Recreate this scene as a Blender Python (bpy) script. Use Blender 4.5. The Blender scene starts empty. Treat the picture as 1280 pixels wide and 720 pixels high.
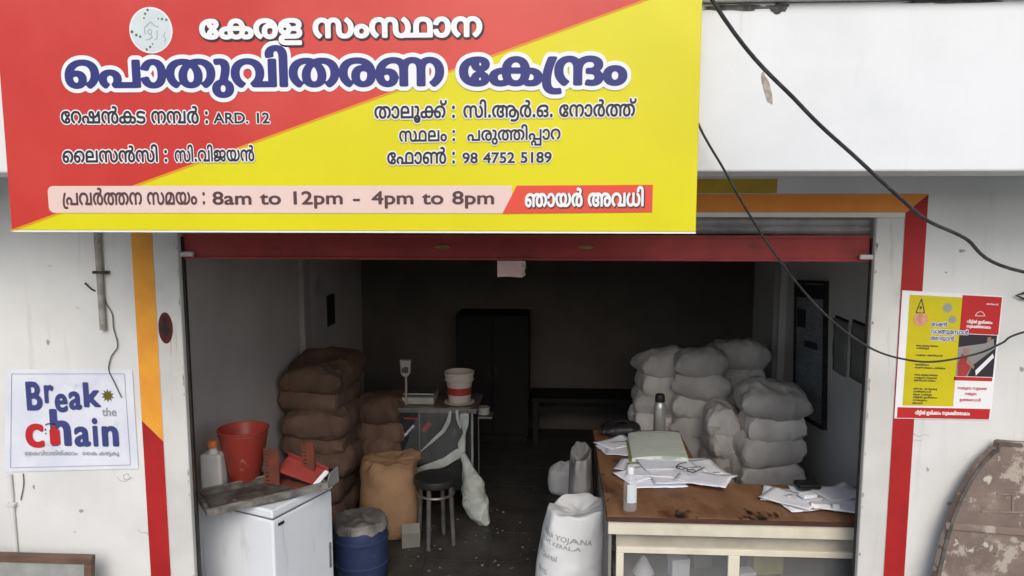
import bpy, bmesh, math, random, re
import numpy as np
from mathutils import Vector, noise
R = math.radians
PI = math.pi
scene = bpy.context.scene
COL = scene.collection

# ---------------------------------------------------------------- camera
F_PX, YAW, PITCH, CAM = 950.0, R(3.25), R(6.74), Vector((0.0, -3.28, 2.27))
cd = bpy.data.cameras.new('camera')
cam = bpy.data.objects.new('camera', cd)
COL.objects.link(cam)
cam.location = CAM
cam.rotation_euler = (PI / 2 - PITCH, 0, YAW)
cd.sensor_width = 36.0
cd.lens = F_PX / 1280 * 36
cd.clip_start = 0.05
cd.clip_end = 2000
scene.camera = cam

# ---------------------------------------------------------------- sky, sun, exposure
SUN_EL, SUN_AZ, SUN_ANG, SUN_STR, SKY_STR, EXPO = 38.0, 172.0, 36.0, 0.80, 0.125, 0.62
world = bpy.data.worlds.new('World')
scene.world = world
world.use_nodes = True
wn = world.node_tree
sky = wn.nodes.new('ShaderNodeTexSky')
sky.sky_type = 'NISHITA'
sky.sun_disc = False
sky.sun_elevation = R(SUN_EL)
sky.sun_rotation = R(SUN_AZ)
sky.air_density = 1.0
sky.dust_density = 2.2
sky.ozone_density = 0.6
bg = wn.nodes['Background']
bg.inputs['Strength'].default_value = SKY_STR
wn.links.new(sky.outputs[0], bg.inputs['Color'])
sl = bpy.data.lights.new('sun', 'SUN')
sl.energy = SUN_STR
sl.angle = R(SUN_ANG)
sl.color = (1.0, 0.965, 0.91)
sun = bpy.data.objects.new('sun', sl)
COL.objects.link(sun)
sun.location = (0, -10, 12)
# sun stands in the direction (sin az, cos az) seen from above, 180 deg = straight in front of the shop
sdir = Vector((math.sin(R(SUN_AZ)) * math.cos(R(SUN_EL)), math.cos(R(SUN_AZ)) * math.cos(R(SUN_EL)), math.sin(R(SUN_EL))))
sun.rotation_euler = sdir.to_track_quat('Z', 'Y').to_euler()
vs = scene.view_settings
vs.view_transform = 'Standard'
vs.look = 'None'
vs.exposure = EXPO
vs.gamma = 1.0
vs.use_curve_mapping = False
scene.render.engine = 'CYCLES'
scene.cycles.max_bounces = 10
scene.cycles.diffuse_bounces = 6
scene.cycles.use_denoising = True

# ---------------------------------------------------------------- helpers
_fw = Vector((-math.sin(YAW) * math.cos(PITCH), math.cos(YAW) * math.cos(PITCH), -math.sin(PITCH)))
_rt = Vector((math.cos(YAW), math.sin(YAW), 0))
_up = _rt.cross(_fw)


def at(px, py, X=None, Y=None, Z=None):
    """point of the plane X, Y or Z = const that is seen at a pixel of the 1280x720 photo"""
    r = _fw * F_PX + _rt * (px - 640) + _up * (360 - py)
    if X is not None:
        t = (X - CAM.x) / r.x
    elif Y is not None:
        t = (Y - CAM.y) / r.y
    else:
        t = (Z - CAM.z) / r.z
    return CAM + r * t


def srgb(r, g, b):
    f = lambda c: c / 12.92 if c <= 0.04045 else ((c + 0.055) / 1.055) ** 2.4
    return (f(r / 255), f(g / 255), f(b / 255), 1)


def mat(name, c1, c2=None, rough=0.6, ns=6.0, lo=0.35, hi=0.65, bump=0.0, bs=40.0, dirt=None, metal=0.0,
        spec=0.4, vary=0.0, stretch=(1, 1, 1), weave=None, crease=None, trans=0.0, alpha=1.0, rvary=0.0, ior=1.45):
    """a procedural surface: two colours mixed by noise, any number of dirt layers, bump, woven threads"""
    m = bpy.data.materials.new(name)
    m.use_nodes = True
    nt = m.node_tree
    N, L = nt.nodes, nt.links
    b = N['Principled BSDF']
    tc = N.new('ShaderNodeTexCoord')
    mp = N.new('ShaderNodeMapping')
    mp.inputs['Scale'].default_value = stretch
    L.new(tc.outputs['Object'], mp.inputs['Vector'])
    oi = N.new('ShaderNodeObjectInfo')
    mul = N.new('ShaderNodeMath')
    mul.operation = 'MULTIPLY'
    mul.inputs[1].default_value = 37.0
    L.new(oi.outputs['Random'], mul.inputs[0])

    def nz(scale, detail=6.0, rough_=0.6, vec=mp):
        n = N.new('ShaderNodeTexNoise')
        n.noise_dimensions = '4D'
        n.inputs['Scale'].default_value = scale
        n.inputs['Detail'].default_value = detail
        n.inputs['Roughness'].default_value = rough_
        L.new(vec.outputs[0], n.inputs['Vector'])
        L.new(mul.outputs[0], n.inputs['W'])
        return n

    def ramp(n, a, z):
        r = N.new('ShaderNodeMapRange')
        r.interpolation_type = 'SMOOTHSTEP'
        r.inputs['From Min'].default_value = a
        r.inputs['From Max'].default_value = z
        L.new(n.outputs[0], r.inputs['Value'])
        return r

    def mix(fac, a, z):
        x = N.new('ShaderNodeMix')
        x.data_type = 'RGBA'
        if fac is not None:
            L.new(fac.outputs[0], x.inputs['Factor'])
        for s, v in (('A', a), ('B', z)):
            i = [k for k in x.inputs if k.name == s and k.type == 'RGBA'][0]
            if isinstance(v, tuple):
                i.default_value = v
            else:
                L.new(v, i)
        return [o for o in x.outputs if o.type == 'RGBA'][0]

    c1 = tuple(c1) + (1,) if len(c1) == 3 else tuple(c1)
    c2 = c1 if c2 is None else (tuple(c2) + (1,) if len(c2) == 3 else tuple(c2))
    out = mix(ramp(nz(ns), lo, hi), c1, c2)
    for d in (dirt or []):
        dc, dscale, dlo, dhi = d[:4]
        v = mp
        if len(d) > 4:
            v = N.new('ShaderNodeMapping')
            v.inputs['Scale'].default_value = d[4]
            L.new(tc.outputs['Object'], v.inputs['Vector'])
        out = mix(ramp(nz(dscale, 8, 0.65, v), dlo, dhi), out, tuple(dc) + (1,))
    if vary:
        hs = N.new('ShaderNodeHueSaturation')
        mr = N.new('ShaderNodeMapRange')
        mr.inputs['To Min'].default_value = 1 - vary
        mr.inputs['To Max'].default_value = 1 + vary
        L.new(oi.outputs['Random'], mr.inputs['Value'])
        L.new(mr.outputs[0], hs.inputs['Value'])
        L.new(out, hs.inputs['Color'])
        out = hs.outputs[0]
    L.new(out, b.inputs['Base Color'])
    b.inputs['Roughness'].default_value = rough
    if rvary:
        rr = N.new('ShaderNodeMapRange')
        rr.inputs['To Min'].default_value = max(0.05, rough - rvary)
        rr.inputs['To Max'].default_value = min(1, rough + rvary)
        L.new(nz(ns * 3).outputs[0], rr.inputs['Value'])
        L.new(rr.outputs[0], b.inputs['Roughness'])
    b.inputs['Metallic'].default_value = metal
    b.inputs['Specular IOR Level'].default_value = spec
    b.inputs['IOR'].default_value = ior
    b.inputs['Transmission Weight'].default_value = trans
    b.inputs['Alpha'].default_value = alpha
    prev = None
    if bump:
        bn = N.new('ShaderNodeBump')
        bn.inputs['Strength'].default_value = min(1.0, bump)
        bn.inputs['Distance'].default_value = 0.01
        L.new(nz(bs, 8, 0.6).outputs[0], bn.inputs['Height'])
        prev = bn
    if crease:
        cn = N.new('ShaderNodeTexNoise')
        cn.noise_dimensions = '4D'
        cn.noise_type = 'RIDGED_MULTIFRACTAL'
        cn.inputs['Scale'].default_value = crease[0]
        cn.inputs['Detail'].default_value = 3.0
        cn.inputs['Distortion'].default_value = 0.6
        L.new(mp.outputs[0], cn.inputs['Vector'])
        L.new(mul.outputs[0], cn.inputs['W'])
        bc = N.new('ShaderNodeBump')
        bc.inputs['Strength'].default_value = crease[1]
        bc.inputs['Distance'].default_value = crease[2]
        L.new(cn.outputs[0], bc.inputs['Height'])
        if prev:
            L.new(prev.outputs[0], bc.inputs['Normal'])
        prev = bc
    if weave:
        wsc, wst = weave
        hs_ = []
        for ax in ('X', 'Z', 'Y'):
            w = N.new('ShaderNodeTexWave')
            w.wave_type = 'BANDS'
            w.bands_direction = ax
            w.inputs['Scale'].default_value = wsc
            w.inputs['Distortion'].default_value = 1.2
            w.inputs['Detail'].default_value = 2
            L.new(tc.outputs['Object'], w.inputs['Vector'])
            hs_.append(w)
        a1 = N.new('ShaderNodeMath')
        a1.operation = 'ADD'
        L.new(hs_[0].outputs['Fac'], a1.inputs[0])
        L.new(hs_[1].outputs['Fac'], a1.inputs[1])
        a2 = N.new('ShaderNodeMath')
        a2.operation = 'ADD'
        L.new(a1.outputs[0], a2.inputs[0])
        L.new(hs_[2].outputs['Fac'], a2.inputs[1])
        bw = N.new('ShaderNodeBump')
        bw.inputs['Strength'].default_value = wst
        bw.inputs['Distance'].default_value = 0.004
        L.new(a2.outputs[0], bw.inputs['Height'])
        if prev:
            L.new(prev.outputs[0], bw.inputs['Normal'])
        prev = bw
    if prev:
        L.new(prev.outputs[0], b.inputs['Normal'])
    return m


def wloc(o):
    v = Vector((0, 0, 0))
    while o is not None:
        v += o.location
        o = o.parent
    return v


class MB:
    """collects shapes and links them as one mesh object"""

    def __init__(s):
        s.v, s.f = [], []

    def add(s, vs, fs):
        n = len(s.v)
        s.v += [tuple(p) for p in vs]
        s.f += [tuple(i + n for i in f) for f in fs]
        return s

    def box(s, x0, x1, y0, y1, z0, z1):
        vs = [(x, y, z) for z in (z0, z1) for y in (y0, y1) for x in (x0, x1)]
        return s.add(vs, [(0, 2, 3, 1), (4, 5, 7, 6), (0, 1, 5, 4), (2, 6, 7, 3), (0, 4, 6, 2), (1, 3, 7, 5)])

    def obox(s, c, ax, ay, az):
        c, ax, ay, az = map(Vector, (c, ax, ay, az))
        vs = [c + ax * i + ay * j + az * k for k in (-1, 1) for j in (-1, 1) for i in (-1, 1)]
        return s.add(vs, [(0, 2, 3, 1), (4, 5, 7, 6), (0, 1, 5, 4), (2, 6, 7, 3), (0, 4, 6, 2), (1, 3, 7, 5)])

    def tube(s, pts, r, n=8, caps=True):
        pts = [Vector(p) for p in pts]
        rs = r if isinstance(r, (list, tuple)) else [r] * len(pts)
        rings, up = [], None
        for i, p in enumerate(pts):
            d = (pts[min(i + 1, len(pts) - 1)] - pts[max(i - 1, 0)]).normalized()
            if up is None:
                up = Vector((0, 0, 1)) if abs(d.z) < 0.9 else Vector((1, 0, 0))
            a = d.cross(up).normalized()
            up = a.cross(d).normalized()
            rings.append([p + (a * math.cos(2 * PI * k / n) + up * math.sin(2 * PI * k / n)) * rs[i] for k in range(n)])
        vs = [q for g in rings for q in g]
        fs = [(i * n + k, i * n + (k + 1) % n, (i + 1) * n + (k + 1) % n, (i + 1) * n + k) for i in range(len(pts) - 1) for k in range(n)]
        if caps:
            fs += [tuple(range(n - 1, -1, -1)), tuple(range((len(pts) - 1) * n, len(pts) * n))]
        return s.add(vs, fs)

    def lathe(s, prof, n=32, c=(0, 0, 0), sx=1, sy=1):
        vs = [(c[0] + r * sx * math.cos(2 * PI * k / n), c[1] + r * sy * math.sin(2 * PI * k / n), c[2] + z) for r, z in prof for k in range(n)]
        m = len(prof)
        fs = [(i * n + k, i * n + (k + 1) % n, (i + 1) * n + (k + 1) % n, (i + 1) * n + k) for i in range(m - 1) for k in range(n)]
        if prof[0][0] > 1e-4:
            fs.append(tuple(range(n - 1, -1, -1)))
        if prof[-1][0] > 1e-4:
            fs.append(tuple(range((m - 1) * n, m * n)))
        return s.add(vs, fs)

    def prism(s, poly, y0, y1):
        """polygon in x,z, counter-clockwise seen from the front, thickened from y0 (front) to y1"""
        n = len(poly)
        vs = [(x, y0, z) for x, z in poly] + [(x, y1, z) for x, z in poly]
        fs = [tuple(range(n)), tuple(range(2 * n - 1, n - 1, -1))]
        fs += [(i, i + n, (i + 1) % n + n, (i + 1) % n) for i in range(n)]
        return s.add(vs, fs)

    def slab(s, poly, z0, z1):
        n = len(poly)
        vs = [(x, y, z0) for x, y in poly] + [(x, y, z1) for x, y in poly]
        fs = [tuple(range(n - 1, -1, -1)), tuple(range(n, 2 * n))]
        fs += [(i, (i + 1) % n, (i + 1) % n + n, i + n) for i in range(n)]
        return s.add(vs, fs)

    def build(s, name, m, parent=None, smooth=False, bevel=0.0, origin=None, seg=2, solid=0.0, sub=0):
        o0 = wloc(parent) if parent is not None else Vector(origin or (0, 0, 0))
        me = bpy.data.meshes.new(name)
        me.from_pydata([(v[0] - o0.x, v[1] - o0.y, v[2] - o0.z) for v in s.v], [], s.f)
        me.update()
        if smooth:
            me.shade_smooth()
            try:
                me.set_sharp_from_angle(angle=R(40))
            except Exception:
                pass
        o = bpy.data.objects.new(name, me)
        COL.objects.link(o)
        if m is not None:
            me.materials.append(m)
        if parent is not None:
            o.parent = parent
        else:
            o.location = o0
        if sub:
            k = o.modifiers.new('smooth', 'SUBSURF')
            k.levels = k.render_levels = sub
        if solid:
            k = o.modifiers.new('thick', 'SOLIDIFY')
            k.thickness = solid
        if bevel:
            k = o.modifiers.new('edge', 'BEVEL')
            k.width = bevel
            k.segments = seg
            k.limit_method = 'ANGLE'
            k.angle_limit = R(35)
        return o


def tag(o, label, cat, group=None):
    o['label'] = label
    o['category'] = cat
    if group:
        o['group'] = group
    return o


def thing(name, label, cat, loc=(0, 0, 0), rotz=0.0, group=None):
    o = bpy.data.objects.new(name, None)
    o.empty_display_size = 0.1
    COL.objects.link(o)
    o.location = loc
    o.rotation_euler = (0, 0, rotz)
    return tag(o, label, cat, group)


def structure(o):
    o['kind'] = 'structure'
    return o


def dup(root, loc=None, rot=None, label=None, group=None, scale=None):
    r = root.copy()
    COL.objects.link(r)
    if loc is not None:
        r.location = loc
    if rot is not None:
        r.rotation_euler = rot
    if scale is not None:
        r.scale = scale
    if label:
        r['label'] = label
    if group:
        r['group'] = group
    for ch in list(root.children):
        c = ch.copy()
        COL.objects.link(c)
        c.parent = r
        for g in list(ch.children):
            d = g.copy()
            COL.objects.link(d)
            d.parent = c
    return r


# ---------------------------------------------------------------- writing: glyph outlines -> clean flat letter shapes
GLYPH_NUMBERS = {
3330: [453, [[453, -12, 332, -12, 158, 36, 64, 121, 65, 176, 64, 232, 162, 316, 338, 363, 453, 363, 568, 363, 742, 317, 842, 234, 843, 176, 842, 119, 742, 35, 568, -12], [453, 295, 358, 295, 232, 236,
233, 175, 232, 115, 360, 56, 453, 56, 546, 56, 674, 115, 675, 176, 674, 236, 548, 295]]],
3333: [1495, [[735, 566, 822, 566, 1012, 550, 1093, 533, 1102, 531, 1130, 520, 1141, 518, 1250, 504, 1370, 456, 1420, 399, 1421, 368, 1420, 344, 1388, 302, 1310, 268, 1245, 253, 1253, 256, 1340, 242,
1442, 180, 1443, 136, 1442, 97, 1364, 29, 1200, -12, 1067, -12, 914, -12, 712, 54, 612, 166, 613, 235, 612, 291, 680, 393, 822, 481, 937, 515, 946, 518, 966, 524, 977, 527, 1048, 545, 1224, 566, 1339,
566, 1474, 566, 1654, 532, 1776, 477, 1821, 444, 1873, 247, 1873, 0, 1699, 0, 1699, 281, 1698, 355, 1650, 431, 1601, 454, 1556, 474, 1428, 499, 1315, 499, 1260, 499, 1162, 492, 1123, 486, 1028, 472,
896, 416, 816, 344, 780, 271, 781, 239, 780, 151, 928, 55, 1069, 55, 1172, 55, 1274, 97, 1275, 138, 1274, 175, 1160, 218, 1039, 218, 1001, 218, 1001, 288, 1029, 288, 1152, 288, 1252, 332, 1253, 369,
1252, 416, 1122, 473, 995, 484, 916, 494, 796, 497, 749, 497, 582, 497, 364, 438, 256, 337, 257, 273, 256, 221, 316, 139, 426, 77, 501, 54, 401, -9, 314, 16, 168, 95, 78, 206, 79, 277, 78, 339, 158,
444, 322, 522, 568, 566], [2487, -12, 2358, -12, 2186, 46, 2100, 141, 2101, 196, 2100, 291, 2304, 404, 2477, 404, 2588, 404, 2754, 346, 2850, 256, 2855, 206, 2805, 209, 2790, 240, 2712, 297, 2590,
334, 2511, 334, 2384, 334, 2268, 259, 2269, 198, 2268, 157, 2314, 93, 2410, 58, 2489, 58, 2570, 58, 2684, 96, 2746, 180, 2747, 248, 2746, 259, 2740, 284, 2737, 298, 2734, 306, 2730, 326, 2727, 335,
2710, 373, 2600, 446, 2404, 494, 2255, 494, 2168, 494, 2030, 474, 1979, 451, 1946, 436, 1898, 395, 1872, 335, 1873, 289, 1873, 204, 1769, 454, 1818, 486, 1946, 537, 2126, 566, 2255, 566, 2418, 566,
2664, 518, 2830, 431, 2912, 313, 2913, 242, 2912, 153, 2800, 40, 2608, -12]]],
3334: [1647, [[735, 566, 822, 566, 1012, 550, 1093, 533, 1102, 531, 1130, 520, 1141, 518, 1250, 504, 1370, 456, 1420, 399, 1421, 368, 1420, 344, 1388, 302, 1310, 268, 1245, 253, 1253, 256, 1340, 242,
1442, 180, 1443, 136, 1442, 97, 1364, 29, 1200, -12, 1067, -12, 914, -12, 712, 54, 612, 166, 613, 235, 612, 291, 680, 393, 822, 481, 937, 515, 946, 518, 966, 524, 977, 527, 1048, 545, 1224, 566, 1339,
566, 1474, 566, 1654, 532, 1776, 477, 1821, 444, 1873, 247, 1873, 0, 1699, 0, 1699, 281, 1698, 355, 1650, 431, 1601, 454, 1556, 474, 1428, 499, 1315, 499, 1260, 499, 1162, 492, 1123, 486, 1028, 472,
896, 416, 816, 344, 780, 271, 781, 239, 780, 151, 928, 55, 1069, 55, 1172, 55, 1274, 97, 1275, 138, 1274, 175, 1160, 218, 1039, 218, 1001, 218, 1001, 288, 1029, 288, 1152, 288, 1252, 332, 1253, 369,
1252, 416, 1122, 473, 995, 484, 916, 494, 796, 497, 749, 497, 582, 497, 364, 438, 256, 337, 257, 273, 256, 221, 316, 139, 426, 77, 501, 54, 401, -9, 314, 16, 168, 95, 78, 206, 79, 277, 78, 339, 158,
444, 322, 522, 568, 566], [2235, 566, 2406, 566, 2658, 507, 2818, 401, 2851, 329, 2862, 304, 2872, 252, 2873, 224, 2872, 143, 2766, 38, 2576, -12, 2447, -12, 2316, -12, 2150, 42, 2072, 127, 2073, 171,
2072, 269, 2350, 382, 2609, 382, 2624, 382, 2666, 381, 2691, 379, 2751, 377, 2902, 365, 3120, 286, 3238, 165, 3239, 91, 3238, 23, 3156, -85, 2996, -161, 2762, -201, 2613, -201, 2508, -201, 2336, -183,
2277, -172, 2333, -102, 2388, -114, 2530, -128, 2617, -128, 2740, -128, 2910, -95, 3018, -35, 3066, 45, 3067, 92, 3066, 144, 3012, 222, 2904, 278, 2825, 296, 2749, 302, 2712, 308, 2636, 313, 2603,
313, 2488, 313, 2328, 282, 2244, 220, 2245, 171, 2244, 144, 2284, 92, 2378, 58, 2455, 58, 2578, 58, 2706, 142, 2707, 225, 2706, 252, 2694, 307, 2681, 332, 2671, 354, 2642, 394, 2534, 457, 2362, 494,
2237, 494, 2166, 494, 2028, 474, 1977, 451, 1944, 436, 1898, 395, 1872, 334, 1873, 288, 1873, 204, 1761, 450, 1814, 487, 1952, 539, 2128, 566]]],
3335: [986, [[663, 566, 784, 566, 952, 541, 1066, 496, 1105, 466, 1069, 470, 1136, 524, 1306, 566, 1423, 566, 1544, 566, 1722, 522, 1838, 447, 1894, 353, 1895, 304, 1894, 217, 1790, 97, 1695, 61,
1638, 40, 1498, 13, 1304, 0, 1169, 0, 527, 0, 440, 0, 356, -6, 333, -13, 300, -20, 272, -46, 273, -62, 272, -77, 292, -102, 319, -110, 344, -119, 434, -129, 519, -129, 1851, -129, 1851, -201, 511,
-201, 406, -201, 262, -185, 213, -170, 156, -153, 100, -101, 101, -68, 100, -33, 150, 22, 207, 40, 234, 50, 306, 63, 406, 70, 477, 70, 1145, 70, 1296, 70, 1478, 87, 1588, 119, 1627, 141, 1680, 173,
1718, 255, 1719, 301, 1718, 350, 1654, 438, 1522, 494, 1419, 494, 1352, 494, 1262, 475, 1231, 455, 1196, 433, 1168, 367, 1169, 300, 1169, 122, 997, 122, 997, 309, 996, 372, 950, 437, 907, 458, 868,
476, 752, 496, 659, 496, 570, 496, 434, 476, 334, 441, 266, 393, 245, 365, 242, 361, 248, 354, 247, 351, 240, 340, 234, 319, 235, 308, 234, 247, 324, 183, 419, 183, 508, 183, 590, 235, 591, 270, 590,
292, 558, 328, 486, 350, 429, 350, 336, 350, 218, 298, 179, 271, 133, 329, 164, 349, 258, 389, 382, 416, 459, 416, 562, 416, 694, 375, 756, 309, 757, 270, 756, 230, 684, 159, 536, 115, 421, 115, 318,
115, 164, 161, 80, 248, 81, 311, 80, 381, 216, 497, 476, 566]]],
3337: [692, [[695, 566, 864, 566, 1098, 518, 1242, 438, 1306, 341, 1307, 291, 1306, 219, 1226, 114, 1147, 79, 1080, 50, 910, 15, 682, 0, 527, 0, 523, 0, 440, 0, 356, -6, 333, -13, 300, -20, 272, -46,
273, -62, 272, -77, 292, -102, 319, -110, 344, -119, 434, -129, 519, -129, 1267, -129, 1267, -201, 511, -201, 406, -201, 262, -185, 213, -170, 156, -153, 100, -101, 101, -68, 100, -33, 150, 22, 207,
40, 248, 54, 372, 70, 477, 70, 499, 70, 660, 70, 870, 85, 1002, 118, 1047, 143, 1092, 169, 1130, 243, 1131, 290, 1130, 329, 1082, 403, 976, 461, 804, 496, 679, 496, 582, 496, 438, 476, 334, 441, 266,
393, 245, 365, 242, 361, 248, 354, 247, 351, 240, 340, 234, 319, 235, 308, 234, 247, 324, 183, 419, 183, 508, 183, 590, 235, 591, 270, 590, 292, 558, 328, 486, 350, 429, 350, 336, 350, 218, 298, 179,
271, 133, 329, 164, 349, 258, 389, 382, 416, 459, 416, 562, 416, 694, 375, 756, 309, 757, 270, 756, 230, 684, 159, 536, 115, 421, 115, 318, 115, 164, 161, 80, 248, 81, 311, 80, 364, 158, 456, 314,
526, 544, 566]]],
3346: [757, [[897, 566, 1088, 566, 1314, 524, 1414, 451, 1415, 404, 1414, 376, 1372, 327, 1282, 288, 1211, 274, 1203, 280, 1316, 264, 1436, 190, 1437, 140, 1436, 69, 1246, -11, 1079, -11, 1022, -11,
920, -4, 883, 0, 919, 69, 954, 65, 1020, 59, 1059, 59, 1158, 59, 1262, 98, 1263, 144, 1262, 163, 1234, 197, 1203, 210, 1170, 224, 1076, 240, 981, 240, 937, 240, 937, 310, 985, 310, 1046, 310, 1160,
325, 1195, 341, 1218, 352, 1240, 380, 1241, 399, 1240, 441, 1080, 494, 891, 494, 740, 494, 498, 454, 330, 384, 240, 289, 241, 233, 241, 225, 240, 171, 300, 96, 406, 58, 479, 58, 530, 58, 606, 81, 650,
126, 651, 157, 650, 206, 544, 258, 463, 258, 394, 258, 270, 227, 219, 201, 227, 283, 282, 303, 420, 328, 491, 328, 588, 328, 734, 290, 816, 217, 817, 165, 816, 110, 732, 30, 578, -12, 475, -12, 370,
-12, 188, 40, 78, 147, 79, 229, 78, 304, 188, 428, 400, 518, 704, 566]]],
3349: [1038, [[433, -12, 252, -12, 64, 76, 65, 152, 64, 199, 148, 268, 219, 288, 266, 302, 384, 320, 550, 328, 667, 328, 1433, 328, 1604, 328, 1810, 308, 1885, 282, 1942, 262, 2012, 199, 2013, 152,
2012, 76, 1832, -12, 1665, -12, 1614, -12, 1508, -7, 1463, 0, 1501, 67, 1528, 63, 1606, 58, 1639, 58, 1740, 58, 1840, 105, 1841, 151, 1840, 180, 1796, 217, 1761, 229, 1704, 247, 1542, 258, 1417, 258,
663, 258, 520, 258, 370, 247, 315, 229, 278, 218, 236, 180, 237, 154, 236, 121, 286, 78, 378, 58, 439, 58, 502, 58, 632, 79, 705, 106, 805, 52, 744, 30, 628, 2, 506, -12], [1047, 566, 1206, 566, 1412,
491, 1512, 362, 1513, 279, 1512, 185, 1400, 55, 1192, -12, 1049, -12, 940, -12, 766, 25, 705, 62, 642, 99, 576, 208, 577, 279, 576, 413, 828, 566], [1047, 496, 894, 496, 748, 388, 749, 278, 748, 204,
814, 106, 946, 58, 1043, 58, 1140, 58, 1272, 105, 1340, 203, 1341, 278, 1340, 353, 1274, 450, 1142, 496]]],
3356: [939, [[595, 566, 704, 566, 874, 544, 1006, 497, 1063, 458, 1003, 470, 1062, 512, 1228, 566, 1371, 566, 1518, 566, 1708, 510, 1798, 424, 1799, 377, 1798, 337, 1754, 277, 1668, 233, 1603, 216,
1273, 181, 1149, 173, 1092, 169, 936, 166, 879, 166, 485, 166, 404, 166, 322, 161, 299, 156, 266, 149, 242, 128, 243, 114, 242, 89, 294, 64, 368, 56, 399, 56, 490, 56, 662, 76, 818, 106, 889, 121,
934, 131, 1020, 150, 1108, 167, 1196, 182, 1243, 188, 1288, 196, 1346, 211, 1390, 222, 1436, 229, 1471, 229, 1544, 229, 1670, 206, 1746, 156, 1747, 115, 1746, 54, 1590, -12, 1453, -12, 1338, -12,
1208, 27, 1152, 88, 1153, 119, 1152, 148, 1220, 189, 1277, 198, 1381, 217, 1360, 211, 1318, 187, 1290, 150, 1291, 124, 1290, 85, 1380, 50, 1451, 50, 1530, 50, 1594, 89, 1595, 115, 1594, 141, 1550,
169, 1480, 181, 1445, 181, 1392, 181, 1308, 163, 1265, 146, 1253, 155, 1226, 142, 1164, 117, 1088, 93, 1041, 81, 928, 53, 714, 11, 504, -12, 399, -12, 316, -12, 168, 11, 76, 66, 77, 113, 76, 140, 124,
190, 179, 206, 218, 219, 340, 233, 451, 233, 1145, 233, 1256, 233, 1410, 242, 1516, 261, 1551, 276, 1590, 293, 1626, 342, 1627, 373, 1626, 400, 1576, 457, 1458, 496, 1355, 496, 1290, 496, 1194, 477,
1165, 459, 1128, 438, 1100, 372, 1101, 310, 1101, 259, 935, 259, 935, 323, 934, 367, 896, 442, 835, 467, 798, 481, 688, 499, 589, 499, 476, 499, 326, 481, 273, 456, 264, 452, 252, 437, 249, 430, 238,
414, 230, 394, 231, 381, 230, 337, 318, 300, 389, 300, 444, 300, 506, 320, 532, 351, 533, 367, 532, 397, 460, 430, 385, 430, 302, 430, 180, 394, 143, 373, 151, 415, 200, 442, 340, 478, 425, 478, 518,
478, 632, 446, 684, 395, 685, 366, 684, 333, 624, 275, 494, 240, 391, 240, 244, 240, 86, 315, 87, 385, 86, 436, 202, 518, 428, 566]]],
3358: [1446, [[717, 566, 884, 566, 1088, 511, 1167, 460, 1193, 428, 1217, 252, 1217, 0, 1045, 0, 1045, 306, 1044, 366, 1002, 435, 957, 456, 914, 475, 808, 494, 715, 494, 570, 494, 360, 427, 246, 312,
247, 239, 247, 228, 246, 172, 306, 96, 412, 58, 485, 58, 534, 58, 610, 81, 654, 125, 655, 157, 654, 207, 550, 258, 467, 258, 388, 258, 248, 218, 191, 186, 161, 248, 218, 284, 398, 328, 497, 328, 592,
328, 738, 290, 820, 217, 821, 165, 820, 110, 736, 30, 584, -12, 481, -12, 376, -12, 194, 40, 84, 152, 85, 241, 84, 347, 254, 491, 540, 566], [1583, 566, 1688, 566, 1848, 547, 1927, 524, 1977, 504,
2108, 463, 2286, 317, 2287, 219, 2286, 148, 2192, 44, 2010, -12, 1879, -12, 1748, -12, 1564, 44, 1470, 148, 1471, 219, 1470, 285, 1558, 392, 1710, 475, 1807, 504, 1837, 520, 1924, 545, 2110, 566,
2221, 566, 2370, 566, 2592, 522, 2740, 444, 2814, 340, 2815, 281, 2814, 211, 2730, 102, 2586, 20, 2493, -9, 2393, 54, 2458, 74, 2568, 133, 2636, 216, 2637, 271, 2636, 334, 2538, 437, 2344, 497, 2201,
497, 2140, 497, 2038, 491, 1989, 482, 1927, 467, 1850, 449, 1722, 379, 1646, 282, 1647, 221, 1646, 157, 1712, 86, 1818, 58, 1879, 58, 1940, 58, 2044, 86, 2110, 157, 2111, 221, 2110, 278, 2042, 375,
1920, 450, 1839, 471, 1791, 482, 1764, 487, 1708, 493, 1642, 497, 1599, 497, 1492, 497, 1358, 471, 1319, 450, 1268, 425, 1216, 352, 1217, 289, 1217, 0, 1045, 0, 1045, 209, 1113, 454, 1162, 486, 1288,
537, 1462, 566]]],
3359: [563, [[539, 566, 716, 566, 974, 527, 1073, 500, 979, 433, 898, 459, 678, 494, 537, 494, 434, 494, 306, 470, 244, 429, 245, 403, 244, 384, 264, 358, 285, 349, 324, 329, 488, 317, 599, 317, 615,
317, 772, 317, 950, 285, 1001, 253, 1030, 235, 1056, 185, 1057, 158, 1056, 108, 952, 31, 740, -12, 579, -12, 408, -12, 158, 26, 41, 59, 133, 125, 192, 107, 330, 77, 492, 60, 587, 60, 692, 60, 822, 84,
882, 126, 883, 153, 882, 175, 856, 209, 825, 220, 792, 232, 672, 244, 561, 244, 541, 244, 402, 244, 184, 274, 131, 307, 100, 325, 70, 371, 71, 402, 70, 450, 170, 524, 378, 566]]],
3363: [1368, [[717, 566, 884, 566, 1084, 512, 1153, 469, 1125, 472, 1188, 519, 1370, 566, 1481, 566, 1614, 566, 1780, 516, 1831, 472, 1807, 465, 1882, 521, 2054, 566, 2177, 566, 2330, 566, 2546, 493,
2658, 369, 2659, 292, 2658, 226, 2588, 119, 2450, 31, 2349, -9, 2243, 53, 2312, 78, 2420, 145, 2482, 234, 2483, 292, 2482, 350, 2406, 441, 2268, 494, 2175, 494, 2096, 494, 1986, 466, 1955, 437, 1928,
414, 1910, 350, 1911, 288, 1911, 0, 1739, 0, 1739, 316, 1738, 371, 1708, 438, 1669, 459, 1638, 476, 1546, 494, 1479, 494, 1416, 494, 1324, 473, 1293, 456, 1254, 435, 1218, 369, 1219, 307, 1219, 0,
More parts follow.
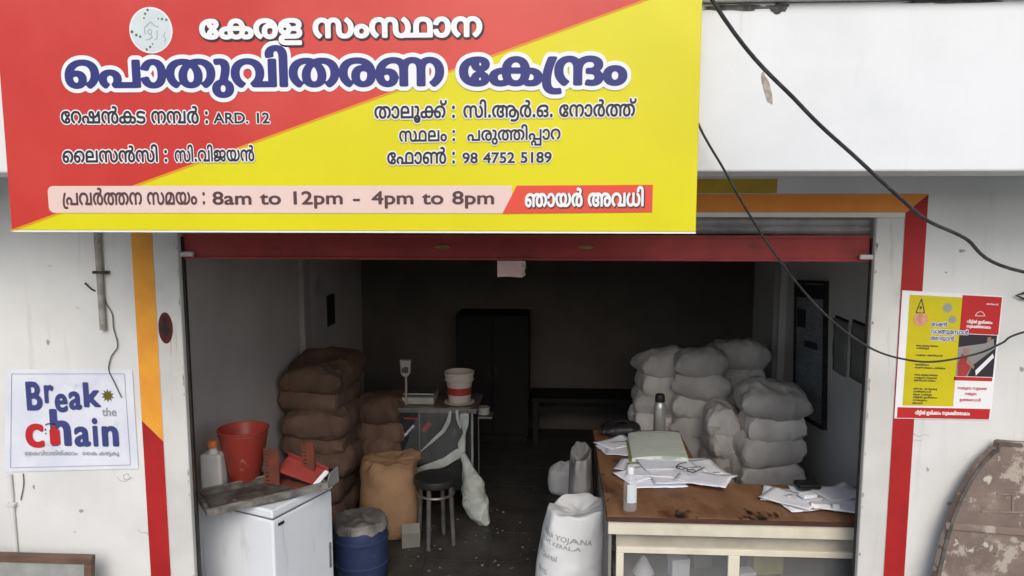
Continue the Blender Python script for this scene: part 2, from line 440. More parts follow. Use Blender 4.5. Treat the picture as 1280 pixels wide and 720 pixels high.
1047, 0, 1047, 299, 1046, 364, 1002, 435, 957, 456, 914, 475, 796, 494, 715, 494, 570, 494, 360, 427, 246, 312, 247, 239, 247, 228, 246, 172, 306, 96, 412, 58, 485, 58, 534, 58, 610, 81, 654, 125,
655, 157, 654, 207, 550, 258, 467, 258, 388, 258, 248, 218, 191, 186, 161, 248, 218, 284, 398, 328, 497, 328, 592, 328, 738, 290, 820, 217, 821, 165, 820, 110, 736, 30, 584, -12, 481, -12, 376, -12,
194, 40, 84, 152, 85, 241, 84, 347, 254, 491, 540, 566]]],
3364: [1014, [[1015, -12, 884, -12, 700, 44, 606, 148, 607, 219, 606, 285, 694, 392, 846, 476, 943, 504, 973, 520, 1060, 545, 1246, 566, 1357, 566, 1506, 566, 1728, 522, 1876, 444, 1950, 340, 1951,
281, 1950, 211, 1866, 102, 1722, 20, 1629, -9, 1531, 54, 1596, 74, 1706, 133, 1772, 216, 1773, 271, 1772, 337, 1672, 439, 1478, 497, 1337, 497, 1276, 497, 1174, 491, 1125, 482, 1063, 467, 986, 449,
858, 379, 782, 282, 783, 221, 782, 157, 848, 86, 954, 58, 1015, 58, 1076, 58, 1182, 85, 1246, 156, 1247, 221, 1246, 277, 1170, 377, 1038, 453, 951, 473, 909, 483, 862, 491, 774, 497, 719, 497, 568,
497, 362, 439, 256, 338, 257, 273, 256, 221, 316, 139, 426, 77, 501, 54, 401, -9, 314, 16, 168, 95, 78, 206, 79, 277, 78, 339, 160, 444, 320, 522, 552, 566, 703, 566, 800, 566, 966, 546, 1049, 523,
1099, 503, 1238, 463, 1422, 315, 1423, 219, 1422, 148, 1328, 44, 1146, -12]]],
3366: [641, [[747, 566, 890, 566, 1084, 525, 1182, 455, 1183, 411, 1182, 363, 1086, 296, 979, 274, 971, 280, 1084, 264, 1204, 191, 1205, 143, 1204, 70, 1004, -11, 827, -11, 754, -11, 650, -4, 611, 0,
647, 69, 690, 65, 770, 59, 813, 59, 916, 59, 1030, 98, 1031, 144, 1030, 163, 1002, 197, 971, 210, 938, 224, 842, 240, 737, 240, 645, 240, 645, 310, 735, 310, 810, 310, 926, 324, 961, 341, 984, 352,
1008, 382, 1009, 403, 1008, 448, 868, 494, 743, 494, 580, 494, 376, 421, 280, 296, 281, 217, 280, 165, 304, 57, 331, 9, 167, -4, 136, 45, 104, 167, 105, 219, 104, 322, 246, 478, 532, 566]]],
3367: [911, [[1247, -12, 1154, -12, 1022, 15, 932, 61, 899, 89, 925, 88, 862, 36, 692, -12, 563, -12, 408, -12, 192, 61, 78, 186, 79, 262, 78, 328, 150, 434, 288, 523, 389, 562, 497, 501, 426, 476,
316, 409, 254, 321, 255, 262, 254, 205, 330, 113, 470, 60, 565, 60, 646, 60, 752, 90, 785, 118, 810, 141, 826, 204, 827, 263, 827, 554, 999, 554, 999, 263, 998, 206, 1016, 141, 1043, 118, 1076, 89,
1180, 60, 1255, 60, 1346, 60, 1488, 113, 1568, 204, 1569, 262, 1568, 323, 1504, 412, 1394, 477, 1329, 499, 1445, 562, 1530, 528, 1666, 444, 1744, 335, 1745, 262, 1744, 182, 1622, 58, 1400, -12]]],
3368: [911, [[577, 566, 668, 566, 800, 539, 892, 494, 925, 465, 899, 466, 960, 518, 1132, 566, 1261, 566, 1414, 566, 1630, 493, 1744, 369, 1745, 292, 1744, 226, 1672, 120, 1534, 31, 1435, -8, 1327,
53, 1396, 78, 1506, 145, 1568, 234, 1569, 292, 1568, 350, 1492, 441, 1352, 494, 1259, 494, 1176, 494, 1070, 465, 1039, 436, 1012, 414, 996, 350, 997, 291, 997, 0, 825, 0, 825, 291, 824, 348, 808, 414,
781, 436, 746, 465, 642, 494, 569, 494, 476, 494, 334, 441, 254, 350, 255, 292, 254, 232, 320, 142, 428, 78, 495, 55, 379, -8, 292, 27, 156, 110, 78, 219, 79, 292, 78, 373, 200, 496, 424, 566]]],
3370: [896, [[459, 346, 594, 346, 768, 295, 854, 216, 855, 173, 854, 133, 802, 71, 765, 57, 715, 70, 1479, 70, 1479, 554, 1651, 554, 1651, 0, 657, 0, 599, 52, 638, 72, 686, 121, 687, 158, 686, 212,
570, 276, 459, 276, 388, 276, 286, 245, 232, 195, 233, 164, 232, 130, 288, 74, 351, 51, 259, -7, 174, 24, 64, 109, 65, 166, 64, 219, 162, 300, 340, 346]]],
3371: [1129, [[459, 346, 594, 346, 768, 295, 854, 216, 855, 173, 854, 133, 802, 71, 765, 57, 715, 70, 1269, 70, 1269, 0, 657, 0, 599, 52, 638, 72, 686, 121, 687, 158, 686, 212, 570, 276, 459, 276,
388, 276, 286, 245, 232, 195, 233, 164, 232, 130, 288, 73, 351, 51, 259, -7, 172, 23, 64, 109, 65, 166, 64, 219, 162, 300, 340, 346], [1633, 566, 1756, 566, 1940, 532, 2003, 501, 2070, 468, 2132, 370,
2133, 292, 2133, 0, 1147, 0, 1147, 292, 1146, 347, 1174, 424, 1232, 480, 1277, 502, 1338, 532, 1516, 566], [1635, 494, 1560, 494, 1446, 471, 1407, 451, 1364, 429, 1318, 354, 1319, 279, 1319, 70, 1961,
70, 1961, 271, 1960, 345, 1912, 429, 1869, 451, 1828, 471, 1716, 494]]],
3374: [723, [[709, 566, 866, 566, 1092, 529, 1167, 494, 1222, 469, 1292, 405, 1326, 321, 1327, 266, 1327, 0, 121, 0, 121, 268, 120, 320, 154, 403, 224, 468, 277, 493, 350, 528, 560, 566], [615, 495,
530, 495, 402, 453, 363, 418, 330, 390, 292, 309, 293, 249, 293, 68, 303, 68, 438, 119, 650, 231, 772, 347, 773, 402, 772, 430, 738, 471, 670, 495], [945, 393, 944, 334, 836, 220, 636, 105, 499, 45,
495, 65, 552, 67, 664, 70, 721, 70, 1155, 70, 1155, 249, 1154, 323, 1096, 421, 964, 480, 857, 494, 861, 501, 898, 479, 944, 430]]],
3375: [1035, [[1323, -12, 1242, -12, 1070, 6, 987, 29, 974, 32, 936, 40, 927, 43, 816, 82, 684, 176, 624, 282, 625, 338, 624, 378, 664, 446, 699, 473, 713, 484, 752, 511, 858, 547, 982, 566, 1051,
566, 1248, 566, 1468, 439, 1469, 332, 1468, 242, 1316, 97, 1187, 53, 1170, 47, 1140, 38, 1121, 33, 1036, 9, 852, -12, 753, -12, 592, -12, 342, 40, 168, 133, 78, 260, 79, 335, 78, 405, 184, 508, 380,
566, 513, 566, 628, 566, 788, 525, 843, 490, 725, 431, 698, 457, 596, 496, 515, 496, 438, 496, 320, 460, 252, 387, 253, 333, 252, 261, 368, 135, 596, 56, 767, 56, 808, 56, 896, 61, 939, 66, 960, 70,
1008, 78, 1029, 82, 1098, 100, 1218, 169, 1294, 269, 1295, 332, 1294, 392, 1226, 464, 1114, 496, 1051, 496, 974, 496, 860, 458, 798, 385, 799, 332, 798, 279, 864, 178, 986, 100, 1069, 78, 1088, 74,
1120, 73, 1141, 69, 1174, 64, 1270, 56, 1323, 56, 1488, 56, 1704, 124, 1812, 240, 1813, 312, 1812, 371, 1736, 477, 1667, 519, 1805, 566, 1896, 512, 1986, 383, 1987, 314, 1986, 243, 1900, 123, 1730,
36, 1482, -12]]],
3376: [736, [[729, 566, 894, 566, 1144, 518, 1310, 430, 1394, 312, 1395, 242, 1394, 153, 1282, 40, 1090, -12, 971, -12, 840, -12, 668, 46, 582, 141, 583, 196, 582, 291, 786, 404, 959, 404, 1070, 404,
1236, 346, 1332, 256, 1337, 206, 1287, 209, 1272, 240, 1194, 297, 1072, 334, 993, 334, 866, 334, 750, 259, 751, 198, 750, 156, 794, 93, 892, 58, 971, 58, 1052, 58, 1166, 96, 1228, 180, 1229, 248,
1228, 250, 1222, 290, 1215, 310, 1212, 315, 1212, 331, 1209, 335, 1190, 378, 1070, 450, 870, 494, 729, 494, 584, 494, 372, 442, 256, 344, 257, 273, 256, 221, 316, 139, 426, 77, 501, 54, 401, -9, 314,
16, 168, 95, 78, 206, 79, 277, 78, 333, 154, 437, 312, 519, 558, 566]]],
3377: [674, [[683, 566, 830, 566, 1052, 522, 1198, 444, 1270, 340, 1271, 281, 1270, 211, 1186, 102, 1042, 20, 949, -9, 851, 54, 916, 74, 1026, 134, 1092, 218, 1093, 271, 1092, 337, 996, 437, 810, 494,
677, 494, 544, 494, 356, 435, 256, 335, 257, 273, 256, 221, 316, 139, 426, 77, 501, 54, 401, -8, 314, 16, 168, 95, 78, 206, 79, 277, 78, 339, 156, 444, 310, 522, 536, 566]]],
3378: [859, [[1577, 554, 1577, 0, 127, 0, 127, 313, 126, 387, 192, 475, 253, 504, 316, 535, 494, 566, 611, 566, 730, 566, 908, 536, 967, 507, 1030, 476, 1088, 383, 1089, 322, 1089, 222, 299, 222, 299,
70, 1405, 70, 1405, 554], [609, 496, 446, 496, 298, 413, 299, 321, 299, 292, 917, 292, 917, 320, 916, 415, 768, 496]]],
3379: [724, [[797, 496, 680, 496, 496, 476, 358, 440, 266, 395, 245, 369, 242, 365, 248, 354, 247, 351, 240, 340, 234, 320, 235, 312, 234, 250, 324, 183, 419, 183, 508, 183, 590, 235, 591, 270, 590,
292, 558, 328, 486, 350, 429, 350, 336, 350, 218, 298, 179, 271, 133, 329, 164, 349, 258, 389, 382, 416, 459, 416, 562, 416, 694, 375, 756, 309, 757, 270, 756, 230, 684, 159, 536, 115, 421, 115, 318,
115, 164, 161, 80, 250, 81, 313, 80, 367, 174, 460, 358, 528, 626, 566, 799, 566, 988, 566, 1230, 529, 1346, 456, 1347, 402, 1346, 368, 1292, 313, 1176, 274, 1083, 263, 895, 279, 895, 310, 909, 310,
978, 310, 1074, 318, 1109, 331, 1144, 345, 1172, 375, 1173, 396, 1172, 427, 1098, 471, 934, 496], [1371, 144, 1370, 113, 1324, 60, 1283, 42, 1250, 28, 1166, 9, 1042, 0, 947, 0, 523, 0, 440, 0, 356,
-6, 333, -13, 300, -20, 272, -46, 273, -62, 272, -77, 292, -102, 319, -110, 344, -119, 434, -129, 519, -129, 1335, -129, 1335, -201, 511, -201, 406, -201, 262, -185, 213, -170, 156, -153, 100, -101,
101, -68, 100, -33, 150, 22, 207, 40, 234, 50, 306, 63, 406, 70, 477, 70, 931, 70, 1012, 70, 1118, 80, 1149, 93, 1172, 103, 1196, 132, 1197, 154, 1196, 174, 1164, 206, 1131, 218, 1100, 228, 1010, 240,
933, 240, 895, 240, 895, 293, 1105, 285, 1242, 272, 1370, 196]]],
3380: [654, [[527, 404, 526, 472, 706, 566, 883, 566, 1010, 566, 1164, 514, 1234, 434, 1235, 392, 1234, 325, 1104, 215, 866, 150, 703, 150, 661, 150, 460, 150, 200, 216, 74, 330, 75, 401, 74, 439,
122, 522, 183, 566, 317, 529, 272, 491, 246, 433, 247, 404, 246, 340, 352, 258, 540, 219, 665, 219, 703, 219, 818, 219, 978, 267, 1062, 348, 1063, 397, 1062, 436, 984, 497, 879, 497, 814, 497, 732,
472, 694, 430, 695, 403, 694, 361, 748, 293, 816, 229, 870, 163, 871, 123, 870, 94, 820, 31, 680, -12, 545, -12, 470, -12, 306, 5, 225, 27, 287, 94, 340, 78, 470, 59, 543, 59, 642, 59, 704, 98, 705,
126, 704, 164, 650, 227, 580, 288, 526, 358]]],
3381: [958, [[683, 566, 830, 566, 1052, 522, 1198, 444, 1270, 340, 1271, 281, 1270, 228, 1218, 146, 1134, 81, 1083, 53, 1035, 70, 1603, 70, 1603, 554, 1775, 554, 1775, 0, 935, 0, 867, 59, 924, 79,
1028, 137, 1092, 218, 1093, 271, 1092, 337, 996, 437, 810, 494, 675, 494, 542, 494, 356, 435, 256, 335, 257, 273, 256, 221, 316, 139, 426, 77, 501, 54, 401, -9, 314, 16, 168, 95, 78, 206, 79, 277, 78,
339, 156, 444, 310, 522, 536, 566]]],
3383: [1149, [[459, 346, 594, 346, 768, 295, 854, 216, 855, 173, 854, 133, 802, 71, 765, 57, 715, 70, 1355, 70, 1385, 0, 657, 0, 599, 52, 638, 72, 686, 121, 687, 158, 686, 212, 570, 276, 459, 276,
388, 276, 286, 245, 232, 195, 233, 164, 232, 130, 288, 74, 351, 51, 259, -7, 174, 24, 64, 109, 65, 166, 64, 219, 162, 300, 340, 346], [1317, 0, 1317, 381, 1316, 411, 1300, 459, 1277, 473, 1260, 483,
1212, 496, 1173, 496, 1110, 496, 1038, 457, 1039, 418, 1038, 388, 1088, 336, 1210, 304, 1317, 304, 1367, 304, 1490, 304, 1682, 348, 1830, 421, 1944, 509, 1989, 554, 2157, 554, 2157, 0], [1181, 566,
1246, 566, 1348, 551, 1387, 536, 1438, 516, 1488, 447, 1489, 386, 1489, 70, 1985, 70, 1985, 329, 1984, 346, 1986, 392, 1990, 434, 1995, 445, 1999, 443, 1944, 378, 1758, 285, 1522, 235, 1393, 235,
1331, 235, 1168, 235, 962, 284, 866, 367, 867, 417, 866, 455, 938, 523, 1078, 566]]],
3384: [1223, [[1255, 566, 1342, 566, 1486, 537, 1537, 507, 1564, 491, 1610, 447, 1638, 369, 1639, 303, 1639, 269, 1638, 214, 1660, 132, 1693, 106, 1720, 85, 1812, 60, 1899, 60, 1988, 60, 2120, 111,
2192, 204, 2193, 266, 2192, 323, 2130, 412, 2022, 480, 1953, 504, 2059, 566, 2160, 527, 2298, 438, 2368, 331, 2369, 263, 2368, 177, 2252, 53, 2038, -12, 1891, -12, 1776, -12, 1620, 21, 1569, 51, 1530,
73, 1484, 126, 1464, 197, 1465, 246, 1465, 295, 1464, 365, 1434, 439, 1399, 460, 1372, 477, 1290, 494, 1231, 494, 1174, 494, 1090, 474, 1063, 457, 1028, 436, 996, 371, 997, 309, 997, 0, 825, 0, 825,
292, 824, 348, 808, 414, 781, 436, 746, 465, 640, 494, 569, 494, 476, 494, 334, 441, 254, 350, 255, 292, 254, 232, 320, 142, 428, 78, 495, 55, 379, -8, 292, 27, 156, 110, 78, 219, 79, 292, 78, 368,
194, 492, 416, 566, 577, 566, 706, 566, 862, 515, 919, 472, 909, 473, 964, 520, 1136, 566]]],
3390: [504, [[927, 279, 926, 221, 880, 117, 772, 35, 594, -12, 463, -12, 360, -12, 210, 21, 108, 75, 48, 139, 35, 169, 209, 186, 222, 159, 276, 99, 378, 58, 461, 58, 566, 58, 692, 114, 750, 213, 751,
278, 750, 343, 692, 441, 568, 496, 471, 496, 392, 496, 288, 455, 228, 397, 215, 370, 43, 387, 60, 419, 126, 482, 230, 534, 380, 566, 483, 566, 606, 566, 776, 519, 880, 438, 926, 335]]],
3391: [228, [[-67, 843, 8, 843, 122, 827, 167, 810, 222, 789, 286, 732, 314, 641, 315, 567, 315, 0, 143, 0, 143, 542, 142, 594, 132, 670, 106, 723, 83, 739, 58, 755, -12, 773, -63, 773, -108, 773,
-194, 754, -250, 713, -249, 678, -250, 669, -244, 650, -241, 641, -409, 626, -414, 638, -422, 663, -421, 674, -422, 731, -324, 806, -162, 843]]],
3392: [228, [[-217, 843, -134, 843, 40, 827, 119, 803, 232, 768, 314, 644, 315, 542, 315, 0, 143, 0, 143, 525, 142, 565, 136, 627, 118, 677, 101, 696, 56, 746, -106, 779, -233, 779, -282, 779, -366,
762, -418, 730, -417, 706, -418, 682, -358, 645, -289, 645, -214, 645, -154, 686, -153, 711, -154, 734, -194, 777, -231, 790, -47, 770, -32, 760, -14, 726, -13, 706, -14, 672, -68, 614, -192, 578,
-297, 578, -370, 578, -496, 608, -574, 666, -573, 708, -574, 747, -490, 808, -330, 843]]],
3393: [332, [[311, -227, 142, -227, -52, -130, -51, -53, -52, -2, 40, 76, 204, 120, 309, 120, 416, 120, 578, 78, 670, 1, 671, -53, 670, -106, 578, -184, 416, -227], [311, -161, 392, -161, 506, -107,
507, -53, 506, 0, 394, 54, 309, 54, 224, 54, 112, 0, 113, -54, 112, -106, 226, -161], [209, 566, 328, 566, 466, 521, 524, 445, 525, 400, 524, 339, 454, 172, 399, 84, 239, 99, 288, 185, 348, 330, 349,
395, 348, 437, 282, 494, 189, 494, 156, 494, 90, 489, 69, 486, 35, 555, 66, 560, 158, 566]]],
3394: [332, [[309, -227, 140, -227, -52, -130, -51, -53, -52, -2, 40, 76, 202, 120, 309, 120, 414, 120, 578, 78, 670, 1, 671, -53, 670, -106, 578, -184, 414, -227], [307, 57, 212, 57, 80, 2, 81, -54,
80, -109, 210, -164, 309, -164, 402, -164, 536, -108, 537, -53, 536, 2, 402, 57], [309, -98, 194, -98, 82, -33, 83, 19, 82, 36, 124, 74, 163, 97, 249, 68, 212, 61, 180, 33, 181, 21, 180, 5, 210, -18,
268, -30, 311, -30, 348, -30, 402, -18, 434, 5, 435, 21, 434, 31, 404, 55, 371, 63, 457, 97, 498, 73, 538, 40, 539, 18, 538, -11, 494, -64, 394, -98], [209, 566, 328, 566, 466, 521, 524, 445, 525,
400, 524, 339, 454, 172, 399, 84, 239, 99, 288, 185, 348, 330, 349, 395, 348, 437, 282, 494, 189, 494, 156, 494, 90, 489, 69, 486, 35, 555, 66, 560, 158, 566]]],
3398: [715, [[475, -12, 370, -12, 188, 40, 78, 149, 79, 232, 78, 310, 180, 434, 362, 520, 606, 566, 749, 566, 904, 566, 1132, 522, 1280, 444, 1352, 340, 1353, 281, 1352, 211, 1268, 102, 1124, 20,
1031, -9, 933, 54, 998, 74, 1108, 134, 1174, 218, 1175, 271, 1174, 339, 1074, 439, 880, 494, 741, 494, 596, 494, 370, 425, 240, 305, 241, 228, 240, 171, 300, 95, 408, 58, 481, 58, 530, 58, 606, 81,
650, 126, 651, 158, 650, 206, 544, 258, 463, 258, 384, 258, 244, 219, 187, 187, 155, 248, 214, 284, 392, 328, 491, 328, 588, 328, 734, 290, 816, 217, 817, 165, 816, 110, 732, 30, 578, -12]]],
3399: [595, [[729, -12, 600, -12, 366, 22, 184, 93, 78, 204, 79, 281, 78, 355, 186, 463, 372, 533, 606, 566, 733, 566, 864, 566, 1034, 531, 1116, 470, 1117, 431, 1116, 388, 1040, 330, 914, 300, 843,
300, 736, 300, 608, 337, 554, 398, 555, 432, 554, 452, 576, 486, 589, 498, 775, 517, 736, 503, 696, 457, 697, 434, 696, 412, 758, 365, 835, 365, 900, 365, 960, 404, 961, 429, 960, 467, 850, 503, 779,
503, 750, 503, 698, 503, 671, 501, 540, 496, 354, 440, 256, 345, 257, 280, 256, 217, 356, 117, 540, 58, 665, 54, 688, 53, 738, 51, 761, 51, 812, 51, 898, 67, 950, 101, 951, 127, 950, 152, 890, 190,
823, 190, 746, 190, 684, 144, 685, 121, 684, 97, 724, 53, 763, 39, 579, 58, 564, 69, 542, 104, 543, 126, 542, 160, 598, 218, 722, 255, 825, 255, 900, 255, 1028, 226, 1106, 168, 1107, 125, 1106, 86,
1024, 24, 856, -12]]],
3400: [1430, [[475, -12, 370, -12, 188, 40, 78, 149, 79, 232, 78, 310, 180, 434, 362, 520, 606, 566, 749, 566, 904, 566, 1132, 522, 1280, 444, 1352, 340, 1353, 281, 1352, 211, 1268, 102, 1124, 20,
1031, -9, 933, 54, 998, 74, 1108, 134, 1174, 218, 1175, 271, 1174, 339, 1074, 439, 880, 494, 741, 494, 596, 494, 370, 425, 240, 305, 241, 228, 240, 171, 300, 95, 408, 58, 481, 58, 530, 58, 606, 81,
650, 126, 651, 158, 650, 206, 544, 258, 463, 258, 384, 258, 244, 219, 187, 187, 155, 248, 214, 284, 392, 328, 491, 328, 588, 328, 734, 290, 816, 217, 817, 165, 816, 110, 732, 30, 578, -12], [1905,
-12, 1800, -12, 1618, 40, 1508, 149, 1509, 232, 1508, 310, 1610, 434, 1792, 520, 2036, 566, 2179, 566, 2334, 566, 2562, 522, 2710, 444, 2782, 340, 2783, 281, 2782, 211, 2698, 102, 2554, 20, 2461, -9,
2363, 54, 2428, 74, 2538, 134, 2604, 218, 2605, 271, 2604, 339, 2504, 439, 2310, 494, 2171, 494, 2026, 494, 1800, 425, 1670, 305, 1671, 228, 1670, 171, 1730, 95, 1838, 58, 1911, 58, 1960, 58, 2036,
81, 2080, 126, 2081, 158, 2080, 206, 1974, 258, 1893, 258, 1814, 258, 1674, 219, 1617, 187, 1585, 248, 1644, 284, 1822, 328, 1921, 328, 2018, 328, 2164, 290, 2246, 217, 2247, 165, 2246, 110, 2162, 30,
2008, -12]]],
3405: [0, [[-221, 591, -338, 591, -500, 632, -584, 704, -583, 752, -584, 770, -572, 806, -563, 818, -415, 804, -422, 794, -428, 767, -427, 755, -428, 720, -372, 677, -278, 659, -221, 659, -162, 659,
-70, 677, -16, 720, -15, 755, -16, 767, -22, 794, -27, 804, 121, 818, 128, 806, 140, 770, 141, 752, 140, 704, 56, 632, -106, 591]]],
3450: [1519, [[717, 566, 884, 566, 1084, 512, 1153, 469, 1125, 472, 1188, 519, 1370, 566, 1481, 566, 1614, 566, 1784, 515, 1849, 465, 1823, 443, 1911, 288, 1911, 0, 1739, 0, 1739, 316, 1738, 371,
1708, 438, 1669, 459, 1638, 476, 1546, 494, 1479, 494, 1416, 494, 1324, 473, 1293, 456, 1254, 435, 1218, 369, 1219, 307, 1219, 0, 1047, 0, 1047, 299, 1046, 364, 1002, 435, 957, 456, 914, 475, 796,
494, 715, 494, 570, 494, 360, 427, 246, 312, 247, 239, 247, 228, 246, 172, 306, 96, 412, 58, 485, 58, 534, 58, 610, 81, 654, 125, 655, 157, 654, 207, 550, 258, 467, 258, 388, 258, 248, 218, 191, 186,
161, 248, 218, 284, 398, 328, 497, 328, 592, 328, 738, 290, 820, 217, 821, 165, 820, 110, 736, 30, 584, -12, 481, -12, 376, -12, 194, 40, 84, 152, 85, 241, 84, 347, 254, 491, 540, 566], [2559, -12,
2430, -12, 2252, 41, 2160, 144, 2161, 217, 2160, 275, 2234, 374, 2364, 462, 2449, 501, 2507, 532, 2564, 558, 2646, 616, 2647, 651, 2646, 678, 2574, 720, 2491, 720, 2446, 720, 2366, 714, 2341, 709,
2303, 778, 2336, 783, 2452, 792, 2517, 792, 2636, 792, 2768, 749, 2820, 691, 2821, 668, 2820, 616, 2714, 534, 2621, 491, 2581, 464, 2496, 429, 2388, 348, 2336, 261, 2337, 215, 2336, 154, 2398, 85,
2500, 58, 2559, 58, 2668, 58, 2782, 137, 2783, 215, 2782, 267, 2718, 368, 2590, 450, 2491, 473, 2446, 484, 2350, 494, 2293, 494, 2186, 494, 2056, 472, 2017, 452, 1982, 435, 1934, 389, 1910, 320, 1911,
266, 1911, 100, 1759, 100, 1759, 292, 1811, 451, 1856, 489, 1996, 540, 2176, 566, 2285, 566, 2368, 566, 2512, 550, 2581, 533, 2590, 531, 2610, 525, 2619, 523, 2736, 490, 2888, 391, 2960, 277, 2961,
221, 2960, 112, 2754, -12]]],
3451: [1062, [[577, 566, 664, 566, 800, 542, 904, 494, 945, 457, 997, 227, 997, 0, 825, 0, 825, 282, 824, 347, 808, 414, 781, 436, 746, 465, 642, 494, 569, 494, 476, 494, 334, 441, 254, 350, 255, 292,
254, 232, 320, 142, 428, 78, 495, 55, 379, -8, 292, 27, 156, 110, 78, 219, 79, 292, 78, 373, 200, 496, 424, 566], [1645, -12, 1516, -12, 1338, 41, 1246, 144, 1247, 217, 1246, 275, 1320, 374, 1450,
462, 1535, 501, 1593, 532, 1650, 558, 1732, 616, 1733, 651, 1732, 678, 1660, 720, 1577, 720, 1532, 720, 1452, 714, 1427, 709, 1389, 778, 1422, 783, 1538, 792, 1603, 792, 1722, 792, 1854, 749, 1906,
691, 1907, 668, 1906, 616, 1800, 534, 1707, 491, 1667, 464, 1582, 429, 1474, 348, 1422, 261, 1423, 215, 1422, 154, 1484, 85, 1586, 58, 1645, 58, 1754, 58, 1868, 137, 1869, 215, 1868, 267, 1804, 368,
1676, 450, 1577, 473, 1532, 484, 1436, 494, 1379, 494, 1272, 494, 1142, 472, 1103, 452, 1068, 435, 1020, 389, 996, 320, 997, 266, 997, 100, 845, 100, 845, 292, 897, 451, 942, 489, 1082, 540, 1262,
566, 1371, 566, 1454, 566, 1598, 550, 1667, 533, 1676, 531, 1696, 525, 1705, 523, 1822, 490, 1974, 391, 2046, 277, 2047, 221, 2046, 112, 1840, -12]]],
3452: [736, [[991, -12, 864, -12, 686, 41, 594, 144, 595, 217, 594, 275, 666, 374, 796, 462, 881, 501, 939, 532, 996, 558, 1080, 616, 1081, 651, 1080, 678, 1008, 720, 925, 720, 880, 720, 800, 714,
775, 709, 737, 778, 770, 783, 886, 792, 951, 792, 1070, 792, 1202, 749, 1254, 691, 1255, 668, 1254, 616, 1148, 534, 1055, 491, 1015, 464, 930, 429, 822, 348, 770, 261, 771, 215, 770, 154, 832, 85,
934, 58, 993, 58, 1102, 58, 1216, 137, 1217, 215, 1216, 254, 1180, 331, 1108, 400, 998, 456, 925, 473, 876, 484, 768, 495, 705, 495, 560, 495, 360, 436, 256, 335, 257, 273, 256, 221, 316, 139, 426,
77, 501, 54, 401, -9, 314, 16, 168, 95, 78, 206, 79, 277, 78, 339, 160, 444, 318, 522, 552, 566, 703, 566, 792, 566, 946, 550, 1015, 533, 1024, 531, 1044, 526, 1053, 523, 1170, 490, 1322, 391, 1394,
277, 1395, 221, 1394, 112, 1186, -12]]],
3453: [1198, [[1463, 566, 1550, 566, 1712, 557, 1860, 537, 1923, 519, 1969, 509, 2148, 463, 2318, 310, 2319, 221, 2318, 112, 2110, -12, 1915, -12, 1788, -12, 1610, 41, 1518, 144, 1519, 217, 1518, 275,
1590, 374, 1720, 462, 1805, 501, 1859, 530, 1916, 556, 2004, 616, 2005, 651, 2004, 678, 1932, 720, 1849, 720, 1804, 720, 1724, 714, 1699, 709, 1661, 778, 1694, 783, 1810, 792, 1877, 792, 1996, 792,
2126, 749, 2178, 691, 2179, 668, 2178, 616, 2072, 534, 1981, 491, 1939, 464, 1854, 429, 1746, 348, 1694, 261, 1695, 215, 1694, 154, 1756, 85, 1858, 58, 1917, 58, 2026, 58, 2140, 137, 2141, 215, 2140,
271, 2074, 365, 1942, 438, 1839, 461, 1805, 468, 1734, 481, 1562, 494, 1461, 494, 1368, 494, 1190, 481, 1109, 464, 1071, 456, 942, 426, 782, 312, 783, 221, 782, 157, 848, 86, 954, 58, 1015, 58, 1076,
58, 1182, 85, 1246, 156, 1247, 221, 1246, 277, 1170, 377, 1038, 453, 951, 473, 909, 483, 862, 491, 774, 497, 719, 497, 568, 497, 362, 438, 256, 337, 257, 273, 256, 221, 316, 139, 426, 77, 501, 54,
401, -9, 314, 16, 168, 95, 78, 206, 79, 277, 78, 339, 160, 444, 320, 522, 552, 566, 703, 566, 800, 566, 966, 547, 1049, 524, 1099, 503, 1238, 463, 1422, 315, 1423, 219, 1422, 148, 1328, 44, 1146, -12,
1015, -12, 884, -12, 700, 44, 606, 148, 607, 219, 606, 284, 686, 388, 830, 469, 925, 498, 977, 513, 1082, 542, 1318, 566]]],
3454: [1044, [[1567, 792, 1686, 792, 1818, 749, 1870, 691, 1871, 668, 1870, 616, 1764, 534, 1671, 491, 1631, 464, 1546, 429, 1438, 348, 1386, 261, 1387, 215, 1386, 154, 1448, 86, 1550, 58, 1609, 58,
1720, 58, 1832, 138, 1833, 215, 1832, 254, 1798, 330, 1728, 398, 1624, 454, 1553, 473, 1518, 483, 1416, 495, 1365, 495, 1290, 495, 1160, 476, 1119, 459, 1046, 431, 984, 332, 985, 263, 985, 246, 984,
197, 962, 126, 916, 73, 879, 51, 826, 21, 670, -12, 557, -12, 410, -12, 194, 53, 78, 177, 79, 263, 78, 331, 148, 438, 288, 527, 389, 566, 497, 504, 426, 480, 316, 412, 254, 322, 255, 265, 254, 203,
326, 111, 460, 60, 549, 60, 632, 60, 726, 85, 755, 106, 788, 132, 808, 222, 809, 265, 809, 280, 808, 367, 896, 473, 977, 507, 1052, 539, 1240, 566, 1355, 566, 1430, 566, 1570, 549, 1631, 535, 1671,
525, 1780, 493, 1932, 396, 2010, 281, 2011, 220, 2010, 112, 1804, -12, 1609, -12, 1480, -12, 1302, 41, 1210, 144, 1211, 217, 1210, 275, 1282, 374, 1412, 462, 1497, 501, 1555, 532, 1612, 558, 1696,
616, 1697, 651, 1696, 678, 1626, 720, 1541, 720, 1496, 720, 1416, 714, 1391, 709, 1353, 778, 1386, 783, 1502, 792]]],
100162: [244, [[503, 554, 420, 465, 314, 300, 262, 145, 263, 70, 262, 3, 324, -77, 452, -112, 547, -112, 572, -112, 630, -109, 667, -106, 685, -179, 630, -183, 552, -185, 509, -185, 364, -185, 178,
-125, 88, -11, 89, 68, 88, 147, 144, 307, 248, 471, 321, 554]]],
100163: [1506, [[1047, 566, 1206, 566, 1412, 491, 1512, 362, 1513, 279, 1512, 185, 1400, 55, 1192, -12, 1049, -12, 940, -12, 766, 25, 705, 62, 642, 99, 576, 208, 577, 279, 576, 413, 828, 566], [1047,
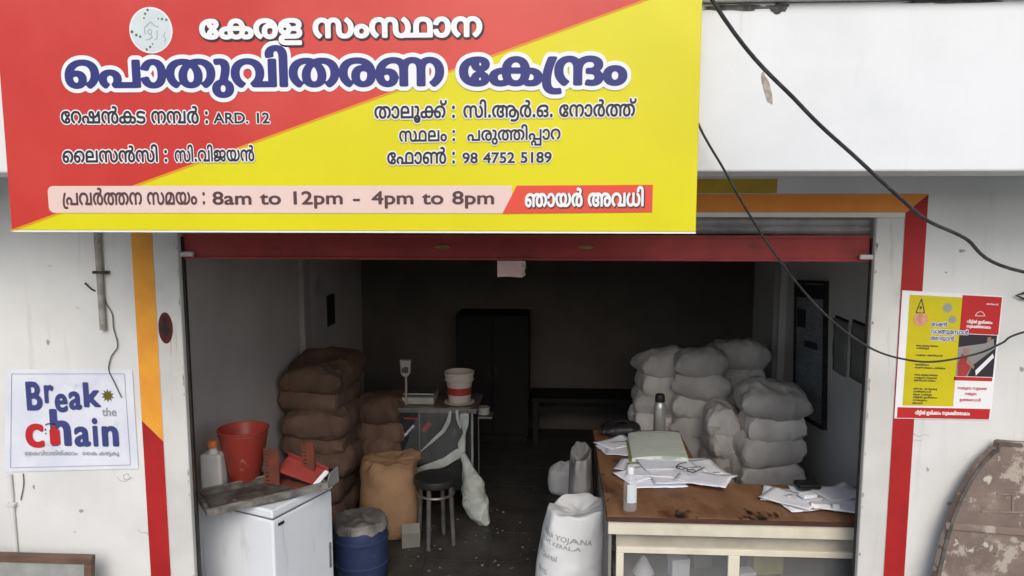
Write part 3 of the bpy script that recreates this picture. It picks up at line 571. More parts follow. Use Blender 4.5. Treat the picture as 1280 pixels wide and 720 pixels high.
496, 894, 496, 748, 388, 749, 278, 748, 204, 814, 106, 946, 58, 1043, 58, 1140, 58, 1272, 105, 1340, 203, 1341, 278, 1340, 353, 1274, 450, 1142, 496], [433, -12, 252, -12, 64, 76, 65, 152, 64, 199,
148, 268, 219, 288, 266, 302, 384, 320, 550, 328, 667, 328, 1923, 328, 2028, 328, 2172, 315, 2274, 290, 2313, 271, 2354, 249, 2398, 189, 2399, 151, 2398, 76, 2214, -12, 2049, -12, 1936, -12, 1760, 35,
1660, 131, 1661, 204, 1660, 225, 1668, 269, 1673, 288, 1674, 293, 1676, 302, 1679, 307, 1706, 370, 1826, 466, 1996, 532, 2208, 566, 2331, 566, 2484, 566, 2712, 522, 2860, 444, 2934, 340, 2935, 281,
2934, 211, 2850, 102, 2706, 20, 2613, -9, 2515, 54, 2580, 74, 2690, 134, 2756, 218, 2757, 271, 2756, 337, 2658, 437, 2466, 494, 2325, 494, 2208, 494, 2014, 450, 1876, 365, 1845, 305, 1842, 300, 1840,
289, 1837, 284, 1830, 266, 1822, 224, 1823, 206, 1822, 154, 1876, 87, 1978, 56, 2053, 56, 2134, 56, 2232, 100, 2233, 148, 2232, 174, 2202, 212, 2175, 225, 2136, 243, 2010, 258, 1893, 258, 663, 258,
520, 258, 370, 247, 315, 229, 278, 218, 236, 180, 237, 154, 236, 121, 286, 78, 378, 58, 439, 58, 502, 58, 632, 79, 705, 106, 805, 52, 744, 30, 628, 2, 506, -12]]],
100167: [1696, [[1047, 566, 1206, 566, 1412, 491, 1512, 362, 1513, 279, 1512, 185, 1400, 55, 1192, -12, 1049, -12, 940, -12, 766, 25, 705, 62, 642, 99, 576, 208, 577, 279, 576, 413, 828, 566], [1047,
496, 896, 496, 748, 388, 749, 278, 748, 204, 814, 106, 946, 58, 1043, 58, 1140, 58, 1272, 105, 1340, 203, 1341, 278, 1340, 353, 1274, 450, 1142, 496], [433, -12, 252, -12, 64, 76, 65, 152, 64, 199,
148, 268, 219, 288, 266, 302, 384, 320, 550, 328, 667, 328, 1417, 328, 1586, 328, 1802, 308, 1879, 282, 1936, 263, 2002, 203, 2003, 160, 2002, 135, 1968, 93, 1904, 58, 1855, 41, 1815, 70, 2451, 70,
2419, 0, 1681, 0, 1647, 67, 1724, 72, 1830, 114, 1831, 158, 1830, 183, 1792, 217, 1759, 228, 1702, 248, 1534, 258, 1409, 258, 663, 258, 520, 258, 370, 247, 315, 229, 278, 218, 236, 178, 237, 152, 236,
119, 286, 78, 378, 58, 439, 58, 502, 58, 632, 79, 705, 106, 805, 52, 744, 30, 628, 2, 506, -12], [2411, 0, 2411, 381, 2410, 411, 2394, 459, 2371, 473, 2354, 483, 2306, 496, 2267, 496, 2204, 496, 2132,
457, 2133, 418, 2132, 388, 2182, 336, 2304, 304, 2411, 304, 2461, 304, 2584, 304, 2776, 348, 2924, 421, 3038, 509, 3083, 554, 3251, 554, 3251, 0], [2275, 566, 2340, 566, 2442, 551, 2481, 536, 2532,
516, 2582, 447, 2583, 386, 2583, 70, 3079, 70, 3079, 329, 3078, 346, 3080, 392, 3084, 434, 3089, 445, 3093, 443, 3038, 378, 2852, 285, 2616, 235, 2487, 235, 2425, 235, 2262, 235, 2056, 284, 1960, 367,
1961, 417, 1960, 455, 2032, 523, 2172, 566]]],
100175: [1561, [[963, 496, 724, 496, 402, 427, 240, 307, 241, 230, 240, 172, 304, 96, 414, 58, 481, 58, 530, 58, 606, 81, 650, 126, 651, 158, 650, 201, 558, 258, 465, 258, 384, 258, 244, 218, 187,
186, 155, 248, 214, 284, 394, 328, 493, 328, 590, 328, 734, 290, 816, 217, 817, 165, 816, 110, 732, 30, 578, -12, 475, -12, 370, -12, 188, 41, 78, 151, 79, 236, 78, 322, 212, 447, 452, 527, 772, 566,
959, 566, 1112, 566, 1322, 548, 1421, 531, 1430, 529, 1458, 517, 1469, 515, 1578, 501, 1702, 456, 1756, 400, 1757, 368, 1756, 344, 1724, 302, 1646, 268, 1581, 253, 1589, 256, 1676, 242, 1778, 180,
1779, 136, 1778, 97, 1700, 29, 1534, -12, 1401, -12, 1250, -12, 1048, 54, 948, 166, 949, 235, 948, 291, 1014, 393, 1156, 481, 1271, 515, 1280, 518, 1300, 524, 1313, 527, 1384, 545, 1558, 566, 1673,
566, 1808, 566, 1988, 532, 2112, 477, 2157, 444, 2209, 225, 2209, 0, 2035, 0, 2035, 282, 2034, 355, 1984, 431, 1937, 454, 1892, 474, 1764, 499, 1649, 499, 1594, 499, 1498, 492, 1459, 486, 1364, 472,
1232, 416, 1152, 344, 1116, 271, 1117, 239, 1116, 151, 1264, 55, 1405, 55, 1508, 55, 1610, 97, 1611, 138, 1610, 175, 1494, 218, 1375, 218, 1337, 218, 1337, 288, 1365, 288, 1488, 288, 1588, 332, 1589,
369, 1588, 414, 1452, 468, 1327, 479, 1274, 486, 1152, 493, 1024, 496], [2599, 566, 2736, 566, 2924, 525, 3022, 455, 3023, 411, 3022, 379, 2980, 328, 2890, 289, 2819, 274, 2811, 280, 2926, 264, 3044,
191, 3045, 141, 3044, 70, 2854, -11, 2687, -11, 2624, -11, 2530, -4, 2491, 0, 2527, 69, 2566, 65, 2628, 59, 2667, 59, 2766, 59, 2870, 98, 2871, 144, 2870, 163, 2842, 197, 2811, 210, 2778, 224, 2680,
240, 2575, 240, 2525, 240, 2525, 310, 2575, 310, 2650, 310, 2766, 324, 2801, 341, 2824, 352, 2848, 383, 2849, 403, 2848, 448, 2712, 494, 2599, 494, 2502, 494, 2360, 465, 2315, 440, 2282, 423, 2234,
376, 2208, 302, 2209, 243, 2209, 80, 2057, 80, 2057, 243, 2121, 438, 2158, 475, 2294, 533, 2484, 566]]],
100184: [563, [[539, 566, 716, 566, 974, 527, 1073, 500, 979, 433, 898, 459, 678, 494, 537, 494, 434, 494, 306, 470, 244, 429, 245, 403, 244, 384, 264, 358, 285, 349, 324, 329, 488, 317, 599, 317,
627, 317, 768, 317, 946, 287, 997, 255, 1026, 237, 1056, 188, 1057, 157, 1056, 98, 928, 29, 724, 0, 611, 0, 85, 0, 85, 70, 541, 70, 646, 70, 784, 79, 827, 95, 852, 105, 882, 136, 883, 158, 882, 176,
856, 210, 825, 221, 792, 233, 682, 244, 587, 244, 541, 244, 402, 244, 184, 274, 131, 307, 100, 325, 70, 371, 71, 402, 70, 450, 170, 524, 378, 566], [579, -253, 470, -253, 284, -236, 118, -204, 41,
-183, 133, -115, 192, -133, 332, -163, 496, -180, 587, -180, 694, -180, 826, -156, 886, -114, 887, -88, 886, -57, 804, -4, 719, 12, 795, 68, 876, 57, 992, 13, 1056, -48, 1057, -87, 1056, -136, 952,
-211, 740, -253]]],
100196: [1759, [[703, 566, 800, 566, 968, 545, 1055, 522, 1099, 503, 1238, 463, 1422, 315, 1423, 219, 1422, 148, 1328, 44, 1148, -12, 1019, -12, 886, -12, 702, 44, 606, 148, 607, 219, 606, 285, 694,
392, 846, 476, 943, 504, 973, 520, 1060, 545, 1242, 566, 1323, 566, 1438, 566, 1616, 535, 1744, 478, 1785, 439, 1789, 407, 1845, 278, 1845, 0, 1673, 0, 1673, 270, 1672, 349, 1618, 434, 1551, 461,
1502, 481, 1390, 497, 1311, 497, 1270, 497, 1174, 491, 1125, 482, 1063, 467, 986, 449, 858, 379, 782, 282, 783, 221, 782, 157, 848, 86, 954, 58, 1015, 58, 1078, 58, 1182, 85, 1246, 156, 1247, 221,
1246, 277, 1170, 377, 1038, 453, 951, 473, 909, 483, 862, 491, 774, 497, 721, 497, 568, 497, 360, 438, 256, 337, 257, 273, 256, 221, 316, 139, 426, 77, 501, 54, 401, -9, 314, 16, 168, 95, 78, 206, 79,
277, 78, 339, 160, 444, 318, 522, 552, 566], [2209, 566, 2314, 566, 2474, 547, 2553, 524, 2603, 504, 2734, 463, 2912, 317, 2913, 219, 2912, 148, 2818, 44, 2636, -12, 2505, -12, 2374, -12, 2190, 44,
2096, 148, 2097, 219, 2096, 285, 2184, 392, 2336, 475, 2433, 504, 2463, 520, 2550, 545, 2736, 566, 2847, 566, 2996, 566, 3218, 522, 3366, 444, 3440, 340, 3441, 281, 3440, 211, 3356, 102, 3212, 20,
3119, -9, 3019, 54, 3084, 74, 3194, 133, 3262, 216, 3263, 271, 3262, 334, 3164, 437, 2970, 497, 2827, 497, 2766, 497, 2664, 491, 2615, 482, 2553, 467, 2476, 449, 2348, 379, 2272, 282, 2273, 221, 2272,
157, 2338, 86, 2444, 58, 2505, 58, 2566, 58, 2670, 86, 2736, 157, 2737, 221, 2736, 278, 2668, 375, 2546, 450, 2465, 471, 2417, 482, 2390, 487, 2334, 493, 2268, 497, 2225, 497, 2118, 497, 1984, 471,
1945, 450, 1894, 425, 1844, 352, 1845, 289, 1845, 40, 1691, 40, 1691, 209, 1739, 454, 1788, 486, 1914, 537, 2088, 566]]],
100201: [954, [[577, 566, 666, 566, 798, 543, 900, 495, 945, 456, 997, 268, 997, 0, 825, 0, 825, 292, 824, 349, 808, 414, 781, 436, 746, 465, 642, 494, 569, 494, 476, 494, 334, 441, 254, 350, 255,
292, 254, 232, 320, 142, 428, 78, 495, 55, 379, -8, 292, 27, 156, 110, 78, 219, 79, 292, 78, 373, 200, 496, 424, 566], [1385, 566, 1522, 566, 1710, 525, 1808, 455, 1809, 411, 1808, 379, 1766, 328,
1676, 289, 1605, 274, 1597, 280, 1712, 264, 1830, 191, 1831, 141, 1830, 70, 1640, -11, 1473, -11, 1410, -11, 1316, -4, 1277, 0, 1313, 69, 1352, 65, 1414, 59, 1453, 59, 1552, 59, 1656, 98, 1657, 144,
1656, 163, 1628, 197, 1597, 210, 1564, 224, 1466, 240, 1361, 240, 1311, 240, 1311, 310, 1361, 310, 1436, 310, 1552, 324, 1587, 341, 1610, 352, 1634, 383, 1635, 403, 1634, 448, 1498, 494, 1385, 494,
1288, 494, 1146, 465, 1101, 440, 1068, 423, 1022, 376, 996, 302, 997, 243, 997, 80, 843, 80, 843, 243, 907, 436, 944, 473, 1080, 532, 1270, 566]]],
100208: [896, [[671, -57, 778, -57, 916, -95, 980, -153, 981, -185, 980, -208, 956, -247, 939, -259, 879, -249, 1479, -249, 1479, 68, 1651, 68, 1651, -318, 819, -318, 775, -266, 798, -253, 834, -222,
835, -196, 834, -164, 752, -123, 671, -123, 590, -123, 506, -164, 507, -192, 506, -216, 550, -255, 595, -271, 503, -320, 442, -297, 360, -235, 361, -192, 360, -152, 436, -92, 574, -57], [459, 346,
594, 346, 768, 295, 854, 216, 855, 173, 854, 133, 802, 71, 765, 57, 715, 70, 1479, 70, 1479, 554, 1651, 554, 1651, 0, 657, 0, 599, 52, 638, 72, 686, 121, 687, 158, 686, 212, 570, 276, 459, 276, 388,
276, 286, 245, 232, 195, 233, 164, 232, 130, 288, 74, 351, 51, 259, -7, 174, 24, 64, 109, 65, 166, 64, 219, 162, 300, 340, 346]]],
100215: [1240, [[709, 566, 820, 566, 980, 549, 1100, 517, 1151, 493, 1204, 468, 1270, 404, 1300, 322, 1301, 271, 1301, 0, 121, 0, 121, 268, 120, 320, 154, 403, 224, 468, 277, 493, 350, 528, 560, 566],
[615, 495, 530, 495, 402, 453, 363, 418, 330, 390, 292, 309, 293, 249, 293, 68, 303, 68, 438, 119, 650, 231, 772, 347, 773, 402, 772, 430, 738, 471, 670, 495], [945, 393, 944, 334, 836, 220, 636, 105,
499, 45, 495, 65, 552, 67, 664, 70, 721, 70, 1155, 70, 1155, 249, 1154, 323, 1096, 421, 964, 480, 857, 494, 861, 501, 898, 479, 944, 430], [1743, 566, 1900, 566, 2126, 529, 2201, 494, 2254, 469, 2326,
405, 2360, 321, 2361, 266, 2361, 0, 1175, 0, 1175, 273, 1174, 321, 1206, 400, 1270, 465, 1321, 491, 1366, 515, 1482, 548, 1638, 566], [1649, 495, 1564, 495, 1436, 453, 1397, 418, 1364, 390, 1326, 309,
1327, 249, 1327, 68, 1337, 68, 1472, 119, 1684, 231, 1806, 347, 1807, 402, 1806, 430, 1772, 471, 1704, 495], [1979, 393, 1978, 334, 1870, 220, 1670, 105, 1533, 45, 1529, 65, 1586, 67, 1698, 70, 1755,
70, 2187, 70, 2187, 249, 2186, 323, 2128, 421, 1998, 480, 1891, 494, 1895, 501, 1932, 479, 1978, 430]]],
100216: [1195, [[577, 566, 668, 566, 800, 539, 892, 494, 925, 465, 899, 466, 960, 518, 1132, 566, 1261, 566, 1414, 566, 1630, 493, 1744, 369, 1745, 292, 1744, 236, 1696, 152, 1620, 88, 1575, 61, 1583,
0, 1423, 0, 1351, 54, 1406, 81, 1504, 144, 1568, 230, 1569, 292, 1568, 350, 1492, 441, 1352, 494, 1259, 494, 1176, 494, 1070, 465, 1039, 436, 1012, 414, 996, 350, 997, 291, 997, 0, 825, 0, 825, 291,
824, 348, 808, 414, 781, 436, 746, 465, 642, 494, 569, 494, 476, 494, 334, 441, 254, 350, 255, 292, 254, 232, 320, 142, 428, 78, 495, 55, 379, -8, 292, 27, 156, 110, 78, 219, 79, 292, 78, 373, 200,
496, 424, 566], [2249, 554, 2249, 0, 1481, 0, 1533, 70, 2077, 70, 2077, 554]]],
100233: [1891, [[2753, 0, 1797, 0, 2163, 65, 2194, 68, 2288, 70, 2376, 70, 2403, 70, 2733, 70], [3157, 566, 3280, 566, 3464, 532, 3527, 501, 3594, 468, 3656, 370, 3657, 292, 3657, 0, 2671, 0, 2671,
292, 2670, 347, 2698, 424, 2756, 480, 2801, 502, 2862, 532, 3040, 566], [3159, 494, 3084, 494, 2970, 471, 2931, 451, 2888, 429, 2842, 354, 2843, 279, 2843, 70, 3485, 70, 3485, 271, 3484, 345, 3436,
429, 3393, 451, 3352, 471, 3240, 494], [1255, 566, 1342, 566, 1486, 537, 1537, 507, 1564, 491, 1610, 447, 1638, 369, 1639, 303, 1639, 269, 1638, 214, 1660, 132, 1693, 106, 1720, 85, 1812, 60, 1899,
60, 1988, 60, 2120, 111, 2192, 204, 2193, 266, 2192, 323, 2130, 412, 2022, 480, 1953, 504, 2059, 566, 2160, 527, 2298, 438, 2368, 331, 2369, 263, 2368, 177, 2252, 53, 2038, -12, 1891, -12, 1776, -12,
1620, 21, 1569, 51, 1530, 73, 1484, 126, 1464, 197, 1465, 246, 1465, 295, 1464, 365, 1434, 439, 1399, 460, 1372, 477, 1290, 494, 1231, 494, 1174, 494, 1090, 474, 1063, 457, 1028, 436, 996, 371, 997,
309, 997, 0, 825, 0, 825, 292, 824, 348, 808, 414, 781, 436, 746, 465, 640, 494, 569, 494, 476, 494, 334, 441, 254, 350, 255, 292, 254, 232, 320, 142, 428, 78, 495, 55, 379, -8, 292, 27, 156, 110, 78,
219, 79, 292, 78, 368, 194, 492, 416, 566, 577, 566, 706, 566, 862, 515, 919, 472, 909, 473, 964, 520, 1136, 566]]],
46: [268, [[269, -12, 216, -12, 144, 20, 145, 56, 144, 94, 216, 124, 269, 124, 320, 124, 392, 94, 393, 56, 392, 20, 320, -12]]],
58: [268, [[269, -12, 216, -12, 144, 20, 145, 56, 144, 94, 216, 124, 269, 124, 320, 124, 392, 94, 393, 56, 392, 20, 320, -12], [269, 414, 216, 414, 144, 446, 145, 482, 144, 520, 216, 550, 269, 550,
320, 550, 392, 520, 393, 482, 392, 446, 320, 414]]],
32: [309, []],
}
GLYPHS = {(chr(k) if k < 100000 else '{%d}' % (k - 100000)): v for k, v in GLYPH_NUMBERS.items()}


def _flat(c):
    p = [(c[i] >> 1, c[i + 1], c[i] & 1) for i in range(0, len(c), 2)]
    q = []
    for i in range(len(p)):
        a, b = p[i], p[(i + 1) % len(p)]
        q.append(a)
        if not a[2] and not b[2]:
            q.append(((a[0] + b[0]) / 2, (a[1] + b[1]) / 2, 1))
    while not q[0][2]:
        q = q[1:] + q[:1]
    o, i, n = [], 0, len(q)
    while i < n:
        a = q[i]
        o.append(a[:2])
        if i + 1 < n and not q[i + 1][2]:
            k, e = q[i + 1], q[(i + 2) % n]
            for t in (.25, .5, .75):
                o.append(((1 - t) ** 2 * a[0] + 2 * t * (1 - t) * k[0] + t * t * e[0], (1 - t) ** 2 * a[1] + 2 * t * (1 - t) * k[1] + t * t * e[1]))
            i += 2
        else:
            i += 1
    return o


_lat = {}


def _font_splines(body):
    cu = bpy.data.curves.new('tmp', 'FONT')
    cu.body = body
    ob = bpy.data.objects.new('tmp', cu)
    COL.objects.link(ob)
    bpy.context.view_layer.update()
    c2 = ob.to_curve(bpy.context.evaluated_depsgraph_get(), apply_modifiers=False)
    res = []
    for sp in c2.splines:
        pts = []
        if sp.type == 'BEZIER':
            bp = sp.bezier_points
            for i in range(len(bp)):
                a, b = bp[i], bp[(i + 1) % len(bp)]
                straight = (a.co - a.handle_right).length < 1e-5 and (b.co - b.handle_left).length < 1e-5
                for t in ((0,) if straight else (0, .2, .4, .6, .8)):
                    u = 1 - t
                    q = a.co * u ** 3 + a.handle_right * 3 * u * u * t + b.handle_left * 3 * u * t * t + b.co * t ** 3
                    pts.append((q.x * 1000, q.y * 1000))
        else:
            pts = [(q.co.x * 1000, q.co.y * 1000) for q in sp.points]
        if len(pts) > 2:
            res.append(pts)
    ob.to_curve_clear()
    bpy.data.objects.remove(ob)
    bpy.data.curves.remove(cu)
    return res


def latin(ch):
    if ch not in _lat:
        mx = lambda S: max(p[0] for c in S for p in c)
        if '|' not in _lat:
            _lat['|'] = mx(_font_splines('I'))
        cs = [] if ch == ' ' else _font_splines(ch)
        ad = 330.0 if ch == ' ' else mx(_font_splines(ch + 'I')) - _lat['|']
        _lat[ch] = (ad, cs)
    return _lat[ch]


_gc = {}


def glyph(key, lat, grow, g, ay):
    """faces of one glyph, its outline pushed out by grow, as (verts, faces)"""
    k = (key, lat, grow, g, ay)
    if k in _gc:
        return _gc[k]
    if lat:
        ad, cs = latin(key)
    else:
        ad, raw = GLYPHS[key]
        cs = [_flat(c) for c in raw]
    if not cs:
        _gc[k] = (ad, [], [])
        return _gc[k]
    A = np.array([p for c in cs for p in c], float)
    B = np.array([p for c in cs for p in (c[1:] + c[:1])], float)
    x0, y0 = A.min(0) - grow - 2 * g
    x1, y1 = A.max(0) + grow + 2 * g
    xs, ys = np.arange(x0, x1 + g, g), np.arange(y0, y1 + g, g)
    X, Y = np.meshgrid(xs, ys)
    P = np.stack([X.ravel(), Y.ravel()], 1)
    d2 = np.full(len(P), 1e18)
    wn_ = np.zeros(len(P), int)
    s = np.array([1, ay])
    for a, b in zip(A, B):
        e = (b - a) * s
        w = (P - a) * s
        t = np.clip((w @ e) / max(e @ e, 1e-9), 0, 1)
        d2 = np.minimum(d2, ((w - t[:, None] * e) ** 2).sum(1))
        if a[1] != b[1]:
            up = (a[1] <= P[:, 1]) & (b[1] > P[:, 1])
            dn = (a[1] > P[:, 1]) & (b[1] <= P[:, 1])
            side = (b[0] - a[0]) * (P[:, 1] - a[1]) - (P[:, 0] - a[0]) * (b[1] - a[1])
            wn_ += (up & (side > 0)).astype(int) - (dn & (side < 0)).astype(int)
    d = np.sqrt(d2)
    f = np.where(wn_ != 0, grow + d + 1.0, grow - d).reshape(X.shape)
    ny, nx = f.shape
    ins = f > 0
    cnt = ins[:-1, :-1].astype(int) + ins[1:, :-1] + ins[:-1, 1:] + ins[1:, 1:]
    V, Fs = [], []
    for j in range(ny - 1):
        i = 0
        while i < nx - 1:
            c = cnt[j, i]
            if c == 4:
                i2 = i
                while i2 < nx - 1 and cnt[j, i2] == 4:
                    i2 += 1
                n = len(V)
                V += [(xs[i], ys[j]), (xs[i2], ys[j]), (xs[i2], ys[j + 1]), (xs[i], ys[j + 1])]
                Fs.append((n, n + 1, n + 2, n + 3))
                i = i2
                continue
            if c:
                cor = [(i, j), (i + 1, j), (i + 1, j + 1), (i, j + 1)]
                pl = []
                for q in range(4):
                    (ia, ja), (ib, jb) = cor[q], cor[(q + 1) % 4]
                    fa, fb = f[ja, ia], f[jb, ib]
                    if fa > 0:
                        pl.append((xs[ia], ys[ja]))
                    if (fa > 0) != (fb > 0):
                        t = fa / (fa - fb)
                        pl.append((xs[ia] + (xs[ib] - xs[ia]) * t, ys[ja] + (ys[jb] - ys[ja]) * t))
                if len(pl) > 2:
                    n = len(V)
                    V += pl
                    Fs.append(tuple(range(n, n + len(pl))))
            i += 1
    _gc[k] = (ad, V, Fs)
    return _gc[k]


def text_shape(s, lat=False, grow=20, g=26, ay=1.0, track=0):
    """flat shape of a line of writing in glyph units: (verts, faces, width)"""
    toks = list(s) if lat else re.findall(r'\{\d+\}|.', s)
    x, V, Fs = 0.0, [], []
    for ti_, t in enumerate(toks):
        if not lat and t == '്':
            ad, gv, gf = glyph(t, lat, grow, g, ay)
            off = x - 30
        else:
            ad, gv, gf = glyph(t, lat, grow, g, ay)
            off = x
        n = len(V)
        V += [(p[0] + off, p[1], ti_ % 3) for p in gv]
        Fs += [tuple(i + n for i in fc) for fc in gf]
        x += ad + track
    return V, Fs, x - track


def letters(mb, s, x0, x1, zb0, zb1, h, y, lat=False, grow=20, g=26, ay=1.0, track=0, warp=None):
    """lay a line of writing between x0 and x1 on a plane y=const facing the street; h = letter body height"""
    V, Fs, w = text_shape(s, lat, grow, g, ay, track)
    sx = (x1 - x0) / w
    sz = h / (725.0 if lat else 575.0)
    P = [(x0 + p[0] * sx, y - .00013 * p[2], zb0 + (zb1 - zb0) * p[0] / w + p[1] * sz) for p in V]
    if warp:
        P = [warp(*p) for p in P]
    mb.add(P, Fs)
    return mb
random.seed(7)
# ---------------------------------------------------------------- materials
M = {}
M['wall'] = mat('wall paint', (.74, .74, .72), (.66, .66, .64), .75, 2.2, bump=.12, bs=35,
                dirt=[((.46, .44, .40), 1.3, .58, .84), ((.30, .27, .23), 9, .70, .80), ((.50, .48, .45), 2.2, .56, .80, (7, 1, .5)), ((.36, .34, .31), 26, .72, .78)])
M['fascia'] = mat('fascia paint', (.80, .82, .83), (.72, .74, .75), .7, 1.6, bump=.12, bs=22,
                  dirt=[((.60, .61, .61), 2.0, .55, .85), ((.40, .38, .34), 14, .71, .80), ((.62, .63, .63), 2.2, .56, .78, (6, 1, .5)), ((.36, .34, .31), 34, .74, .79)])
M['pillar'] = mat('pillar paint', (.66, .65, .62), (.58, .57, .54), .7, 3, bump=.10, bs=40,
                  dirt=[((.40, .35, .29), 2.3, .56, .80), ((.20, .17, .14), 11, .68, .78), ((.30, .22, .15), 2.0, .56, .76, (9, 1, .8))])
M['in_left'] = mat('old left wall paint', (.64, .58, .545), (.56, .505, .475), .8, 2, bump=.1, bs=30, dirt=[((.30, .26, .24), 2.5, .6, .8)])
M['in_right'] = mat('old right wall paint', (.80, .795, .78), (.72, .715, .70), .8, 2, bump=.1, bs=30, dirt=[((.48, .46, .44), 2.5, .60, .8)])
M['in_back'] = mat('shade-darkened back wall paint', (.155, .13, .112), (.11, .095, .085), .85, 1.5, bump=.1, bs=25, dirt=[((.055, .045, .04), 1.6, .55, .8)])  # base colour kept dark to stand in for shade deep in the room
M['ceiling'] = mat('ceiling plaster', (.50, .48, .46), (.42, .40, .39), .9, 2, bump=.1)
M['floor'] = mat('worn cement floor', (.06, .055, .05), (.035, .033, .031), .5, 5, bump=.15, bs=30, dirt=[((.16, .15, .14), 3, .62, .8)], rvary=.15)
M['ground'] = mat('dusty concrete', (.42, .415, .40), (.34, .335, .32), .9, 3, bump=.2, bs=60)
M['light_block_hill'] = mat('overgrown light-blocking slope', (.05, .075, .03), (.035, .05, .022), .9, 1.2, bump=.6, bs=8)
M['road'] = mat('asphalt', (.09, .09, .09), (.065, .065, .067), .9, 8, bump=.3, bs=120)
M['black_dirt'] = mat('black mould', (.05, .05, .045), (.16, .15, .14), .9, 30, bump=.3)
M['peel'] = mat('bare plaster', (.50, .45, .39), (.30, .26, .22), .9, 60, bump=.3)
M['orange'] = mat('orange wall paint', (.80, .30, .05), (.72, .25, .04), .6, 5, dirt=[((.40, .17, .05), 12, .62, .8), ((.60, .55, .48), 20, .70, .73)], bump=.08)
M['amber'] = mat('amber wall paint', (.84, .37, .04), (.74, .30, .035), .6, 5, bump=.1, dirt=[((.52, .25, .06), 3, .56, .8, (4, 1, .6)), ((.66, .58, .46), 22, .70, .73)])
M['mustard'] = mat('mustard wall paint', (.55, .38, .03), (.46, .31, .03), .6, 5, bump=.08)
M['band_red'] = mat('red wall paint', (.44, .018, .018), (.34, .014, .014), .55, 4, bump=.1, dirt=[((.24, .02, .02), 3, .55, .8, (4, 1, .6)), ((.58, .50, .46), 22, .70, .73)])
M['shut_red'] = mat('red oxide shutter paint', (.36, .044, .040), (.27, .034, .031), .5, 7, bump=.1, dirt=[((.05, .03, .025), 4, .55, .75, (1, 1, 4)), ((.36, .10, .07), 12, .62, .8)])
M['steel'] = mat('galvanised shutter steel', (.42, .41, .40), (.30, .29, .28), .5, 8, metal=.5, dirt=[((.10, .08, .06), 7, .58, .75, (.6, 1, 6))])
M['iron'] = mat('dark iron', (.03, .03, .03), (.06, .045, .035), .6, 20, metal=.3)
M['lock_white'] = mat('white painted latch', (.62, .60, .58), (.5, .48, .46), .5, 20)
M['brass'] = mat('tarnished brass', (.35, .24, .10), (.2, .13, .06), .45, 40, metal=.6)
# sign
M['s_red'] = mat('red print', (.66, .075, .058), (.56, .036, .028), .34, 1.1, spec=.5, bump=.10, bs=2.2)
M['s_yel'] = mat('yellow print', (.74, .675, .008), (.70, .63, .007), .34, 2, spec=.5, bump=.10, bs=2.2)
M['s_pink'] = mat('pale pink print', (.80, .62, .56), (.78, .58, .52), .4, 3)
M['s_coral'] = mat('coral print', (.74, .085, .055), None, .4)
M['s_white'] = mat('white print', (.84, .84, .84), None, .4)
M['s_halo'] = mat('pale halo print', (.82, .84, .86), None, .4)
M['s_navy'] = mat('navy print', (.032, .038, .19), None, .4)
M['s_dark'] = mat('dark print', (.035, .03, .04), None, .4)
M['s_brown'] = mat('brown print', (.10, .055, .06), None, .4)
M['s_orange'] = mat('orange edge print', (.85, .32, .02), None, .4)
M['s_emblem'] = mat('emblem print', (.66, .72, .72), (.60, .67, .68), .4, 8)
M['s_grey'] = mat('grey print', (.30, .33, .33), None, .4)
M['s_green'] = mat('green print', (.10, .17, .11), None, .4)
M['paper'] = mat('white paper', (.86, .87, .90), (.80, .81, .86), .8, 9, vary=.06, bump=.12, bs=14)
M['paper_ink'] = mat('inked paper', (.86, .88, .93), (.76, .79, .88), .8, 14, lo=.4, hi=.7, vary=.08, bump=.15, bs=16,
                     dirt=[((.28, .30, .42), 60, .60, .68, (1, 6, 1))])
M['poster_paper'] = mat('poster paper', (.76, .78, .84), (.66, .69, .78), .5, 5, bump=.12, bs=9, dirt=[((.56, .58, .66), 6, .58, .70)])
M['p_red'] = mat('poster red', (.50, .025, .025), None, .45)
M['p_yel'] = mat('poster yellow', (.62, .53, .012), (.56, .47, .01), .45, 4)
M['p_blue'] = mat('poster blue', (.055, .065, .22), (.045, .055, .19), .5, 20)
M['p_olive'] = mat('olive print', (.13, .11, .015), None, .5)
M['p_skin'] = mat('skin tone print', (.36, .20, .13), None, .5)
M['p_pink'] = mat('pink print', (.70, .36, .22), (.55, .25, .16), .5, 60)
M['cable'] = mat('black cable sheath', (.022, .022, .024), (.05, .05, .05), .45, 30)
M['wire_grey'] = mat('grey wire', (.10, .095, .09), None, .6)
M['pipe_grey'] = mat('stained conduit', (.40, .38, .35), (.24, .22, .20), .7, 20)
# goods
M['burlap'] = mat('brown jute cloth', (.225, .138, .096), (.150, .092, .064), .95, 5, vary=.22, bump=.45, bs=9, weave=(70, .45), crease=(5, .7, .03),
                  dirt=[((.10, .06, .035), 6, .6, .8)])
M['burlap_lit'] = mat('fresh jute cloth', (.44, .27, .15), (.33, .195, .105), .95, 5, bump=.45, bs=9, weave=(70, .45), crease=(5, .7, .03), dirt=[((.14, .09, .055), 6, .6, .8)])  # same jute, lightened to imitate the stronger daylight nearer the doorway
M['pp'] = mat('white woven plastic cloth', (.80, .765, .73), (.64, .60, .555), .5, 5, vary=.24, bump=.35, bs=9, weave=(95, .12), crease=(7, .75, .028),
              dirt=[((.42, .38, .34), 5, .58, .8)])
M['pp_new'] = mat('clean woven plastic cloth', (.74, .75, .76), (.66, .67, .69), .5, 5, bump=.3, bs=9, weave=(95, .15), crease=(7, .85, .03),
                  dirt=[((.50, .50, .50), 6, .62, .8)])
M['pp_grey'] = mat('grey dusty sacking', (.30, .29, .28), (.22, .21, .20), .8, 6, bump=.5, bs=8, weave=(80, .2), crease=(6, .8, .03))
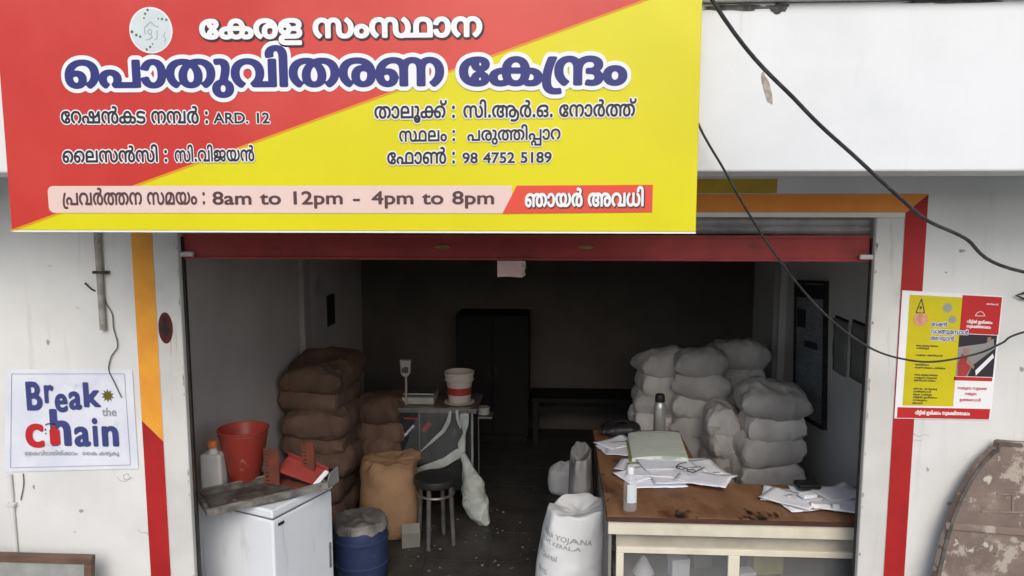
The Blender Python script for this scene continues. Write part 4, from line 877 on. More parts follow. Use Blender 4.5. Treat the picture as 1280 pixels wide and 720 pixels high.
M['freezer'] = mat('white enamel', (.80, .84, .88), (.76, .80, .84), .32, 3, spec=.5, rvary=.08, dirt=[((.46, .47, .48), 5, .60, .82), ((.30, .22, .15), 30, .72, .78), ((.50, .50, .50), 3, .54, .78, (8, 8, .8))])
M['freezer_side'] = M['freezer']
M['gasket'] = mat('grey rubber', (.18, .18, .18), None, .6)
M['tray_rim'] = mat('scuffed tray rim', (.30, .28, .25), (.12, .11, .10), .6, 14, metal=.3, bump=.3, bs=40)
M['stool_leg'] = mat('dull stool tube', (.16, .155, .15), (.09, .085, .08), .45, 12, metal=.3)
M['chalk'] = mat('faded chalk', (.27, .215, .18), (.20, .155, .13), .8, 40)
M['scuff'] = mat('grey scuff', (.42, .41, .39), (.30, .29, .28), .8, 30)
M['rack'] = mat('dull brownish red plastic', (.20, .055, .035), (.13, .045, .03), .6, 20)
M['tray'] = mat('grimy galvanised tray', (.15, .14, .125), (.045, .04, .035), .65, 10, metal=.3, bump=.35, bs=30, dirt=[((.34, .32, .29), 8, .60, .72)])
M['red_plastic'] = mat('red plastic', (.33, .045, .03), (.27, .035, .024), .42, 6, dirt=[((.20, .04, .03), 8, .55, .75), ((.45, .16, .13), 16, .62, .72)])
M['red_board'] = mat('red enamel', (.33, .055, .045), (.27, .045, .038), .45, 8)
M['can_white'] = mat('milky plastic', (.60, .60, .57), (.52, .52, .49), .45, 6)
M['can_cap'] = mat('orange cap plastic', (.60, .17, .04), None, .4)
M['barrel'] = mat('blue plastic', (.030, .048, .12), (.022, .034, .085), .5, 6, dirt=[((.13, .13, .14), 5, .54, .70), ((.30, .31, .33), 22, .66, .72)], bump=.1)
M['film'] = mat('crumpled plastic film', (.24, .23, .21), (.10, .095, .09), .35, 12, bump=.9, bs=28)
M['sheer'] = mat('thin clear film', (.55, .57, .57), (.35, .37, .37), .22, 9, lo=.4, hi=.6, spec=.9, alpha=.17, crease=(10, .9, .03))
M['bag'] = mat('milky polythene', (.60, .64, .61), (.46, .50, .48), .35, 12, bump=.6, bs=26, alpha=.82, crease=(14, .8, .02), dirt=[((.22, .36, .24), 16, .60, .68)])
M['table_metal'] = mat('dull table steel', (.24, .22, .20), (.17, .15, .14), .4, 12, metal=.5)
M['leg_metal'] = mat('bright steel tube', (.50, .49, .47), (.40, .39, .37), .35, 12, metal=.4)
M['black_panel'] = mat('black panel sheet', (.022, .024, .027), (.035, .037, .04), .3, 4, dirt=[((.09, .095, .10), 4, .60, .78)])
M['black'] = mat('black vinyl', (.015, .015, .016), (.025, .025, .025), .45, 10)
M['scale_grey'] = mat('scale housing', (.42, .41, .38), (.36, .35, .32), .45, 10)
M['screen_grey'] = mat('unlit display glass', (.10, .105, .10), None, .2)
M['steel_pan'] = mat('brushed steel', (.55, .54, .52), (.45, .44, .42), .3, 18, metal=.9)
M['bucket'] = mat('cream plastic', (.62, .56, .49), (.56, .50, .43), .4, 8)
M['label_red'] = mat('red label', (.42, .05, .045), (.34, .04, .04), .45, 20)
M['wood_top'] = mat('worn counter plywood', (.27, .145, .075), (.18, .088, .045), .42, 5, stretch=(2, 1, 1), bump=.12, bs=40,
                    dirt=[((.10, .045, .025), 3.2, .52, .64), ((.018, .013, .012), 4.0, .575, .64), ((.38, .22, .12), 7, .64, .78)], rvary=.12)
M['wood_edge'] = mat('dark counter edge', (.085, .042, .025), (.05, .025, .017), .5, 8, stretch=(1, 1, 6))
M['cream'] = mat('cream enamel paint', (.72, .68, .55), (.62, .58, .46), .5, 5, dirt=[((.38, .33, .25), 5, .60, .78)], bump=.06)
M['cream_shade'] = mat('cream board darkened as recess shade', (.44, .41, .34), (.34, .31, .25), .6, 5, dirt=[((.20, .17, .13), 6, .6, .8)])  # darker copy of the cream paint, with the recess shade put into its colour
M['grey_board'] = mat('grey side board', (.26, .25, .23), (.17, .16, .15), .7, 5, stretch=(1, 1, .3), dirt=[((.08, .07, .06), 4, .6, .75)])
M['glass'] = mat('showcase glass with dust and reflection tint', (.30, .31, .31), (.22, .23, .23), .12, 4, spec=.7, alpha=.26)  # grey tint stands for dust and for reflections in the panes
M['case_in'] = mat('showcase lining', (.34, .32, .29), (.25, .24, .22), .8, 5)
M['clear'] = mat('clear plastic', (.80, .82, .82), None, .06, spec=1.0, alpha=.13)
M['gel'] = mat('clear gel', (.70, .74, .74), None, .05, spec=.6, alpha=.10)
M['white_plastic'] = mat('white plastic', (.76, .76, .76), None, .4)
M['flask'] = mat('brushed steel flask', (.60, .60, .58), (.50, .50, .48), .28, 20, metal=.55, stretch=(1, 1, .1))
M['book_page'] = mat('pale green ledger paper', (.64, .69, .60), (.56, .61, .53), .8, 6, dirt=[((.34, .40, .36), 30, .56, .64, (.3, 5, 1))])
M['book_cover'] = mat('yellowish cover', (.50, .44, .16), (.36, .33, .14), .6, 8)
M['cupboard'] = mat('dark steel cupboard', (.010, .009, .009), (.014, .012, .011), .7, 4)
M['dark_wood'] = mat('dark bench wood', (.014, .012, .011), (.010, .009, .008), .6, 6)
M['notice'] = mat('printed notice', (.42, .46, .50), (.34, .38, .42), .4, 6, dirt=[((.18, .21, .25), 26, .50, .58, (.4, .4, 5))])
M['notice_head'] = mat('dark notice header', (.03, .033, .04), None, .4)
M['calendar'] = mat('grey old paper', (.30, .30, .29), (.24, .24, .23), .8, 5)
M['plank'] = mat('brown peeling paint', (.22, .165, .135), (.16, .12, .10), .8, 7, bump=.5, bs=30,
                 dirt=[((.29, .235, .195), 11, .50, .66), ((.40, .35, .29), 5.5, .56, .60), ((.50, .46, .39), 14, .60, .65), ((.045, .032, .026), 16, .62, .68)])
M['plank_rim'] = mat('dark board rim', (.13, .115, .10), (.06, .052, .048), .7, 15)
M['frame_wood'] = mat('brown frame wood', (.16, .095, .06), (.10, .06, .04), .6, 5, stretch=(1, 1, 6))
M['frame_panel'] = mat('dull grey panel', (.36, .37, .34), (.26, .27, .25), .5, 6, dirt=[((.50, .50, .46), 5, .58, .7)])
M['pilaster'] = mat('pilaster paint', (.52, .50, .48), (.45, .43, .41), .8, 3)

# ---------------------------------------------------------------- ground, road, floor
LX, RX, BY = -1.90, 1.90, 4.05
WT = 0.05                                   # front wall thickness
def ground_z(x, y):
    """the shop stands below the road; beyond the road an unseen wooded slope is added to block low sky light"""
    if y > -1.4:
        return -.2
    if y > -2.6:
        return -.2 + .75 * (-1.4 - y) / 1.2
    if y > -9.6:
        return .55
    t = min(1, (-9.6 - y) / 22)
    return .55 + 4.5 * t * t * (3 - 2 * t) + .5 * noise.noise((x * .15, y * .15, 0)) * t


ys_ = [400, 60, 6, 0, -1.4, -2.6, -9.6, -12, -14, -16, -18, -20, -22, -24, -26, -29, -32, -60, -400]
xs_ = [-400, -80, -40, -20, -12, -6, -3, 0, 3, 6, 12, 20, 40, 80, 400]
gm = MB()
for y in ys_:
    for x in xs_:
        gm.v.append((x, y, ground_z(x, y)))
nx_ = len(xs_)
gm.f += [(j * nx_ + i, (j + 1) * nx_ + i, (j + 1) * nx_ + i + 1, j * nx_ + i + 1) for j in range(len(ys_) - 1) for i in range(nx_ - 1)]
structure(gm.build('ground', M['ground']))
hl = MB()
xs2 = [-60 + 4 * i for i in range(31)]
ys2 = [-9.9, -12, -14, -16, -18, -20, -22, -24, -26, -29, -32]
for y in ys2:
    for x in xs2:
        hl.v.append((x, y, ground_z(x, y) + .06 + .9 * abs(noise.noise((x * .4, y * .4, 5))) * (1 if y < -11 else 0)))
hl.f += [(j * 31 + i, (j + 1) * 31 + i, (j + 1) * 31 + i + 1, j * 31 + i + 1) for j in range(len(ys2) - 1) for i in range(30)]
structure(hl.build('light_block_hill', M['light_block_hill']))  # unseen slope behind the camera, added to keep low sky light off the interior
structure(MB().box(-60, 60, -9.4, -3.4, .5, .556).build('road', M['road']))
structure(MB().box(-6, 6, -1.3, -.004, -.25, -.05).build('pavement', M['ground'], bevel=.01))
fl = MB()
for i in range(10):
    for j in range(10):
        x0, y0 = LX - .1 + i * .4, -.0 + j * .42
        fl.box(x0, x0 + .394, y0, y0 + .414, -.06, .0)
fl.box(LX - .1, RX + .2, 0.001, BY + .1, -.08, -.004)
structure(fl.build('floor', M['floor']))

# ---------------------------------------------------------------- the shop building
shop = thing('shop_building', 'white painted shop front with open doorway, red rolling shutter and deep concrete canopy', 'building')
OXL, OXR, OZT = -1.67, 1.345, 2.19          # opening
w = MB()
w.box(-6, OXL - .115, 0, WT, -.2, 2.36)
w.box(OXR + .115, 6, 0, WT, -.2, 2.36)
w.box(OXL - .115, OXR + .115, 0, WT, OZT, 2.36)
w.build('front_wall', M['wall'], shop)
p = MB()
p.box(OXL - .115, OXL, -.003, .030, -.2, OZT)
p.build('pillar', M['pillar'], shop, bevel=.006)
p = MB()
p.box(OXR, OXR + .115, -.003, .030, -.2, OZT)
p.build('pillar', M['pillar'], shop, bevel=.006)
c = MB()
c.box(-6, 6, -.6, 0, 2.36, 2.92)
c.build('canopy', M['fascia'], shop, bevel=.008)
c = MB()
c.box(-6, 6, -.63, .1, 2.921, 2.945)
c.build('canopy_coping', M['pillar'], shop, bevel=.004)
MB().box(-6, 6, .0, .3, 2.946, 4.3).build('upper_wall', M['wall'], shop)
MB().box(LX - .15, LX, WT, BY + .15, -.1, 2.62).build('side_wall', M['in_left'], shop)
MB().box(RX, RX + .15, WT, BY + .15, -.1, 2.62).build('side_wall', M['in_right'], shop)
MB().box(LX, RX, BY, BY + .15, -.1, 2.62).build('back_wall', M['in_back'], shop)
MB().box(LX - .15, RX + .15, WT + .001, BY + .15, 2.62, 2.78).build('ceiling', M['ceiling'], shop)
MB().box(-6, 6, .301, 5, 4.0, 4.3).build('roof', M['ceiling'], shop)
MB().box(-6, LX - .151, BY - .3, BY + .1, -.2, 4.0).build('rear_wall', M['wall'], shop)
MB().box(RX + .151, 6, BY - .3, BY + .1, -.2, 4.0).build('rear_wall', M['wall'], shop)
MB().box(LX, LX + .045, 2.20, 2.36, 0, 2.62).build('pilaster', M['pilaster'], shop, bevel=.01)
MB().box(RX - .06, RX, 3.0, 3.3, 0, 2.62).build('pilaster', M['in_right'], shop, bevel=.01)
MB().tube([(RX - .085, 3.02, 0), (RX - .085, 3.02, 2.6)], .028, 10).build('drain_pipe', M['pilaster'], shop, smooth=True)
MB().box(LX, LX + .012, 2.90, 3.10, 1.20, 1.46).build('switch_board', M['black'], shop, bevel=.004)


# painted border round the opening, a thin coat of paint on the wall
def paint(name, poly, m, y=-.0012):
    return MB().prism(poly, y, -.0002).build(name, m, shop)


SL0, SL1, SR0, SR1, ST0, ST1 = -1.882, OXL - .116, OXR + .116, 1.55, 2.21, 2.288
paint('painted_border', [(SL0, ST0), (SR0, ST0), (SR1, ST1), (SL0, ST1)], M['orange'])
paint('painted_border', [(SR0, -.2), (SR1, -.2), (SR1, ST1 - .0015), (SR0, ST0 - .0015)], M['band_red'])
paint('painted_border', [(SL0, 1.262), (SL1, 1.165), (SL1, ST0 - .002), (SL0, ST0 - .002)], M['amber'])
paint('painted_border', [(SL0, -.2), (SL1, -.2), (SL1, 1.163), (SL0, 1.26)], M['band_red'])
paint('painted_border', [(-.9, 2.291), (.93, 2.291), (.93, 2.35), (-.9, 2.35)], M['mustard'])
# a patch where the paint has come off, and mould under the coping
pts = []
for k in range(26):
    a = 2 * PI * k / 26
    r_ = 1 + .3 * noise.noise((math.cos(a) * 2, math.sin(a) * 2, 3.1))
    pts.append((.712 + .012 * r_ * math.cos(a) - .016 * math.sin(a), 2.640 + .052 * r_ * math.sin(a)))
o = MB().prism(pts, -.6025, -.6005).build('bare_patch', M['peel'], shop)
for (cx, cz, rx, rz) in ((.60, 2.905, .10, .010), (1.62, 2.90, .055, .030), (.74, 2.902, .035, .016), (1.3, 2.915, .16, .006), (1.75, 2.905, .1, .014)):
    q = []
    for k in range(30):
        a = 2 * PI * k / 30
        r_ = 1 + .5 * noise.noise((math.cos(a) * 2.5 + cx * 9, math.sin(a) * 2.5, 1.7))
        q.append((cx + rx * r_ * math.cos(a), min(cz + rz * r_ * math.sin(a), 2.9195)))
    MB().prism(q, -.6022, -.6004).build('mould_stain', M['black_dirt'], shop)
# rolling shutter
sh = MB()
for k in range(2):
    z0 = 2.117 + k * .037
    prof = [(.052, z0), (.046, z0 + .006), (.040, z0 + .018), (.046, z0 + .030), (.052, z0 + .035)]
    n = len(sh.v)
    for x in (OXL + .01, OXR - .01):
        for y, z in prof:
            sh.v.append((x, y, z))
    for i in range(4):
        sh.f.append((n + i, n + 5 + i, n + 6 + i, n + i + 1))
sh.box(OXL + .01, OXR - .01, .056, .06, 2.117, 2.19)
shutter = sh.build('rolling_shutter', M['steel'], shop, smooth=True)
b = MB()
b.box(OXL + .008, OXR - .008, .036, .062, 2.006, 2.108)
b.box(OXL + .008, OXR - .008, .028, .066, 2.000, 2.012)
b.box(OXL + .008, OXR - .008, .031, .0355, 2.098, 2.112)
b.build('bottom_panel', M['shut_red'], shutter, bevel=.003)
MB().tube([(OXL - .004, .020, 2.022), (OXL + .058, .020, 2.022)], .011, 8).build('latch_bolt', M['lock_white'], shutter, smooth=True)
MB().box(OXR - .055, OXR + .002, .008, .026, 2.012, 2.032).build('latch_bolt', M['lock_white'], shutter, bevel=.004)
for px in (553, 732):
    q = at(px, 309, Y=.034)
    MB().prism([(q.x + .034 * math.cos(2 * PI * k / 20), q.z + .009 * math.sin(2 * PI * k / 20)) for k in range(20)], .031, .0359).build('lock_plate', M['brass'], shutter, bevel=.001)
g = MB()
g.box(OXL - .002, OXL + .008, .0305, .050, -.1, 2.10)
g.build('guide_rail', M['iron'], shop)
g = MB()
g.box(OXR - .004, OXR + .002, .0305, .046, -.1, 2.10)
g.build('guide_rail', M['iron'], shop)

# ---------------------------------------------------------------- the big sign board
SY = -.70
sb = thing('sign_board', 'large red and yellow sign board with blue and white lettering hung on the canopy', 'sign board', (-.72, SY, 2.158))


def S(px, py):
    q = at(px, py, Y=SY)
    return (q.x, q.z)


SX0, SX1, SZ0, SZ1 = -1.912, .470, 2.158, 2.99
MB().box(SX0, SX1, SY, SY + .028, SZ0, SZ1).build('panel', M['s_yel'], sb, bevel=.003)
MB().box(SX0, SX1, SY - .0004, SY + .0275, SZ0 - .006, SZ0 - .0002).build('bottom_hem', M['s_white'], sb)
xa, za = S(805, 0)
xb, zb = S(13, 288)
sl_ = (za - zb) / (xa - xb)
red = [(SX0 + .001, SZ0 + .004), (SX0 + .003, SZ0 + .004), ((SZ1 - .002 - zb) / sl_ + xb, SZ1 - .002), (SX0 + .001, SZ1 - .002)]
MB().prism(red, SY - .0012, SY - .0002).build('red_field', M['s_red'], sb)
x1_ = (SZ1 - .002 - zb) / sl_ + xb
MB().prism([(xb, zb - .005), (x1_ + .010, SZ1 - .0025), (x1_ - .004, SZ1 - .0025), (xb, zb + .001)], SY - .0016, SY - .0014).build('orange_edge', M['s_orange'], sb)
# pill and parallelogram at the foot
def rounded(x0, x1, z0, z1, r, corners=(1, 1, 1, 1), n=6):
    pl = []
    for (cx, cz, a0, on) in ((x1, z0, -90, corners[1]), (x1, z1, 0, corners[2]), (x0, z1, 90, corners[3]), (x0, z0, 180, corners[0])):
        if not on:
            pl.append((cx, cz))
            continue
        ox = cx - r if cx == x1 else cx + r
        oz = cz - r if cz == z1 else cz + r
        for k in range(n + 1):
            a = R(a0 + 90 * k / n)
            pl.append((ox + r * math.cos(a), oz + r * math.sin(a)))
    return pl


pA, pB = S(62, 266), S(640, 232)
MB().prism(rounded(pA[0], pB[0], pA[1], pB[1], .02, (1, 0, 0, 1)), SY - .0022, SY - .0018).build('pale_strip', M['s_pink'], sb)
MB().prism([S(628, 267), S(815, 265), S(816, 231), S(646, 232)], SY - .0028, SY - .0024).build('coral_strip', M['s_coral'], sb)


def sign_line(s, px0, px1, by0, by1, hpx, m, lat=False, grow=22, g=26, ay=1.0, lay=0, name='lettering', track=0, into=None):
    a, b_ = S(px0, by0), S(px1, by1)
    h = S(px0, by0 - hpx)[1] - a[1]
    mb = into or MB()
    letters(mb, s, a[0], b_[0], a[1], b_[1], h, SY - .0032 - .0006 * lay, lat, grow, g, ay, track)
    if into is None:
        mb.build(name, m, sb)
    return mb


L1, L2 = "േകരള സം{233}ാന", "െപാതുവിതരണ േക{162}{201}ം"
sign_line(L1, 251, 604, 49, 46, 23, M['s_dark'], grow=78, g=30, lay=0)
sign_line(L1, 250, 603, 48, 45, 23, M['s_white'], grow=40, g=24, lay=1)
sign_line(L2, 83, 783, 109, 105, 33, M['s_halo'], grow=122, g=26, lay=0)
sign_line(L2, 83, 783, 109, 105, 33, M['s_navy'], grow=48, g=20, ay=1.5, lay=1)
small = [("േറഷൻകട ന{216}ർ :", 77, 262, 154, 154, 15, False), ("ARD. 12", 268, 338, 154, 154, 13.5, True),
         ("ൈലസൻസി :", 79, 211, 203, 202, 14.5, False), ("സി.വിജയൻ", 219, 319, 202, 201, 14, False),
         ("താലൂ{163}് :", 468, 570, 148, 147, 15, False), ("സി.ആർ.ഒ. േനാർ{196}്", 579, 794, 147, 145, 15, False),
         ("{233}ലം :", 499, 570, 177, 176, 13.5, False), ("പരു{196}ി{208}ാറ", 584, 701, 176, 174, 13, False),
         ("േഫാൺ :", 484, 570, 205, 204, 14.5, False), ("98 4752 5189", 578, 690, 204, 203, 13.5, True)]
hal, ink = MB(), MB()
for s_, x0, x1, b0, b1, h, lat in small:
    sign_line(s_, x0, x1, b0, b1, h, None, lat, grow=82, g=36, lay=0, into=hal)
    sign_line(s_, x0, x1, b0, b1, h, None, lat, grow=24, g=26, lay=1, into=ink)
hal.build('lettering_halo', M['s_halo'], sb)
ink.build('lettering', M['s_dark'], sb)
ink = MB()
sign_line("{162}പവർ{196}ന സമയം :", 79, 258, 256, 255, 15, None, into=ink, grow=24)
sign_line("8am to 12pm", 266, 430, 255.5, 255, 16.5, None, True, into=ink, grow=22)
sign_line("-", 441, 451, 255, 255, 16.5, None, True, into=ink, grow=22)
sign_line("4pm to 8pm", 465, 619, 255, 255, 16.5, None, True, into=ink, grow=22)
ink.build('lettering', M['s_brown'], sb)
sign_line("ഞായർ അവധി", 657, 806, 259, 258, 16, M['s_brown'], grow=75, g=34, lay=0)
sign_line("ഞായർ അവധി", 656, 805, 258, 257, 16, M['s_white'], grow=34, lay=1)
# round emblem
ex, ez = S(189, 38)
rx = S(215, 38)[0] - ex
rz = S(189, 10)[1] - ez
circ = lambda x, z, a, b, n=40: [(x + a * math.cos(2 * PI * k / n), z + b * math.sin(2 * PI * k / n)) for k in range(n)]
MB().prism(circ(ex, ez, rx * 1.04, rz * 1.04), SY - .0022, SY - .0018).build('emblem_rim', M['s_white'], sb)
em = MB().prism(circ(ex, ez, rx * .97, rz * .97), SY - .0028, SY - .0024).build('emblem', M['s_emblem'], sb)
for px, py, r_ in ((185, 12.5, 1.7), (182, 17.5, 1.6), (180.6, 22.8, 1.2), (203, 24, 1.6), (208.5, 25, 1.6), (198.5, 23.7, 1.0),
                   (165.5, 40, 2), (171, 44, 1.8), (175.8, 46, 1.5), (191.5, 55.2, 1.1), (188.4, 58.8, 1.5), (184, 62, 1.5)):
    q = S(px, py)
    MB().prism(circ(q[0], q[1], r_ * .0026, r_ * .0026, 12), SY - .0034, SY - .003).build('emblem_dot', M['s_green'], em)


def stroke(mb, pts, wd, y, thick=.0004):
    """flat painted stroke along points of the plane y = const"""
    for (x0, z0), (x1, z1) in zip(pts[:-1], pts[1:]):
        l = math.hypot(x1 - x0, z1 - z0) or 1e-6
        nx, nz = -(z1 - z0) / l * wd / 2, (x1 - x0) / l * wd / 2
        mb.prism([(x0 - nx, z0 - nz), (x1 - nx, z1 - nz), (x1 + nx, z1 + nz), (x0 + nx, z0 + nz)], y, y + thick)
    return mb


d = MB()
stroke(d, [S(182, 43), S(181.3, 35), S(188.5, 27.5), S(194, 32.5), S(199, 34)], .0022, SY - .0034)
stroke(d, [S(197, 38), S(197, 48), S(194, 50)], .002, SY - .0035)
stroke(d, [S(188 + 2.5 * math.cos(k), 40 + 3 * math.sin(k)) for k in np.linspace(0, 6.28, 9)], .0018, SY - .0036)
stroke(d, [S(189, 43), S(191, 47), S(186, 50), S(183, 50)], .0018, SY - .0037)
stroke(d, [S(207, 40), S(205, 46), S(208, 49), S(206, 53)], .0014, SY - .0038)
d.build('emblem_drawing', M['s_grey'], em)
# steel frame and the brackets that hold the board off the canopy
fr = MB()
for z in (SZ0 + .02, 2.6, SZ1 - .03):
    fr.box(SX0 + .02, SX1 - .02, SY + .029, SY + .054, z - .0125, z + .0125)
for x in (SX0 + .03, -1.1, -.35, SX1 - .03):
    fr.box(x - .0125, x + .0125, SY + .0545, SY + .079, SZ0 + .01, SZ1 - .02)
fr.build('frame', M['iron'], sb)
for x in (SX0 + .03, -1.1, -.35, SX1 - .03):
    MB().box(x - .015, x + .015, SY + .0795, -.601, 2.58, 2.61).build('bracket', M['iron'], sb)

# ---------------------------------------------------------------- posters on the outside wall
def quad_map(tl, tr, br_, bl, y):
    P_ = [at(*q, Y=y) for q in (tl, tr, br_, bl)]

    def f(u, v):                              # u to the right, v downwards, 0..1
        a = P_[0] * (1 - u) + P_[1] * u
        b = P_[3] * (1 - u) + P_[2] * u
        q = a * (1 - v) + b * v
        return (q.x, q.z)
    return f


# «Break the chain»
PY = -.006
U = quad_map((7, 462), (165, 462), (173, 586), (5, 590), PY)
q0 = U(.5, 1)
bp = thing('poster', 'white Break the chain poster with blue letters and red soap bottle, left of doorway', 'poster', (q0[0], PY, q0[1]))
n_ = 14
sheet = MB()
for j in range(n_ + 1):
    for i in range(n_ + 1):
        u, v = i / n_, j / n_
        x, z = U(u, v)
        sheet.v.append((x, PY + .0012 * noise.noise((x * 9, 2, z * 9)) + .0008, z))
sheet.f += [(j * (n_ + 1) + i, (j + 1) * (n_ + 1) + i, (j + 1) * (n_ + 1) + i + 1, j * (n_ + 1) + i + 1) for j in range(n_) for i in range(n_)]
sheet.build('paper_sheet', M['poster_paper'], bp, smooth=True)
PW = U(1, 0)[0] - U(0, 0)[0]
LYR = PY - .0022


def BP(px, py):
    q = at(px, py, Y=LYR)
    return (q.x, q.z)


d = MB()
stroke(d, [U(.05, .04), U(.94, .04)], .002, LYR)
stroke(d, [U(.94, .042), U(.945, .955)], .002, LYR)
stroke(d, [U(.944, .957), U(.05, .957)], .002, LYR)
stroke(d, [U(.05, .955), U(.05, .042)], .002, LYR)
d.build('border_line', M['s_grey'], bp)
d = MB()


def put(mb, s_, px0, px1, by, hpx, lat=True, grow=40, g=28, ay=1.6, lay=0, by1=None):
    a, b_ = BP(px0, by), BP(px1, by1 or by)
    h = BP(px0, by - hpx)[1] - a[1]
    letters(mb, s_, a[0], b_[0], a[1], b_[1], h, LYR - .0005 * lay, lat, grow, g, ay)


put(d, "B", 32.5, 53, 512, 36)
put(d, "r", 55, 67, 503, 33)
put(d, "e", 69, 85, 514, 33)
put(d, "a", 87, 102, 511, 33)
put(d, "k", 104, 124, 508, 31)
put(d, "h", 63, 91, 556, 46)
put(d, "a", 94, 113, 557, 36)
put(d, "i", 116, 124, 557, 38)
put(d, "n", 127, 150, 557, 37)
d.build('lettering', M['p_blue'], bp)
d = MB()
put(d, "the", 128, 146, 520, 11, grow=18)
put(d, "ൈകവിടാതിരി{163}ാം", 31, 97, 569, 4.2, lat=False, grow=14, ay=1)
put(d, "ൈക കഴുകൂ", 103, 149, 569, 4.2, lat=False, grow=14, ay=1)
d.build('lettering', M['s_grey'], bp)
d = MB()
put(d, "c", 32.5, 56, 558, 43, grow=38, lay=1)
cx, cz = BP(68.5, 545)
d.prism(rounded(cx - .0235, cx + .0245, cz - .042, cz + .034, .009), LYR - .0016, LYR - .0012)
d.prism(rounded(cx - .009, cx + .009, cz + .035, cz + .05, .003), LYR - .0016, LYR - .0012)
d.build('soap_bottle_print', M['p_red'], bp)
d = MB()
stroke(d, [(cx - .04, cz + .051), (cx - .03, cz + .058), (cx + .004, cz + .058), (cx + .004, cz + .05)], .005, LYR - .0019)
d.prism(circ(cx - .042, cz + .03, .004, .005, 10), LYR - .0019, LYR - .0015)
d.prism(circ(cx - .041, cz + .012, .003, .004, 10), LYR - .0019, LYR - .0015)
d.build('pump_print', M['s_dark'], bp)
d = MB()
cx, cz = BP(134.5, 494.5)
d.prism([(cx + (.031 if k % 2 else .017) * math.cos(2 * PI * k / 20), cz + (.031 if k % 2 else .017) * math.sin(2 * PI * k / 20)) for k in range(20)], LYR, LYR + .0004)
d.build('virus_print', M['p_olive'], bp)

# ration poster on the right
PY = -.005
V_ = quad_map((1128, 363), (1254, 370), (1238, 525), (1118, 523), PY)
q0 = V_(.5, 1)
rp = thing('poster', 'yellow, red and white printed notice poster with a small photograph, pasted right of doorway', 'poster', (q0[0], PY, q0[1]))


def vpoly(mb, us, lay):
    y = PY - .0005 - .0006 * lay
    return mb.prism([V_(u, v) for u, v in us], y, y + .0004)


def vrect(mb, u0, u1, v0, v1, lay):
    return vpoly(mb, [(u0, v1), (u1, v1), (u1, v0), (u0, v0)], lay)


MB().prism([V_(0, 1), V_(1, 1), V_(1, 0), V_(0, 0)], PY, -.0022).build('paper_sheet', M['s_white'], rp)
vrect(MB(), .075, .60, .03, .895, 0).build('yellow_field', M['p_yel'], rp)
for r_ in ((.60, .99, .01, .31), (.585, .975, .655, .685), (.025, .985, .91, .995)):
    vrect(MB(), *r_, 0).build('red_field', M['p_red'], rp)
ph = vrect(MB(), .60, .98, .315, .65, 0).build('printed_photo', M['s_dark'], rp)
d = MB()
vpoly(d, [(.60, .65), (.72, .65), (.76, .56), (.97, .42), (.95, .37), (.60, .42)], 1)
vpoly(d, [(.79, .44), (.90, .36), (.95, .34), (.95, .40), (.86, .43)], 2)
d.build('photo_pale', M['calendar'], ph)
d = MB()
vpoly(d, [(.62, .65), (.70, .65), (.74, .58), (.70, .50), (.64, .47), (.61, .55)], 3)
d.build('photo_red_cloth', M['label_red'], ph)
for pl_, l_ in (([(.655, .47), (.705, .475), (.715, .44), (.69, .42), (.655, .43)], 4), ([(.70, .50), (.78, .57), (.77, .59), (.69, .54)], 5),
                ([(.88, .36), (.92, .36), (.92, .33), (.885, .33)], 4)):
    vpoly(MB(), pl_, l_).build('photo_skin', M['p_skin'], ph)
d = MB()
vpoly(d, [(.79, .60), (.95, .46), (.965, .49), (.80, .64)], 6)
d.build('photo_white', M['s_white'], ph)


def vtext(mb, s_, u0, u1, v, hv, lat=False, grow=18, g=45, lay=2):
    a, b_ = V_(u0, v), V_(u1, v)
    h = (V_(u0, v - hv)[1] - a[1])
    letters(mb, s_, a[0], b_[0], a[1], b_[1], h, PY - .0005 - .0006 * lay, lat, grow, g)


d = MB()
for s_, u0, u1, v in (("ൈക കഴുകൂ അകലം", .17, .40, .425), ("പാലി{163}ുക", .175, .31, .445), ("സമയം അറിയാൻ", .175, .45, .50),
                      ("സുര{167}ിതരാകാം", .175, .32, .575), ("േറഷൻ അകലം പാലി{163}ുക", .175, .49, .598),
                      ("ൈക കഴുകൂ അകലം", .175, .42, .655), ("ന{215}ുെട സുര{167}", .175, .41, .678), ("അറിയാൻ സമയം", .175, .40, .70),
                      ("ൈക കഴുകൂ", .175, .42, .765), ("വാ{175}ുേ{216}ാൾ", .175, .36, .788), ("അകലം പാലി{163}ുക", .175, .37, .811),
                      ("വീ{184}ിൽ ഇരി{163}ാം", .175, .43, .834), ("സമയം", .175, .33, .857), ("അവധി", .175, .28, .88)):
    vtext(d, s_, u0, u1, v, .012)
d.build('lettering', M['s_dark'], rp)
d = MB()
for s_, u0, u1, v in (("േറഷൻ", .31, .47, .262), ("വാ{175}ുേ{216}ാൾ", .31, .69, .318), ("അറിയാൻ", .31, .55, .372)):
    vtext(d, s_, u0, u1, v, .028, grow=110, lay=2)
vtext(d, "വീ{184}ിൽ ഇരി{163}ാം", .665, .92, .225, .018, lay=1, grow=40)
vtext(d, "സുര{167}ിതരാകാം", .665, .91, .262, .018, lay=1, grow=40)
vtext(d, "അറിയാൻ", .84, .96, .075, .010, lay=1)
vtext(d, "വീ{184}ിൽ ഇരി{163}ാം സുര{167}ിതരാകാം", .21, .78, .963, .022, lay=1, grow=40)
d.build('lettering', M['s_white'], rp)
d = MB()
for s_, u0, u1, v in (("േറഷൻ", .31, .47, .262), ("വാ{175}ുേ{216}ാൾ", .31, .69, .318), ("അറിയാൻ", .31, .55, .372)):
    vtext(d, s_, u0, u1, v, .028, grow=22, lay=3)
d.build('lettering', M['s_navy'], rp)
d = MB()
for s_, u0, u1, v in (("ന{215}ുെട സുര{167}", .63, .93, .755), ("ന{215}ുെട", .71, .83, .80), ("ഉ{196}രവാദി", .66, .88, .85)):
    vtext(d, s_, u0, u1, v, .018, lay=1)
